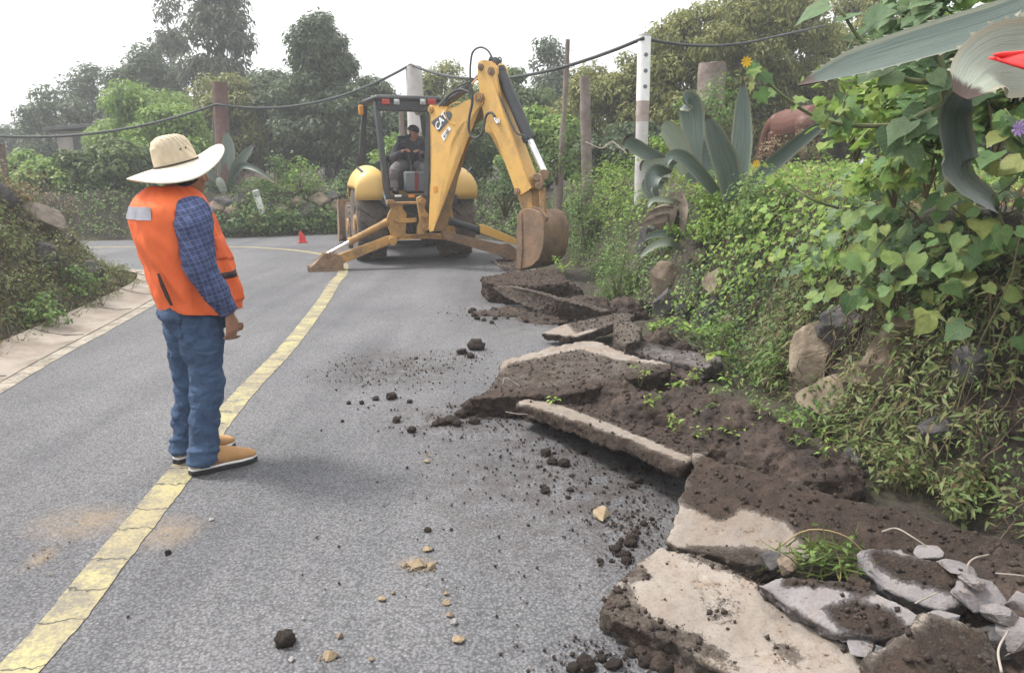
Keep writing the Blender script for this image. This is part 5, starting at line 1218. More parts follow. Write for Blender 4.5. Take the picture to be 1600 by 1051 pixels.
def on_surface(n, x0, x1, y0, y1, keep=None, clump=None):
    """area-true random points on the terrain"""
    out = []
    tot = 0
    while tot < n:
        x = rng.uniform(x0, x1, n); y = rng.uniform(y0, y1, n); g = grad(x, y); ok = rng.random(n) < np.clip(.28 / np.maximum(g[:, 2], .12), 0, 1)
        if keep is not None: ok &= keep(x, y)
        if clump: ok &= (wob(x, y, clump, 3.3) + wob(x + 5, height(x, y) * 3 + y, clump * 1.7, .3) * .7) > rng.normal(size=n) * .35 - .12
        x, y, g = x[ok], y[ok], g[ok]; out.append((x, y, g)); tot += len(x)
    x, y, g = (np.concatenate([o[i] for o in out])[:n] for i in range(3))
    return np.stack([x, y, height(x, y)], -1), g
dO_ = lambda x, y: pl_dist(x, y, OUT)
def right_bank(lo=-.05, hi=9): return lambda x, y: ((~inside(x, y, POLY)) & (pl_dist(x, y, OUT) < hi) & (pl_dist(x, y, OUT) < pl_dist(x, y, INN))) & (dO_(x, y) > lo)
GR1 = [(0.069,0.132,0.032),(0.115,0.207,0.052),(0.172,0.276,0.075),(0.230,0.299,0.098)]
m_gA = leafmat("weed_leaf", GR1)
m_gB = leafmat("bright_leaf", [(0.127,0.230,0.040),(0.196,0.333,0.057),(0.276,0.414,0.086),(0.333,0.391,0.103)])
m_gC = leafmat("deep_leaf", [(0.046,0.086,0.032),(0.075,0.132,0.046),(0.103,0.172,0.063),(0.138,0.196,0.081)])
m_gD = leafmat("mixed_dry_leaf", [(0.092,0.121,0.040),(0.138,0.190,0.063),(0.184,0.247,0.086),(0.207,0.247,0.098),(0.241,0.230,0.098),(0.161,0.115,0.063)])
m_gE = leafmat("broad_leaf", [(0.092,0.172,0.063),(0.138,0.253,0.086),(0.196,0.310,0.103),(0.253,0.356,0.103)], .5)
VEIN = {}
m_gF = leafmat("broad_grey_leaf", [(0.115,0.190,0.098),(0.161,0.253,0.127),(0.218,0.310,0.172)], .5)
def veined(cols, name):
    m = leafmat(name, cols); nt = m.node_tree; p = nt.nodes["Principled BSDF"]; tr = [x for x in nt.nodes if x.type == 'BSDF_TRANSLUCENT'][0]
    src = p.inputs["Base Color"].links[0].from_socket; uv = nt.nodes.new("ShaderNodeUVMap"); uv.uv_map = 'leaf'; sp = nt.nodes.new("ShaderNodeSeparateXYZ"); nt.links.new(uv.outputs[0], sp.inputs[0])
    au = mathn(nt, 'ABSOLUTE', sp.outputs[0]); fr = mathn(nt, 'FRACT', mathn(nt, 'MULTIPLY', mathn(nt, 'SUBTRACT', sp.outputs[1], mathn(nt, 'MULTIPLY', au, .75)), 5.5))
    vein = mathn(nt, 'MAXIMUM', ramp(nt, au, [(.0, 1), (.028, 0)]), ramp(nt, mathn(nt, 'ABSOLUTE', mathn(nt, 'SUBTRACT', fr, .5)), [(.0, .75), (.09, 0)]))
    blot = ramp(nt, noise_t(nt, coords(nt), 22, 7, .7), [(.35, .72), (.65, 1.15)])
    mu = nt.nodes.new("ShaderNodeMix"); mu.data_type = 'RGBA'; mu.blend_type = 'MULTIPLY'; mu.inputs[0].default_value = 1; nt.links.new(src, mu.inputs[6]); nt.links.new(blot, mu.inputs[7])
    edge = ramp(nt, mathn(nt, 'ADD', mathn(nt, 'MULTIPLY', au, .9), mathn(nt, 'MULTIPLY', noise_t(nt, coords(nt), 30, 5, .7), .9)), [(.82, 0), (.92, .55)])
    c = mixc(nt, mathn(nt, 'MULTIPLY', vein, .38), mu.outputs[2], (0.34, 0.42, 0.20)); c = mixc(nt, edge, c, (0.20, 0.16, 0.06)); nt.links.new(c, p.inputs["Base Color"]); nt.links.new(c, tr.inputs[0])
    bump(nt, p, mathn(nt, 'SUBTRACT', noise_t(nt, coords(nt), 40, 4), mathn(nt, 'MULTIPLY', vein, .7)), .5, .004); return m
m_dry = leafmat("dry_straw", [(0.20,0.14,0.075),(0.30,0.22,0.12),(0.38,0.28,0.16),(0.22,0.15,0.10)], .8, .15)
VEIN[m_gB] = veined([(0.123,0.224,0.039),(0.190,0.325,0.056),(0.269,0.403,0.084),(0.325,0.381,0.101)], "bright_veined_leaf")
VEIN[m_gE] = veined([(0.067,0.134,0.050),(0.123,0.235,0.078),(0.190,0.302,0.101),(0.246,0.336,0.090),(0.302,0.302,0.101)], "broad_veined_leaf")
VEIN[m_gF] = veined([(0.090,0.157,0.078),(0.146,0.235,0.112),(0.213,0.302,0.157)], "grey_veined_leaf")
m_grass = leafmat("grass_blade", [(0.06,0.10,0.025),(0.11,0.16,0.04),(0.17,0.19,0.06),(0.25,0.21,0.09)])
m_stem = pmat("green_brown_stem", (0.09,0.075,0.04), (0.16,0.14,0.07), 9, .8, .3)
m_brown = pmat("brown_stem", (0.07,0.048,0.034), (0.15,0.105,0.075), 9, .85, .5, 30)
def stuff(o, label, cat): return tag(o, label, cat, None, "stuff")

# ---- ground cover of the long bank
kb = right_bank(-.02, 6)
P, g = on_surface(26000, 0.0, 5.5, 5.2, 15.5, kb, 2.6); up = rng.random((len(P), 1)) ** 1.6 * .16
stuff(leaves("ground_cover", P + g * up + np.array([0,0,1]) * up * .5, g + (0,0,.6), rng.uniform(.025, .055, len(P)), OVATE, m_gA), "low green weeds covering the bank behind the broken slabs", "weeds")
P, g = on_surface(9000, 0.0, 5.5, 5.0, 15.5, kb, 4.2); up = rng.random((len(P), 1)) * .12
stuff(leaves("ground_cover", P + g * up, g + (0,0,.3), rng.uniform(.03, .06, len(P)), LANCE, m_gD), "dry mottled undergrowth showing between the weeds of the bank", "weeds")
P, g = on_surface(7000, 0.4, 5.5, 4.6, 15.5, right_bank(.45, 6), 3.4); up = .05 + rng.random((len(P), 1)) * .22
stuff(leaves("ground_cover", P + g * up * .5 + np.array([0,0,1]) * up * .6, g * .4 + (0,0,1), rng.uniform(.04, .075, len(P)), OVATE, m_gB), "bright green weeds along the top of the bank", "weeds")
P, g = on_surface(5200, -0.5, 8, 3.5, 16, right_bank(.8, 9)); T = np.zeros((len(P),3)); T[:,2] = 1; T += rng.normal(size=T.shape) * .45
stuff(leaves("dry_grass", P, rng.normal(size=P.shape), rng.uniform(.12, .34, len(P)), BLADE, m_dry, T=T), "dry straw coloured grass on the plateau above the bank", "grass")
# near wall: hanging lance-leaved plants
P, g = on_surface(14000, 1.3, 3.6, 1.6, 5.6, right_bank(-.05, 1.4), 3.6); z = P[:, 2]; out = rng.random((len(P), 1)) ** 1.3 * .20
BC = hit(1300, 590); BC2 = hit(1240, 530); keepz = (z < 1.25) & (np.hypot(P[:,0]-BC.x, np.hypot(P[:,1]-BC.y, P[:,2]-BC.z)) > .27); P, g, out = P[keepz], g[keepz], out[keepz]
T = g * .5 + rng.normal(size=P.shape) * .55 + (0, 0, -.25)
stuff(leaves("creeping_plants", P + g * out, g * .7 + (0,0,.8), rng.uniform(.03, .085, len(P)), NARROW, m_gD, T=T), "tangled narrow-leaved plants hanging over the near wall", "creeping plants")
P, g = on_surface(4200, 1.3, 3.6, 1.6, 5.6, right_bank(-.05, 1.3), 5.2); out = rng.random((len(P), 1)) ** 1.2 * .22; kk = np.hypot(P[:,0]-BC.x, np.hypot(P[:,1]-BC.y, P[:,2]-BC.z)) > .27; P, g, out = P[kk], g[kk], out[kk]
stuff(leaves("creeping_plants", P + g * out, g + (0,0,.6), rng.uniform(.02, .04, len(P)), LANCE, m_gA), "small pointed leaves scattered through the hanging plants", "creeping plants")
bm = NB()
P, g = on_surface(1000, 1.3, 3.4, 1.7, 5.6, right_bank(.0, 1.2))
for p, n in zip(P, g):
    a = Vector(p) + Vector(n) * rng.uniform(.02, .12); L = rng.uniform(.15, .5); q = [a]
    for k in range(3): q.append(q[-1] + Vector(rng.normal(size=3) * .05) + Vector((n[0] * .02, n[1] * .02, -L / 3)))
    tube(bm, q, rng.uniform(.0015, .0035), 4)
stuff(smooth(put("creeper_stems", bm, m_brown), 180), "thin brown stems tangled in the hanging plants", "stems")
# verge: dots of weeds on the dark mound
def spot_points(lst, spread, n, z=None, up=.12):
    out = []
    for a, b, w, hgt in lst:
        c = G(a, b, hgt); q = rng.normal(size=(int(n * w), 3)) * (spread * w, spread * w, .02); q[:, 2] = rng.random(len(q)) * up * w; out.append(q + np.array(c))
    return np.vstack(out)
def sprig(label, px, py, zz, r, h, n, size, tmpl, mat, group, name="weed", cat="weed", stem=m_stem, ns=5, c=None):
    c = c or G(px, py, zz); t = thing(name, label, cat, tuple(c), 0, group)
    bm = NB(); tips = []
    for k in range(ns):
        a = rng.uniform(0, 6.28); rr = r * rng.uniform(.3, 1); tip = Vector((math.cos(a) * rr, math.sin(a) * rr, h * rng.uniform(.5, 1.05)))
        mid = tip * .5 + Vector((0, 0, h * .12)); q = curve_pts([(0, 0, -.03), tuple(mid), tuple(tip)], 7); tube(bm, q, [max(.0015, .004 * h / .3) * (1 - .6 * i / 6) for i in range(7)], 5); tips.append(q)
    P = []; Nn = []; T = []
    per = max(1, n // ns)
    for q in tips:
        for _ in range(per):
            s = rng.uniform(.2, 1) ** .7 * 6; i = min(int(s), 5); p = q[i].lerp(q[i + 1], s - i); P.append(tuple(p)); d = rng.normal(size=3); d[2] = abs(d[2]) * .3; T.append(d); Nn.append((0, 0, 1))
    T = np.array(T); P = np.array(P)
    smooth(put("stem", bm, stem, t), 180)
    leaves("foliage", P + T * size * .15, np.array(Nn) + T * .15, rng.uniform(.55, 1.1, len(P)) * size, tmpl, mat, t, T=T, nj=.35)
    return t
gp = "small weeds rooted in the dark earth mound"
for a, b, z in [(1000,600,.2),(1050,612,.22),(1085,600,.25),(1120,625,.25),(1145,612,.26),(1180,640,.26),(1195,660,.25),(1230,680,.25),(1100,660,.15),(1060,680,.12),(1250,700,.2),(1010,640,.18),(1150,690,.12),(1285,720,.2)]:
    sprig("small pale green weed rooted in the dark earth mound behind the slabs", a, b, z, .10, .13, 26, .045, LANCE, m_gB if rng.random() < .6 else m_gA, gp)
for a, b, z in [(1020,518,.32),(1045,512,.34),(1070,520,.32),(1095,525,.28)]:
    sprig("bright green weed on the earth of the curved gutter strip", a, b, z, .09, .09, 30, .05, OVATE, m_gB, "weeds on the curved gutter strip")
sprig("single broad bright leaf weed at the end of the curved strip", 1118, 565, .2, .05, .07, 10, .075, HEART, m_gB, None)
sprig("tiny pale weed growing on top of the tipped narrow slab", 862, 632, .14, .05, .05, 12, .04, OVATE, m_gB, None)
sprig("small clump of green weed beside the bucket, on the earth-caked slab", 885, 425, .28, .22, .18, 110, .06, LANCE, m_gB, None)
sprig("yellowish weed in the lumpy earth behind the tipped slab", 1092, 690, .12, .06, .10, 22, .03, OVATE, m_gB, None)
# torn grass tuft on the long slab
c = G(1285, 880, .16); t = thing("grass_tuft", "torn-out tuft of grass and stalks lying on the long slab", "grass", tuple(c))
n = 130; P = rng.normal(size=(n, 3)) * (.07, .05, .012) + (0, 0, .03); T = rng.normal(size=(n, 3)) * (1, .8, .45) + (.25, -.1, .35)
leaves("blades", P, rng.normal(size=(n, 3)), rng.uniform(.05, .15, n), BLADE, m_grass, t, T=T); n = 60
leaves("torn_leaves", rng.normal(size=(n, 3)) * (.09, .06, .015) + (0, 0, .05), np.tile((0, 0, 1.), (n, 1)), rng.uniform(.03, .06, n), LANCE, m_gA, t)
bm = NB()
tube(bm, curve_pts([(-.16,.05,.03),(-.06,.03,.12),(.05,-.02,.13),(.14,-.04,.06)], 12), .003, 5); smooth(put("stalk", bm, m_dry, t), 180)

# ---- pale roots / wires and sticks in the rubble
m_root = pmat("bleached_root", (0.24,0.20,0.17), (0.36,0.31,0.27), 20, .8, .3)
for ctrl, r, lab in [([(1378,830,.28),(1400,825,.30),(1425,838,.30),(1455,858,.27)], .006, "pale thin root arching over the long slab"), ([(1520,905,.28),(1512,885,.32),(1522,872,.34),(1545,866,.34)], .007, "pale bent root sticking up beside the cream stone"),
        ([(1555,895,.28),(1590,898,.29),(1620,903,.28)], .005, "pale straight root at the right edge of the rubble"), ([(1565,1050,.26),(1560,1015,.28),(1575,985,.29)], .007, "pale forked root at the bottom right corner"), ([(1430,942,.27),(1450,932,.28),(1466,924,.29)], .005, "short pale stick poking out of the rubble"), ([(790,643,.10),(806,646,.13),(825,647,.14)], .004, "thin pale rod end poking out of the tipped slab"), ([(785,600,.16),(792,590,.17),(830,616,.16)], .004, "pale dry stalk lying on the big flat slab")]:
    bm = NB(); tube(bm, curve_pts([G(*c) for c in ctrl], 14), [r * .6 * (1 - .35 * i / 13) for i in range(14)], 6); tag(smooth(put("root", bm, m_root), 180), lab, "root")
# dead branch leaning on the bank
bm = NB(); q = [hit(1262, 470) + Vector((-.03,-.05,.03)), hit(1245, 520) + Vector((-.05,-.10,0)), hit(1225, 565) + Vector((-.05,-.12,0)), hit(1200, 600) + Vector((-.08,-.12,0))]
tube(bm, curve_pts(q, 16), [.020,.022,.026,.028,.03,.03,.031,.03,.032,.034,.034,.036,.036,.034,.03,.02], 10)
me = bpy.data.meshes.new("b"); bm.to_mesh(me); bm.free(); roughen(me, .008, 9, 2.0); tag(smooth(put("dead_branch", me, m_brown), 180), "dead brown branch leaning against the bank beside the tan boulder", "branch")

# ---- stones of the old wall showing through
def wstone(label, px, py, w, h, mat, seed, out=.0, depth=.6, name="boulder", group=None, flat=0):
    c = hit(px, py); n = grad(np.array([c.x]), np.array([c.y]))[0]; c = c + Vector(n) * out
    d = (c - CAM).length; bm = NB(); ball(bm, (0,0,0), 1, 4); off = Vector((seed * 3.1, seed * 7.7, seed)); W = w / FPX * d / 2; H = h / FPX * d / 2
    for v in bm.verts:
        nn = v.co.copy(); k = 1 + .28 * fbm(nn * 1.2 + off) + .10 * fbm(nn * 4 + off) + .03 * fbm(nn * 12 + off)
        for j in range(9):
            pn = Vector((math.sin(j * 2.4 + seed), math.cos(j * 1.7 + seed * 2), math.sin(j * 3.1 + seed * 3))).normalized(); dd = nn.dot(pn) * k
            if dd > .66: nn -= pn * (dd - .66) / k
        v.co = Vector((nn.x * k * W, nn.y * k * W * depth, nn.z * k * H))
    return tag(smooth(put(name, bm, mat, loc=c), 45), label, "boulder", group)
m_pale = pmat("pale_lichen_boulder", (0.16,0.125,0.09), (0.33,0.27,0.20), 3.0, .9, .7, 16, bdist=.03)
wstone("large tan boulder embedded low in the near wall, right of the dead branch", 1290, 560, 92, 100, m_pale, 1.2, .06)
wstone("tan boulder lowest in the near wall, under the large one", 1318, 640, 105, 84, m_pale, 4.6, .06)
wstone("small tan stone wedged beside the two stacked tan boulders", 1352, 600, 50, 56, m_pale, 9.1, .04)
wstone("grey stone directly above the large tan boulder", 1330, 520, 80, 70, m_dkrk, 7.7, .05)
wstone("brownish stone embedded right of the large tan boulder", 1400, 580, 90, 130, m_brk, 3.9, .03)
for i, (a, b, w, h, mm, lab) in enumerate([(1022,382,52,46,1,"dark slanted stone below the dried agave leaves"),(1048,440,58,52,0,"brown angular stone below the dark slanted one"),(1052,478,46,58,1,"dark upright stone at the foot of the wall near the curved strip"),(1080,488,30,46,1,"narrow dark stone beside the dark upright one"),(1120,500,40,60,1,"grey stone in shadow left of the hanging weeds"),(1100,410,30,26,0,"small tan stone high in the weedy bank"),(1150,520,36,40,0,"brown stone at the foot of the weedy bank"),(1130,455,50,50,3,"pale mossy stone among the bank weeds"),
        (1440,520,60,50,0,"tan stone under the broad-leaved vine at the right"),(1480,690,60,50,1,"grey stone deep in the hanging plants at the right"),(1330,745,50,50,1,"dark stone at the foot of the near wall"),(1530,590,70,50,1,"dark stone in the upper part of the near wall at the right")]):
    wstone(lab, a, b, w, h, [m_brk, m_dkrk, m_brk, m_pale][mm], i * 1.9 + 2.2, .07)
m_dirtrk = pmat("dusty_boulder", (0.10,0.085,0.065), (0.22,0.185,0.15), 3, .95, .8, 18, bdist=.04)
for i, (a, b, w, h, mm, lab) in enumerate([(60,345,90,52,0,"biggest flat boulder on top of the left bank"),(70,400,60,36,1,"grey stone half buried below the biggest left boulder"),(138,424,52,36,1,"dark rounded stone at the tip of the left bank"),(176,440,30,24,0,"brown stone at the very tip of the left bank"),(100,372,36,40,1,"upright dark stone right of the biggest left boulder"),(5,310,50,50,1,"dark stone at the left edge above the boulder")]):
    wstone(lab, a, b, w, h, [m_dirtrk, m_dkrk][mm], i * 2.3 + 5.1, -.04)
fwg = "stones of the old wall behind the red marker"
for i, (a, b, w, h) in enumerate([(465,320,22,16),(482,330,24,14),(500,316,26,22),(470,338,20,12),(525,328,24,22),(505,338,20,12),(540,340,22,20),(350,320,30,22),(362,335,28,20),(375,318,22,18),(335,330,24,20),(455,345,16,12),(440,330,18,14),(520,310,20,14),(395,345,18,14)]):
    wstone("grey brown stone of the overgrown wall beyond the road bend", a, b, w * 1.25, h * 1.25, m_dkrk if i % 2 else m_brk, i * 1.7 + .3, .06, group=fwg, name="wall_stone")

# ---- broad-leaved vines at the near right
def vine(label, region, n, size, tmpl, mat, outlo, outhi, stems=14, name="vine", z_add=(0, .0), group=None, zmin=-1):
    """leaves hung on stems trailing over the bank inside a region given by terrain points"""
    pts = [hit(a, b) for a, b in region]; c = sum(pts, Vector()) / len(pts)
    t = thing(name, label, "vine", tuple(c), 0, group); P = []; Nn = []; T = []
    poly = [(p.x, p.y) for p in pts]
    for k in range(stems):
        for _ in range(50):
            i, j = rc.randrange(len(pts)), rc.randrange(len(pts)); s = rc.random()
            a0, a1 = rc.uniform(min(r[0] for r in region), max(r[0] for r in region)), rc.uniform(min(r[1] for r in region), max(r[1] for r in region))
            if pip(a0, a1, region): break
        s0 = hit(a0, a1); ln = []
        q = s0.copy(); d = Vector((rng.normal() * .5 - .3, rng.normal() * .6, 0))
        for u in range(8):
            x, y = q.x, q.y; hh = hz(x, y); g_ = Vector(grad(np.array([x]), np.array([y]))[0]); o = rng.uniform(outlo, outhi)
            ln.append(Vector((x, y, hh)) + g_ * o + Vector((0, 0, rng.uniform(*z_add))))
            q = q + d * .07; d += Vector((rng.normal() * .2, rng.normal() * .2, 0))
        ln = curve_pts(ln, 18); bm = NB(); tube(bm, [p - c for p in ln], [.006 - .004 * i / 17 for i in range(18)], 5); smooth(put("stem", bm, m_stem, t), 180)
        for _ in range(n // stems):
            i = rc.randrange(17); p = ln[i].lerp(ln[i + 1], rc.random()); g_ = Vector(grad(np.array([p.x]), np.array([p.y]))[0])
            off = g_ * rng.uniform(0, .10) + Vector(rng.normal(size=3) * .07)
            P.append(tuple(p + off)); Nn.append(tuple(g_ * .8 + Vector((-.15, -.35, .55)))); T.append(tuple(Vector(rng.normal(size=3) * .6) + Vector((0, -.2, -.7))))
    P = np.array(P); Nn = np.array(Nn); T = np.array(T); kz = P[:, 2] > zmin + rng.normal(size=len(P)) * .05; P, Nn, T = P[kz], Nn[kz], T[kz]
    leaves("foliage", P, Nn, rng.uniform(.5, 1.15, len(P)) * size, tmpl, mat, t, T=T, local=tuple(c), nj=.42)
    return t
vine("vine with big heart-shaped leaves spilling over the wall at the right edge", [(1440,300),(1660,240),(1700,440),(1560,450),(1470,440),(1420,390)], 300, .115, HEART, m_gE, .06, .34, 16, zmin=.86)
vine("vine with lobed grey-green leaves in the middle of the near bank", [(1330,300),(1480,290),(1500,420),(1400,460),(1330,430)], 330, .085, LOBED, m_gF, .05, .28, 16, zmin=.86)
vine("light green vine with small lobed leaves at the left end of the leafy curtain", [(1250,330),(1360,300),(1380,450),(1300,480),(1250,440)], 520, .065, LOBED, m_gB, .04, .22, 18, zmin=.86)
vine("low creeping vine with rounded leaves under the big-leaved vine", [(1360,430),(1600,410),(1650,480),(1450,500),(1330,480)], 150, .075, HEART, m_gE, .02, .16, 12, zmin=.74)
vine("green climber on the bank between the agave and the leafy curtain", [(1160,300),(1270,270),(1270,420),(1180,470),(1130,400)], 900, .05, OVATE, m_gB, .02, .2, 22)
vine("dark small-leaved creeper on the steep weedy bank", [(1100,380),(1230,380),(1260,560),(1160,600),(1090,480)], 1100, .042, OVATE, m_gC, .01, .14, 24)

# ---- bushes: clump-built, each a thing
def bush(label, px, py, wpx, hpx, mat, size, n, tmpl=OVATE, name="bush", cat="bush", y=None, group=None, sink=.15, stems=6, c=None, clumps=26, flat=.8):
    c = c or (AT(px, py, y) if y else hit(px, py)); d = (c - CAM).length; W = wpx / FPX * d / 2; H = hpx / FPX * d
    t = thing(name, label, cat, tuple(c), 0, group)
    K = rng.normal(size=(clumps, 3)); K = unit(K); K *= rng.uniform(.45, .95, (clumps, 1)); K[:, 2] = np.abs(K[:, 2]) * .95 + .05
    cs = K * (W, W * flat, H); cr = rng.uniform(.18, .34, clumps) * min(W, H * .8)
    idx = rng.integers(0, clumps, n); P = cs[idx] + rng.normal(size=(n, 3)) * cr[idx][:, None] * (1, 1, .75) * .7
    P[:, 2] = np.maximum(P[:, 2], -.05 * H)
    Nn = unit(P / (W, W, H)) + (0, 0, .7)
    leaves("foliage", P, Nn, rng.uniform(.6, 1.2, n) * size, tmpl, mat, t, tdown=.3, nj=.6)
    bm = NB()
    for k in range(stems):
        e = Vector(cs[k % clumps]) * .9; tube(bm, curve_pts([(0, 0, -.1), tuple(e * .5 + Vector((0, 0, .1 * H))), tuple(e)], 6), [max(.004, .02 * H) * (1 - .7 * i / 5) for i in range(6)], 5)
    smooth(put("stem", bm, m_stem, t), 180)
    return t
bush("bright lime green weed bush left of the dried agave", 965, 340, 110, 110, m_gB, .06, 1500, LANCE)
bush("leafy bush on the bank just right of the digging bucket", 915, 390, 90, 130, m_gA, .055, 1500, OVATE)
bush("green bush at the wall foot behind the thin tilted slab", 965, 470, 90, 100, m_gA, .05, 1500, LANCE)
bush("dark green bush on the bank between the boom and the stick", 790, 330, 110, 120, m_gC, .07, 1500, OVATE, y=14.2)
bush("grey-green bush with pinkish dry heads right of the stick", 870, 280, 80, 80, m_gA, .06, 900, LANCE, y=13.0)
bush("pale dry weed bush with reddish seed heads behind the agave", 1090, 265, 110, 80, m_dry, .05, 1000, OVATE)
bush("beige dry weed bush right of the tall agave leaf", 1195, 262, 80, 90, m_dry, .045, 1000, OVATE)
bush("yellow-flecked bush right of the white post", 1040, 250, 70, 60, m_gB, .045, 700, OVATE, y=8.8)
bush("green bush below the tall agave on the bank face", 1110, 370, 120, 90, m_gB, .05, 1500, OVATE)
bush("small-leaved bush on the bank face above the wall stones", 1190, 360, 120, 90, m_gA, .045, 1600, OVATE)
bush("leafy green bush in front of the tree stump", 1120, 190, 110, 75, m_gA, .07, 900, OVATE, y=12.0)
bush("weedy clump growing through the dried agave leaves", 1045, 392, 60, 60, m_gA, .04, 500, LANCE)
# hanging sprays at the foot of the near wall
for a, b, lab in [(1120,580,"leafy spray at the wall foot beside the curved strip"),(1215,600,"leafy spray below the dead branch"),(1270,680,"leafy spray below the large tan boulder"),(1390,770,"leafy spray at the foot of the near wall behind the long slab"),(1500,800,"leafy spray at the wall foot near the right edge")]:
    bush(lab, a, b, 100, 80, m_gD if a > 1300 else m_gA, .05, 420, LANCE, clumps=16)
# tall weeds with long bare stems reaching across at the upper right
m_gst = pmat("green_stalk", (0.10,0.12,0.055), (0.17,0.18,0.085), 12, .7, .2)
def tall_weed(label, ctrl, r0, leafs, size, tmpl=HEART, mat=None, twigs=(), flowers=()):
    pts = [AT(*c) for c in ctrl]; c0 = pts[0]; t = thing("tall_weed", label, "weed", tuple(c0)); q = curve_pts(pts, 26)
    bm = NB(); tube(bm, [p - c0 for p in q], [r0 * (1 - .7 * i / 25) for i in range(26)], 7); smooth(put("stem", bm, m_gst, t), 180)
    P = []; T = []; L = []
    for tw in twigs:
        tq = curve_pts([AT(*c) for c in tw], 12); b2 = NB(); tube(b2, [p - c0 for p in tq], [r0 * .6 * (1 - .6 * i / 11) for i in range(12)], 6); smooth(put("twig", b2, m_gst, t), 180)
        for a in np.linspace(.25, 1, 5): L.append(tq[min(11, int(a * 11))])
    for a in np.linspace(.25, 1, leafs): L.append(q[min(25, int(a * 25))])
    for p in L:
        for _ in range(2): P.append(tuple(p + Vector(rng.normal(size=3) * .025))); T.append(tuple(rng.normal(size=3) * (.7, .4, .4) + (0, 0, -.5)))
    leaves("foliage", P, np.tile((-.2, -.7, .6), (len(P), 1)), rng.uniform(.5, 1.1, len(P)) * size, tmpl, mat or m_gE, t, T=np.array(T), local=tuple(c0), nj=.5)
    for a in flowers:
        f = AT(*a[:3]) - c0; b3 = NB()
        for k in range(9):
            an = k * .698; p1 = f + Vector((math.cos(an), -.25, math.sin(an))) * a[3]; prism(b3, [f, f + Vector((math.cos(an - .25), -.15, math.sin(an - .25))) * a[3] * .7, p1, f + Vector((math.cos(an + .25), -.15, math.sin(an + .25))) * a[3] * .7], (0, .002, 0))
        put("flower", b3, a[4], t)
m_yfl = pmat("yellow_petal", (0.70,0.42,0.02), (0.8,0.5,0.03), 9, .6, 0); m_vio = pmat("violet_petal", (0.42,0.25,0.62), (0.5,0.33,0.7), 9, .6, 0)
tall_weed("tall weed whose bare stem slants down to the right above the horse", [(1440,194,3.4),(1330,196,3.3),(1260,175,3.3),(1200,130,3.3),(1168,98,3.3)], .012, 7, .075, LOBED, None, [[(1330,196,3.3),(1318,170,3.3),(1325,140,3.3)]], [(1166,97,3.28,.025,m_yfl)])
tall_weed("thick upright stalk with broad leaves behind the giant agave leaf", [(1485,300,3.0),(1480,190,3.0),(1470,100,3.0),(1455,40,3.0),(1450,-20,3.0)], .022, 10, .13, HEART, m_gF, [[(1470,128,3.0),(1410,122,2.95),(1350,70,2.9),(1310,10,2.9)], [(1478,160,3.0),(1420,190,2.9),(1390,230,2.9)], [(1465,70,3.0),(1520,40,3.0),(1570,60,3.0)]])
tall_weed("weed with yellow-green stalk trailing over the bank below the agave", [(1310,325,4.4),(1270,312,4.4),(1235,290,4.5),(1205,275,4.5)], .010, 6, .07, LOBED, m_gB, [], [(1181,256,5.5,.03,m_yfl)])
tall_weed("leafy tall weed with a violet flower at the right edge", [(1640,330,2.7),(1620,260,2.7),(1595,205,2.7),(1570,170,2.75)], .010, 14, .09, HEART, m_gE, [[(1620,260,2.7),(1560,250,2.7),(1530,240,2.7)]], [(1592,201,2.62,.03,m_vio)])
for i, (a, b, y) in enumerate([(1400,150,3.9),(1340,180,4.4),(1450,230,3.4),(1560,180,3.3),(1400,250,4.0),(1540,110,3.9),(1600,130,3.6),(1430,40,3.8),(1530,40,3.9),(1590,60,3.7)]):
    c = AT(a, b + 45, y); bush(["pale lobed-leaf shrub between the stalk and the horse","yellow-green leafy shrub right of the grazing horse","broad-leaved shrub under the hanging agave leaf","dense green shrub behind the pale agave leaf","leafy shrub below the slanting weed stem","broad-leaved shrub above the pale agave leaf","green shrub at the right edge behind the red scrap","leafy top of a climbing shrub at the upper right","light leafy shrub at the top right behind the giant leaf","leafy shrub in the top right corner"][i], a, b, 130, 120, [m_gB, m_gB, m_gE, m_gE, m_gB, m_gF, m_gE, m_gF, m_gB, m_gE][i], .075, 190, HEART if i % 2 else LOBED, c=c, clumps=16, stems=5)

# ---- agaves
def agmat(name, a, b, edge, scar):
    m, nt, p = _mat(name); v = coords(nt)
    s_ = nt.nodes.new("ShaderNodeAttribute"); s_.attribute_name = "along"; u_ = nt.nodes.new("ShaderNodeAttribute"); u_.attribute_name = "across"
    cb = nt.nodes.new("ShaderNodeCombineXYZ"); nt.links.new(mathn(nt, 'MULTIPLY', s_.outputs["Fac"], 2.2), cb.inputs[0]); nt.links.new(mathn(nt, 'MULTIPLY', u_.outputs["Fac"], 9.0), cb.inputs[1])
    oi = nt.nodes.new("ShaderNodeObjectInfo"); nt.links.new(mathn(nt, 'MULTIPLY', oi.outputs["Random"], 40.0), cb.inputs[2])
    f = noise_t(nt, cb.outputs[0], 1.6, 8, .65); c = mixc(nt, ramp(nt, f, [(.3, 0), (.7, 1)]), a, b)
    c = mixc(nt, ramp(nt, mathn(nt, 'ADD', mathn(nt, 'ABSOLUTE', u_.outputs["Fac"]), mathn(nt, 'MULTIPLY', f, .25)), [(.90, 0), (1.08, .8)]), c, edge)
    c = mixc(nt, ramp(nt, noise_t(nt, v, 13, 8, .75), [(.60, 0), (.72, .7)]), c, scar)
    c = mixc(nt, ramp(nt, mathn(nt, 'ADD', s_.outputs["Fac"], mathn(nt, 'MULTIPLY', f, .12)), [(.97, 0), (1.02, 1)]), c, (0.07, 0.045, 0.035))
    nt.links.new(c, p.inputs["Base Color"]); nt.links.new(ramp(nt, f, [(.3, .38), (.7, .65)]), p.inputs["Roughness"]); bump(nt, p, f, .35, .01); return m
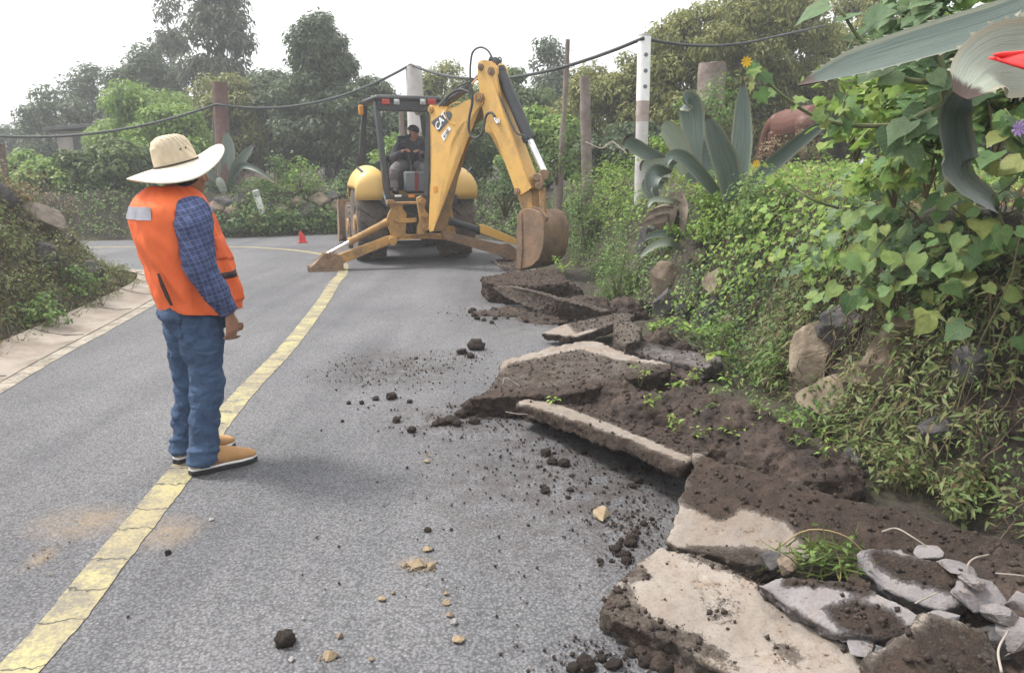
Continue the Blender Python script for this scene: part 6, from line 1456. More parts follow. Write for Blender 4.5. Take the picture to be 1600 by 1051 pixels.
m_aga = agmat("agave_skin", (0.075, 0.11, 0.095), (0.17, 0.22, 0.185), (0.26, 0.27, 0.19), (0.25, 0.21, 0.15))
m_agd = pmat("dead_agave_skin", (0.10,0.075,0.06), (0.24,0.19,0.15), 6, .85, .5, 40); m_agp = agmat("pale_agave_skin", (0.26,0.31,0.25), (0.42,0.46,0.38), (0.40,0.38,0.28), (0.30,0.25,0.17)); m_agk = agmat("dark_agave_skin", (0.035,0.055,0.047), (0.10,0.135,0.115), (0.16,0.17,0.12), (0.13,0.11,0.08))
m_spine = pmat("agave_spine", (0.06,0.035,0.025), (0.12,0.08,0.05), 20, .6, 0)
def aleaf(parent, ctrl, width, mat=m_aga, up=None, thick=.018, tip=True, prof=None, name="leaf", trough=.35, teeth=True):
    """fleshy tapering leaf along world points"""
    q = curve_pts(ctrl, 22); c0 = Vector(parent.location) if parent else Vector(); bm = NB(); rows = []
    for i, p in enumerate(q):
        s = i / 21; t = (q[min(i + 1, 21)] - q[max(i - 1, 0)]).normalized()
        ref = Vector(up) if up else (CAM - p).normalized(); side = t.cross(ref).normalized(); nn = side.cross(t).normalized()
        w = width * (float(np.interp(s, *prof)) if prof else float(np.interp(s, [0, .12, .45, .75, .93, 1], [.75, .85, 1.0, .72, .25, .03]))) / 2
        row = []
        for k in range(7):
            u = (k - 3) / 3; row.append(bm.verts.new(p - c0 + side * (u * w) + nn * (trough * w * u * u)))
        for k in range(6, -1, -1):
            u = (k - 3) / 3; row.append(bm.verts.new(p - c0 + side * (u * w * .97) + nn * (trough * w * u * u - thick * (1 - .75 * s) * (1 - u * u * .85) - .002)))
        rows.append(row)
    for i in range(21):
        for k in range(14): bm.faces.new((rows[i][k], rows[i][(k + 1) % 14], rows[i + 1][(k + 1) % 14], rows[i + 1][k]))
    bm.faces.new(rows[0][::-1]); bm.faces.new(rows[-1]); nbase = len(bm.verts)
    if teeth:
        for i in range(2, 20):
            for k in (0, 6):
                a_ = rows[i][k].co; sd = (rows[i][k].co - rows[i][6 - k].co); 
                if sd.length < .02: continue
                sd.normalize(); tt = (rows[i + 1][k].co - rows[i][k].co) * .16; tip_ = bm.verts.new(a_ + sd * width * .05 + tt * 1.2); b_ = bm.verts.new(a_ + tt); c_ = bm.verts.new(a_ - tt)
                bm.faces.new((tip_, b_, c_))
    bm.verts.index_update(); me = bpy.data.meshes.new(name); bm.to_mesh(me); bm.free(); nv = len(me.vertices)
    al = me.attributes.new("along", 'FLOAT', 'POINT'); ac = me.attributes.new("across", 'FLOAT', 'POINT')
    A_ = np.ones(nv, np.float32) * .5; C_ = np.ones(nv, np.float32)
    for i in range(22):
        for k in range(14): A_[i * 14 + k] = i / 21; C_[i * 14 + k] = ((k if k < 7 else 13 - k) - 3) / 3
    al.data.foreach_set("value", A_); ac.data.foreach_set("value", C_)
    return smooth(put(name, me, mat, parent), 50)
def L3(*cs): return [AT(*c) for c in cs]
b0 = AT(1140, 300, 7.3); ag = thing("agave", "tall blue-green agave with upright pointed leaves on top of the bank", "agave", tuple(b0))
aleaf(ag, L3((1152,308,7.3),(1158,240,7.3),(1160,180,7.3),(1161,122,7.25)), .20)
aleaf(ag, L3((1146,312,7.15),(1136,262,7.05),(1118,215,6.95),(1102,178,6.9)), .24, trough=.6)
aleaf(ag, L3((1118,300,7.1),(1095,272,6.9),(1068,246,6.8),(1048,244,6.75),(1040,262,6.7)), .13)
aleaf(ag, L3((1112,300,7.5),(1108,255,7.6),(1112,215,7.6),(1128,205,7.6)), .17, m_agk)
aleaf(ag, L3((1165,300,7.4),(1190,275,7.5),(1215,250,7.5),(1270,205,7.3),(1295,190,7.2)), .16, m_agk)
aleaf(ag, L3((1140,300,7.6),(1150,262,7.9),(1165,240,8.1)), .15)
b1 = AT(1030, 305, 8.0); ag2 = thing("agave", "battered agave with broken, curled and dried leaves left of the tall agave", "agave", tuple(b1))
aleaf(ag2, L3((1085,285,8.2),(1084,230,8.2),(1082,185,8.2),(1076,158,8.15),(1068,160,8.0)), .26, prof=([0,.3,.6,.85,1],[.7,1,1,.8,.35]))
aleaf(ag2, L3((1075,270,8.0),(1060,225,7.9),(1042,200,7.8),(1033,192,7.75)), .22, m_agp)
aleaf(ag2, L3((1052,262,7.9),(1020,245,7.7),(992,228,7.6),(975,216,7.5)), .15, prof=([0,.3,.7,1],[1,1,.95,.55]))
aleaf(ag2, L3((1045,262,7.8),(1020,262,7.6),(1000,258,7.5)), .20, m_agp, prof=([0,.5,1],[1,.9,.5]))
aleaf(ag2, L3((1045,275,7.8),(1025,270,7.5),(1018,290,7.4),(1030,312,7.4)), .17, m_agk)
aleaf(ag2, L3((1035,290,7.7),(1015,285,7.5),(1012,300,7.4),(1028,322,7.4)), .12)
ra = random.Random(8)
for k in range(5):
    y0 = 314 + k * 16 + ra.uniform(-4, 4); e = ra.uniform(985, 1012); dy = ra.uniform(12, 34)
    aleaf(ag2, L3((1066, y0 + 10, 7.6), (1046, y0 - 2 + ra.uniform(-3, 5), 7.35), (1020, y0 + ra.uniform(0, 8), 7.3), (e, y0 + dy, 7.25)), ra.uniform(.05, .085), ra.choice((m_aga, m_agk, m_agd, m_agd, m_agp)), trough=.3)
aleaf(ag2, L3((1062,300,7.7),(1068,330,7.4),(1064,370,7.3)), .09, m_agd); aleaf(ag2, L3((1050,300,7.6),(1052,330,7.35),(1046,360,7.3)), .07, m_agd)
bm = NB(); ball(bm, (0,0,0), .16, 3, (1.1, .8, .9)); 
for v_ in bm.verts: v_.co *= 1 + .25 * fbm(v_.co * 6)
smooth(put("root_crown", bm, m_agd, ag2), 180).location = (0.12, .2, -.25)
b2 = hit(350, 296) + Vector((0, -.5, .05)); ag3 = thing("agave", "agave with spreading leaves beside the rusty post beyond the road", "agave", tuple(b2)); Y3 = b2.y
for ctrl, w, mm in [(((346,296,0),(344,250,.2),(340,200,.3),(337,150,.4)), .30, m_aga),(((352,296,-.1),(354,262,-.2),(356,230,-.2),(353,202,-.2)), .36, m_aga),(((358,296,-.1),(368,265,-.3),(382,243,-.4),(399,224,-.4)), .26, m_aga),(((360,297,-.2),(372,262,-.5),(395,262,-.8),(430,284,-1.0)), .16, m_agk),(((360,298,-.2),(380,275,-.5),(405,272,-.8),(436,288,-1.0)), .16, m_agd),(((342,296,-.1),(325,285,-.4),(310,282,-.5),(296,286,-.6)), .20, m_aga),(((344,294,-.1),(332,275,-.2),(322,262,-.3)), .22, m_aga),(((340,298,-.2),(318,294,-.5),(305,298,-.6)), .18, m_agk),(((350,300,-.4),(344,285,-.5),(340,276,-.5)), .2, m_agp),(((358,298,-.3),(366,278,-.4),(376,262,-.5)), .22, m_agk)]:
    aleaf(ag3, [AT(a, b, Y3 + d) for a, b, d in ctrl], w, mm)
# giant agave rooted outside the frame; three of its leaves reach into view
b4 = Vector((3.1, 2.5, hz(3.1, 2.5))); ag4 = thing("giant_agave", "giant agave whose huge leaves reach in from the right edge", "agave", tuple(b4))
aleaf(ag4, [b4 + Vector((0,0,.1)), AT(1790,-45,2.5), AT(1600,28,2.4), AT(1420,80,2.35), AT(1320,110,2.33), AT(1248,133,2.3)], .19, m_agk, up=(-.2,-.6,.8), trough=.25)
aleaf(ag4, [b4 + Vector((0,-.1,.2)), AT(1730,70,2.25), AT(1620,88,2.1), AT(1545,100,2.05), AT(1500,150,2.0)], .21, m_agp, trough=.15, prof=([0,.3,.7,.9,1],[.8,1,.95,.6,.2]))
HL_ = hit(1535, 335)
aleaf(ag4, [HL_ + Vector((.12, .25, -.12)), HL_ + Vector((0, -.10, .02)), AT(1506, 292, 2.62), AT(1488, 232, 2.45), AT(1485, 185, 2.36), AT(1504, 152, 2.30), AT(1526, 140, 2.28)], .125, m_agk, up=(-.1,-.95,.25), trough=.45, prof=([0,.3,.55,.8,.93,1],[.8,1,1,.75,.35,.08]))
m_red = pmat("red_cloth", (0.75,0.035,0.035), (0.85,0.07,0.06), 6, .7, .3, 60)
bm = NB(); pts = []
for i in range(13):
    for j in range(7):
        u, v_ = i / 12, j / 6; a = 1550 + 150 * u + 6 * math.sin(v_ * 7); hw = 5 + 30 * min(1, u * 2.2) ** .8 + 5 * math.sin(u * 11); b = 88 + 22 * u + (v_ - .5) * hw * 1.3 + 4 * math.sin(u * 9 + v_ * 3); pts.append(bm.verts.new(AT(a, b, 1.94 + .03 * math.sin(v_ * 3.14 + u * 4))))
for i in range(12):
    for j in range(6): bm.faces.new((pts[i*7+j], pts[i*7+j+1], pts[(i+1)*7+j+1], pts[(i+1)*7+j]))
o = smooth(put("cloth_scrap", bm, m_red), 180); md = o.modifiers.new("t", 'SOLIDIFY'); md.thickness = .006; tag(o, "bright red scrap of cloth lying over the pale agave leaf", "cloth")

m_drg = leafmat('olive_straw', [(0.10,0.085,0.045),(0.17,0.135,0.07),(0.14,0.14,0.055),(0.24,0.19,0.11),(0.09,0.065,0.045)], .8, .2)
# ---- left bank cover and the overgrown far wall
lb = lambda x, y: (~inside(x, y, POLY)) & (pl_dist(x, y, INN) < pl_dist(x, y, OUT))
P, g = on_surface(12000, -9, -4.0, 3.5, 11.8, lb, 3.1); up = rng.random((len(P), 1)) * .08
stuff(leaves("ground_cover", P + g * up, g + (0,0,.5), rng.uniform(.03, .065, len(P)), OVATE, m_gD), "low mottled weeds covering the left bank", "weeds")
P, g = on_surface(2000, -9, -4.0, 3.5, 11.8, lb, 4.4); up = rng.random((len(P), 1)) * .06
stuff(leaves("ground_cover", P + g * up, g + (0,0,.5), rng.uniform(.025, .05, len(P)), LANCE, m_gA), "patches of green weeds on the left bank", "weeds")
P, g = on_surface(26000, -9, -4.0, 3.5, 11.8, lb); T = np.zeros((len(P),3)); T[:,2] = 1; T += rng.normal(size=T.shape) * .6
stuff(leaves("dry_grass", P, rng.normal(size=P.shape), rng.uniform(.06, .19, len(P)), BLADE, m_drg, T=T), "dry grass tufts on the left bank", "grass")
fw = lambda x, y: (~inside(x, y, POLY)) & (pl_dist(x, y, OUT) < 3.5) & (pl_dist(x, y, OUT) < pl_dist(x, y, INN))
P, g = on_surface(15000, -14, 0.8, 14.2, 21, fw, 1.5); up = rng.random((len(P), 1)) ** 1.4 * .3
stuff(leaves("ground_cover", P + g * up * .6 + np.array([0,0,1]) * up * .4, g + (0,0,.6), rng.uniform(.05, .10, len(P)), OVATE, m_gA), "green weeds overgrowing the wall beyond the road bend", "weeds")
P, g = on_surface(4000, -14, 0.8, 14.2, 21, fw, 2.3); up = rng.random((len(P), 1)) * .25
stuff(leaves("ground_cover", P + g * up, g + (0,0,.6), rng.uniform(.05, .09, len(P)), LANCE, m_gD), "dull undergrowth on the wall beyond the road bend", "weeds")
for a, b, w, h, mm, lab in [(470,300,60,50,m_gB,"light green weed clump on the far wall, left of the tractor"),(520,285,70,50,m_gB,"light green weed clump touching the left fender"),(430,300,60,60,m_gA,"weed clump on the far wall behind the leaning white stake"),(400,360,70,50,m_gA,"green clump at the foot of the far wall below the stake"),(450,362,60,42,m_gA,"green clump at the foot of the far wall left of the red marker"),(510,360,60,44,m_gA,"green clump at the foot of the far wall right of the red marker"),(360,365,60,40,m_gC,"dark clump at the foot of the far wall near the worker"),(550,300,40,50,m_gC,"dark weed clump behind the tractor's left tyre")]:
    bush(lab, a, b, w, h, mm, .10, 480, OVATE)

for a, b, w, h, mm, lab in [(30,310,90,50,m_dry,"dry brown brush above the biggest left boulder"),(90,420,110,50,m_gD,"brownish scrub in the middle of the left bank"),(30,470,120,50,m_gD,"brownish green leafy mat low on the left bank at the left edge"),(120,455,90,40,m_gA,"green scrub beside the gutter on the left bank"),(180,440,60,30,m_gD,"low scrub at the tip of the left bank"),(10,400,90,60,m_gD,"dull scrub at the left edge below the boulders"),(100,345,60,50,m_dry,"dry twiggy bush right of the biggest left boulder"),(60,505,110,36,m_gA,"leafy scrub overhanging the gutter at the left")]:
    bush(lab, a, b, w, h, mm, .05, 380, OVATE if mm is m_gA else LANCE, clumps=24)
# ================================================================== TREES, POSTS, CABLE, HOUSE, HORSE
m_bark = pmat("bark", (0.06,0.048,0.04), (0.14,0.115,0.095), 5, .9, .8, 22, bdist=.03)
TL = {"dark": leafmat("dark_tree_leaf", [(0.065,0.092,0.050),(0.088,0.124,0.065),(0.118,0.159,0.083),(0.153,0.189,0.100)]),
      "mid": leafmat("mid_tree_leaf", [(0.071,0.112,0.038),(0.106,0.165,0.053),(0.153,0.212,0.071),(0.201,0.236,0.088)]),
      "light": leafmat("light_tree_leaf", [(0.118,0.206,0.041),(0.177,0.295,0.065),(0.248,0.366,0.088),(0.307,0.389,0.106)]),
      "yellow": leafmat("yellowgreen_tree_leaf", [(0.130,0.153,0.041),(0.201,0.224,0.065),(0.260,0.283,0.088),(0.319,0.283,0.106)]),
      "grey": leafmat("greyish_tree_leaf", [(0.059,0.077,0.053),(0.094,0.118,0.077),(0.142,0.165,0.106)])}
def tree(label, px, ytop, ybot, hw, D, kind, n, size, tmpl=LANCE, clumps=60, shape="round", name="tree", gap=.5, trunk=.12, droop=.4, low=.08):
    n = int(n * 2.0); clumps = int(clumps * 1.25)
    top = AT(px, ytop, D); wpx = hw; base = AT(px, ybot, D); W = wpx / FPX * D; zb = hz(base.x, D); base = Vector((base.x, D, zb)); H = top.z - zb
    t = thing(name, label, "tree", tuple(base))
    K = unit(rng.normal(size=(clumps, 3))) * rng.uniform(.35, 1.0, (clumps, 1)) ** .6
    u = (K[:, 2] + 1) / 2
    if shape == "tall": wz = np.interp(u, [0, .15, .5, .8, 1], [.55, .95, .8, .5, .12])
    elif shape == "spread": wz = np.interp(u, [0, .3, .7, 1], [.5, .9, 1.0, .45])
    else: wz = np.interp(u, [0, .25, .6, .85, 1], [.6, 1, .95, .6, .2])
    rad_ = np.sqrt(np.maximum(1e-3, 1 - 0 * u)); nx = K[:, 0] / np.maximum(np.hypot(K[:, 0], K[:, 1]), .2); ny = K[:, 1] / np.maximum(np.hypot(K[:, 0], K[:, 1]), .2)
    rr = rng.uniform(.15, 1, clumps) ** .6
    cs = np.stack([nx * rr * wz * W, ny * rr * wz * W * .9, H * (low + (1 - low - .05) * u)], -1)
    cr = rng.uniform(.5, 1.2, clumps) * (W * H * W) ** (1/3) * 1.25 / clumps ** (1/2.6)
    wgt = cr ** 2; idx = rng.choice(clumps, n, p=wgt / wgt.sum())
    dirs = rng.normal(size=(n, 3)); dirs = unit(dirs) * rng.random((n, 1)) ** .45
    P = cs[idx] + dirs * cr[idx][:, None] * (1, 1, .7)
    leaves("crown", P, dirs + (0, 0, .8), rng.uniform(.6, 1.3, n) * size * 1.08, tmpl, TL[kind], t, tdown=droop, nj=.5)
    bm = NB(); order = np.argsort(-cr)[: 14]; tp = curve_pts([(0, 0, -.2), (.04 * W, 0, H * .3), (-.03 * W, .02, H * .6), (0, 0, H * .93)], 10)
    tube(bm, tp, [trunk * (1 - .85 * i / 9) for i in range(10)], 8)
    for k in order:
        e = Vector(cs[k]); j = min(8, max(1, int(e.z / H * 8) - 1)); s = tp[j]
        tube(bm, curve_pts([s, s.lerp(e, .5) + Vector((0, 0, .06 * H)), e], 6), [trunk * .38 * (1 - .12 * j) * (1 - .7 * i / 5) for i in range(6)], 5)
    smooth(put("trunk", bm, m_bark, t), 180); return t
T_ = tree
# far left and left
T_("low light green tree at the far left edge", 20, 232, 330, 75, 20, "light", 5200, .13, OVATE)
T_("light green leafy tree between the left edge and the house", 110, 250, 350, 80, 18.5, "light", 6000, .12, OVATE)
T_("dark airy tree rising at far left above the house roof", 105, 135, 300, 62, 32, "dark", 3600, .22, LANCE, 40)
T_("small dark tree on the skyline at far left", 45, 190, 300, 50, 38, "dark", 2400, .26, LANCE, 30)
T_("dark tree left of the tall airy eucalyptus", 185, 95, 300, 62, 34, "dark", 5000, .24, LANCE, 46)
T_("dark rounded tree behind the light green trees", 250, 70, 300, 70, 31, "dark", 6500, .22, LANCE, 60)
T_("bright green tree above the straw hat", 245, 118, 330, 86, 22.5, "light", 9000, .15, LANCE, 60)
T_("yellow-green tree right behind the straw hat", 280, 165, 350, 80, 20.5, "light", 7000, .13, LANCE, 50)
T_("dull green tree behind the worker's shoulder", 190, 215, 380, 70, 18.3, "mid", 6000, .11, OVATE, 50)
T_("tall airy eucalyptus reaching above the frame", 365, -70, 300, 58, 29, "grey", 6500, .22, LANCE, 46, "tall", droop=1.0, trunk=.16)
T_("thin airy eucalyptus left of the tallest one", 288, -30, 300, 30, 33, "grey", 1500, .26, LANCE, 16, "tall", droop=1.0)
T_("olive tree behind the rusty post", 380, 95, 330, 66, 24, "yellow", 8000, .15, LANCE, 60, droop=.8)
T_("dense dark tree with a tall narrow top left of the tractor", 515, 8, 330, 78, 23, "dark", 17000, .15, LANCE, 100, "tall")
T_("broad dark tree left of the narrow-topped one", 440, 98, 330, 84, 24.5, "dark", 14000, .15, LANCE, 90)
T_("dark tree directly behind the tractor's cab", 580, 118, 330, 72, 22.5, "dark", 12000, .14, LANCE, 80)
T_("light bush-like tree seen through the cab", 640, 205, 320, 60, 20.5, "light", 5000, .12, OVATE, 40)
T_("mid green tree behind the boom's foot", 720, 150, 330, 74, 19.5, "mid", 8000, .12, LANCE, 60)
T_("yellowish tree behind the top of the boom", 700, 98, 320, 62, 25, "yellow", 8000, .16, LANCE, 60)
T_("rounded green tree behind the stick", 800, 92, 320, 66, 23, "mid", 9500, .15, LANCE, 70)
T_("taller airy tree right of the stick on the skyline", 855, 55, 300, 48, 29, "dark", 4500, .2, LANCE, 40)
T_("light green tree right of the bucket cylinder", 850, 165, 320, 74, 17.5, "light", 9000, .11, OVATE, 70)
T_("dense green tree behind the dead trunks", 925, 92, 320, 76, 19, "yellow", 11000, .12, LANCE, 80)
T_("tree behind the white concrete post", 985, 72, 310, 70, 18, "yellow", 10000, .12, LANCE, 70)
T_("dark undergrowth tree at the foot of the white post", 985, 190, 290, 80, 14.8, "dark", 7000, .09, OVATE, 60)
# right: feathery trees
T_("feathery yellow-green tree right of the white post", 1075, -10, 300, 86, 17, "yellow", 15000, .12, LANCE, 110, "spread", droop=.9)
T_("tall feathery tree above the tree stump", 1175, -90, 290, 100, 18, "yellow", 18000, .12, LANCE, 120, "spread", droop=.9)
T_("dark feathery tree behind the tree stump", 1160, 70, 290, 80, 20, "dark", 9000, .14, LANCE, 70)
T_("feathery tree above the grazing horse", 1275, 15, 280, 90, 19, "yellow", 15000, .12, LANCE, 100, droop=.9)
T_("dark tree behind the grazing horse", 1290, 90, 280, 90, 21, "dark", 10000, .14, LANCE, 80)
T_("tall feathery tree at the top right", 1370, -110, 280, 85, 20, "yellow", 12000, .13, LANCE, 80, "spread", droop=.9)
T_("dark leafy tree behind the giant agave leaf", 1440, 0, 280, 110, 15, "mid", 10000, .11, LANCE, 80)
T_("green tree behind the shrubs at the right edge", 1580, -30, 280, 120, 13, "mid", 9000, .10, OVATE, 70)

# ---- posts
def post(label, px, ytop, ybot, wpx, D, mat, name, cat, lean=0.0, taper=1.0, seg=14, rough=.0, extra=None, zbot=None):
    a = AT(px, ytop, D); b = AT(px + lean, ybot, D); r = wpx / FPX * D / 2; b.z = min(b.z, hz(b.x, b.y)) - .05
    t = thing(name, label, cat, (b.x, b.y, b.z)); bm = NB(); n = 14
    tube(bm, [(a - b) * (i / (n - 1)) for i in range(n)], [r * (taper + (1 - taper) * i / (n - 1)) for i in range(n)], seg)
    me = bpy.data.meshes.new("p"); bm.to_mesh(me); bm.free()
    if rough: roughen(me, rough, 5, px * .1)
    put("shaft", me, mat, t); smooth(t.children[0], 60); return t, a - b, r
m_conp = pmat("white_concrete_post", (0.42,0.40,0.40), (0.56,0.53,0.52), 3, .85, .3, 50)
m_rust = pmat("rusty_steel", (0.10,0.055,0.05), (0.18,0.10,0.085), 4, .85, .4, 30)
m_dead = pmat("dead_wood", (0.14,0.11,0.095), (0.26,0.21,0.19), 4, .9, .8, 18, bdist=.02)
t, h, r = post("rusty brown post beyond the road, topped by the black hose", 343, 129, 262, 21, 18.6, m_rust, "post", "post", lean=6)
t, h, r = post("thick white concrete pole standing behind the tractor's cab", 646, 104, 300, 24, 18.5, m_conp, "concrete_pole", "pole", lean=10, taper=1.25)
t, h, r = post("thin grey post seen through the cab left of the white pole", 627, 172, 290, 8, 17.5, m_dead, "post", "post", lean=2)
t, h, r = post("white painted post with a paler numbered top on the right bank", 1007, 54, 245, 19, 10.5, m_conp, "painted_post", "post", lean=-4)
bm = NB(); cyl(bm, h * .62, h * .985, r * 1.04, seg=14); smooth(put("pale_band", bm, m_wht2, t), 60)
bm = NB(); cyl(bm, h * .50, h * .62, r * 1.03, seg=14); smooth(put("rust_band", bm, pmat("brown_stain", (0.30,0.23,0.20), (0.42,0.36,0.33), 6, .9, .3), t), 60)
for k in range(3):
    bm = NB(); q = h * (.70 + .09 * k) + Vector((r * .15, -r * 1.03, 0)); cyl(bm, q, q + Vector((0, -.004, 0)), .028, seg=12); put("painted_mark", bm, m_grey, t)
t, h, r = post("dead grey tree trunk standing alone left of the white painted post", 913, 120, 250, 15, 13.5, m_dead, "dead_tree", "tree", lean=8, taper=1.15, rough=.02)
t, h, r = post("thin crooked dead tree left of the dead grey trunk", 887, 62, 222, 6, 13.0, m_dead, "dead_tree", "tree", lean=-16, taper=1.9, seg=8, rough=.02)
bm = NB(); tube(bm, [h * .1, h * .16 + Vector((.10, 0, .02)), h * .22 + Vector((.16, 0, .1))], [.04, .03, .02], 6); put("limb", bm, m_dead, t)
t, h, r = post("broad sawn-off tree stump among the bushes right of the white post", 1113, 99, 175, 40, 12.6, m_dead, "tree_stump", "tree stump", lean=-4, taper=1.1, rough=.03)
t, h, r = post("slanted brown post at the left edge", 2, 225, 300, 9, 16.8, m_brown, "post", "post", lean=8)
# leaning white stake in the far wall
a = hit(418, 332) + Vector((0, -.35, -.02)); b = AT(399, 298, a.y - .1); bm = NB(); c0 = a.copy(); tube(bm, [Vector(), b - a], .075, 12)
t = thing("marker_stake", "white stake with a greyish cap leaning out of the far wall", "stake", tuple(a)); smooth(put("shaft", bm, m_wht2, t), 50)
bm = NB(); cyl(bm, (b - a) * .74, (b - a) * 1.01, .079, seg=12); smooth(put("cap", bm, pmat("grey_paint", (.35,.36,.34), (.45,.46,.43), 6, .7, .2), t), 50)
# red folding marker on the road
c = G(473, 379, .004); t = thing("road_marker", "red folded warning marker standing on the road at the bend", "road marker", tuple(c), .3)
m_redp = pmat("red_plastic", (0.55,0.03,0.03), (0.66,0.05,0.045), 5, .5, .2, 30)
bm = NB(); s = 5.5 / FPX * c.y; H = 19 / FPX * c.y
vb = [bm.verts.new(p) for p in ((-s,-s*.8,0),(s,-s*.8,0),(s,s*.8,0),(-s,s*.8,0))]; vt = [bm.verts.new(p) for p in ((-s*.95,-s*.5,H*.55),(s*.9,-s*.5,H*.48),(s*.8,s*.5,H*.48),(-s*.9,s*.5,H*.6))]; vp = [bm.verts.new(p) for p in ((-s*.62,-s*.12,H),(-s*.5,s*.12,H))]
bm.faces.new(vb[::-1])
for i in range(4): bm.faces.new((vb[i], vb[(i+1)%4], vt[(i+1)%4], vt[i]))
bm.faces.new((vt[0], vt[1], vp[0])); bm.faces.new((vt[2], vt[3], vp[1])); bm.faces.new((vt[1], vt[2], vp[1], vp[0])); bm.faces.new((vt[3], vt[0], vp[0], vp[1]))
hard("folded_body", bm, m_redp, t, w=.012)
bm = NB(); box(bm, (0, 0, .012), (s*2.5, s*2.1, .024)); hard("base", bm, m_redp, t, w=.006)

# ---- black hose strung from post to post
m_cab = pmat("black_hose", (0.03,0.034,0.036), (0.06,0.066,0.068), 4, .6, .1)
def span(p, q, sag, n=16): return [p.lerp(q, i / n) - Vector((0, 0, sag * 4 * (i / n) * (1 - i / n))) for i in range(n)]
A0 = AT(-80, 205, 17.5); A1 = AT(338, 163, 18.4); A2 = AT(642, 101, 18.4); A3 = AT(1005, 60, 10.4); A4 = AT(1195, 61, 12.5); A5 = AT(1290, 40, 16)
pts = span(A0, A1, .38) + span(A1, A2, .42) + span(A2, A3, .42) + span(A3, A4, .10) + [A4, A5]
bm = NB(); tube(bm, pts, [.030] * 32 + list(np.linspace(.030, .018, len(pts) - 32)), 8); o = tag(smooth(put("hose_line", bm, m_cab), 180), "long black hose strung over the posts across the whole scene", "hose")
# thin pale wire between bushes
bm = NB(); tube(bm, curve_pts([AT(915,222,12.5), AT(940,232,12.4), AT(955,222,12.4), AT(968,230,12.3), AT(980,240,12.2)], 20), .012, 5); tag(smooth(put("wire", bm, m_root), 180), "pale curling wire hanging left of the white painted post", "wire")

# ---- house behind the left trees
hx = AT(118, 260, 27); HD = 27; g0 = hz(hx.x, HD)
hs_ = thing("house", "small weathered house half hidden by trees at the left", "house", (AT(142, 250, HD).x, HD, g0), rad(14))
m_wall = pmat("weathered_plaster", (0.24,0.21,0.19), (0.36,0.32,0.29), 1.2, .9, .5, 14); m_roof = pmat("dark_sheet_roof", (0.06,0.06,0.065), (0.12,0.115,0.115), 4, .7, .3)
zt = AT(142, 205, HD).z - g0
bm = NB(); box(bm, (0.3, 1.5, zt / 2), (2.6, 3.0, zt)); hard("wall", bm, m_wall, hs_, w=.02)
bm = NB(); prism(bm, [(-1.3, -.35, zt - .02), (1.9, -.35, zt + .30), (1.9, 3.3, zt + .30), (-1.3, 3.3, zt - .02)], (0, 0, .12)); hard("roof", bm, m_roof, hs_, w=.01)
bm = NB(); box(bm, (-.35, -.02, zt * .74), (.28, .06, .5)); wd = hard("window", bm, m_blk, hs_, w=.01)
bm = NB(); box(bm, (-.35, -.04, zt * .74 - .28), (.4, .1, .05)); hard("sill", bm, m_wall, wd, w=.01)
bm = NB(); box(bm, (0.3, -.03, zt * .50), (2.62, .08, .07)); hard("ledge", bm, m_roof, hs_, w=.01)
for x in (.25, .8): 
    bm = NB(); tube(bm, [(x, -.04, zt * .98), (x, -.04, zt * .5)], .03, 8); smooth(put("drainpipe", bm, m_roof, hs_), 60)

# ---- grazing horse (rump towards the right, head down to the left behind the weeds)
HB = AT(1240, 240, 14.0); zg = hz(HB.x, 14.0); sc = 62 / FPX * 14.0 / .62
m, nt, p = _mat("bay_coat"); v = coords(nt); sp = nt.nodes.new("ShaderNodeSeparateXYZ"); nt.links.new(v, sp.inputs[0])
c = mixc(nt, noise_t(nt, v, 3, 5), (0.085, 0.030, 0.019), (0.14, 0.052, 0.035)); c = mixc(nt, ramp(nt, sp.outputs[2], [(0.30, 1), (0.55, 0)]), c, (0.03, 0.02, 0.018)); nt.links.new(c, p.inputs["Base Color"]); p.inputs["Roughness"].default_value = .6; m_bay = m
top = AT(1240, 166, 14.0).z; S = (top - zg) / 1.32
hr = thing("horse", "reddish brown horse grazing on the plateau, half hidden by plants", "horse", (HB.x, 14.0, zg), rad(-76))
bm = NB(); W3 = lambda x, y, z: (x * S, y * S, z * S)
tube(bm, [W3(.62,0,.98), W3(.50,0,1.03), W3(.28,0,1.02), W3(0,0,.97), W3(-.28,0,.98), W3(-.48,0,1.0), W3(-.60,0,1.0)], [.12*S,.255*S,.27*S,.28*S,.275*S,.24*S,.12*S], 18, ups=(0,0,1), ell=[(1,.9),(1.12,.98),(1.1,1.0),(1.1,.98),(1.15,.9),(1.1,.85),(1,.8)])
tube(bm, curve_pts([W3(-.50,0,1.08), W3(-.72,0,1.0), W3(-.90,0,.76), W3(-1.0,0,.50)], 8), list(np.linspace(.19*S, .10*S, 8)), 12)
tube(bm, [W3(-.96,0,.55), W3(-1.04,0,.36), W3(-1.10,0,.16), W3(-1.11,0,.08)], [.10*S,.105*S,.065*S,.05*S], 12)
for y in (-.14, .14):
    ball(bm, W3(.46, y * .9, .98), .19 * S, 2)
    tube(bm, [W3(.50,y,.90), W3(.40,y,.68), W3(.52,y,.45), W3(.50,y,.22), W3(.47,y,.06)], [.16*S,.115*S,.062*S,.042*S,.05*S], 10)
    tube(bm, [W3(-.44,y,.88), W3(-.46,y,.62), W3(-.45,y,.40), W3(-.45,y,.20), W3(-.47,y,.05)], [.12*S,.085*S,.058*S,.038*S,.048*S], 10)
    tube(bm, [W3(-.97,y*.4,.58), W3(-.93,y*.5,.68)], [.03*S,.012*S], 6)
smooth(put("body", remesh(bm, .02, 3), m_bay, hr), 180)
m_mane = pmat("black_hair", (0.015,0.012,0.012), (0.035,0.028,0.026), 30, .6, .5, 60)
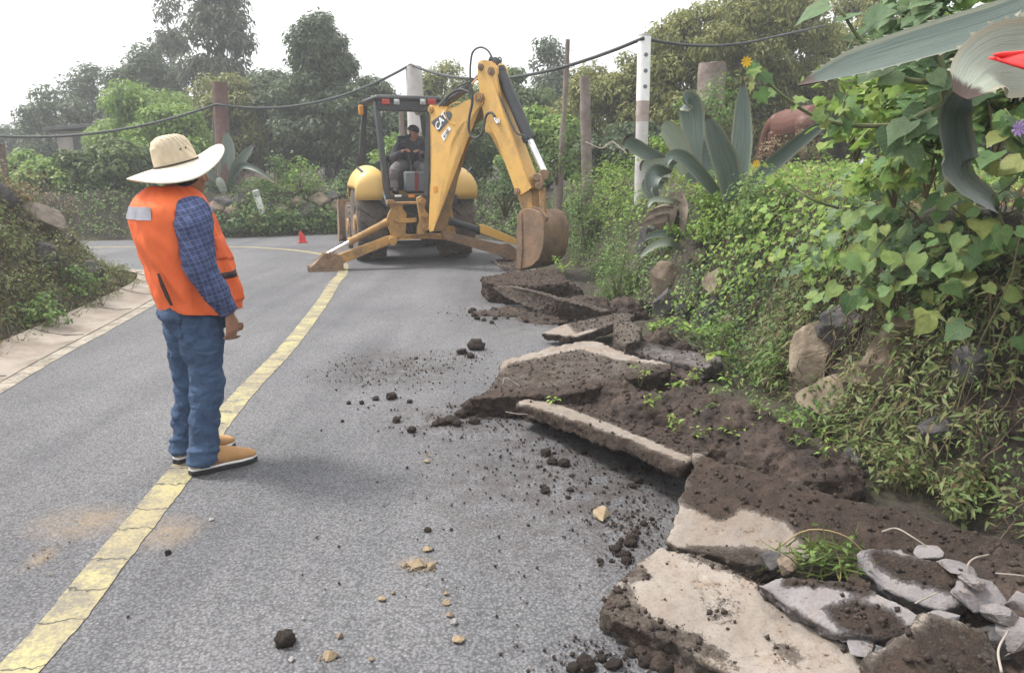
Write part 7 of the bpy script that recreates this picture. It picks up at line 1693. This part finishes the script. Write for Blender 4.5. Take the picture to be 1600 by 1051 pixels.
bm = NB(); tube(bm, curve_pts([W3(.62,0,1.1), W3(.74,0,1.0), W3(.78,0,.75), W3(.75,0,.40)], 12), [.03*S,.05*S,.06*S,.07*S,.075*S,.075*S,.075*S,.07*S,.06*S,.05*S,.035*S,.01*S], 10); smooth(put("tail", bm, m_mane, hr), 180)
bm = NB(); tube(bm, curve_pts([W3(-.46,0,1.26), W3(-.72,0,1.17), W3(-.95,0,.86), W3(-1.04,0,.62)], 10), [.03*S]*9 + [.015*S], 8); smooth(put("mane", bm, m_mane, hr), 180)
for y in (-.14, .14):
    for x in (.47, -.47): bm = NB(); cyl(bm, W3(x, y, .0), W3(x, y, .07), .062 * S, .05 * S, 12); smooth(put("hoof", bm, m_mane, hr), 40)
# straw pile near the horse
P = rng.normal(size=(1400, 3)) * (.35, .35, .05) + np.array(hit(1272, 272)) ; P[:, 2] = height(P[:, 0], P[:, 1]) + rng.random(1400) * .18
stuff(leaves("straw", P, rng.normal(size=P.shape) + (0,0,1), rng.uniform(.15, .35, 1400), BLADE, m_dry, T=rng.normal(size=P.shape) * (1, 1, .25)), "heap of dry straw in front of the horse", "straw")

for a, b, w, h, mm, lab in [(1205,248,80,34,m_dry,"dry weed clump in front of the horse's forequarters"),(1262,244,70,44,m_gD,"low scrub in front of the horse's legs")]:
    bush(lab, a, b, w, h, mm, .05, 500, LANCE, c=AT(a, b, 11.5))
# ================================================================== AIR
m = bpy.data.materials.new("haze_air"); m.use_nodes = True; nt = m.node_tree; nt.nodes.clear()
ou = nt.nodes.new("ShaderNodeOutputMaterial"); pv = nt.nodes.new("ShaderNodeVolumePrincipled")
pv.inputs["Color"].default_value = (0.93, 0.95, 0.97, 1); pv.inputs["Density"].default_value = 0.0042; pv.inputs["Anisotropy"].default_value = 0.2
nt.links.new(pv.outputs[0], ou.inputs["Volume"])
bm = NB(); box(bm, (0, 270, 6.5), (1020, 680, 17.0)); hzb = put("haze", bm, m); tag(hzb, "thin pale air haze over the whole place", "haze", None, "stuff")
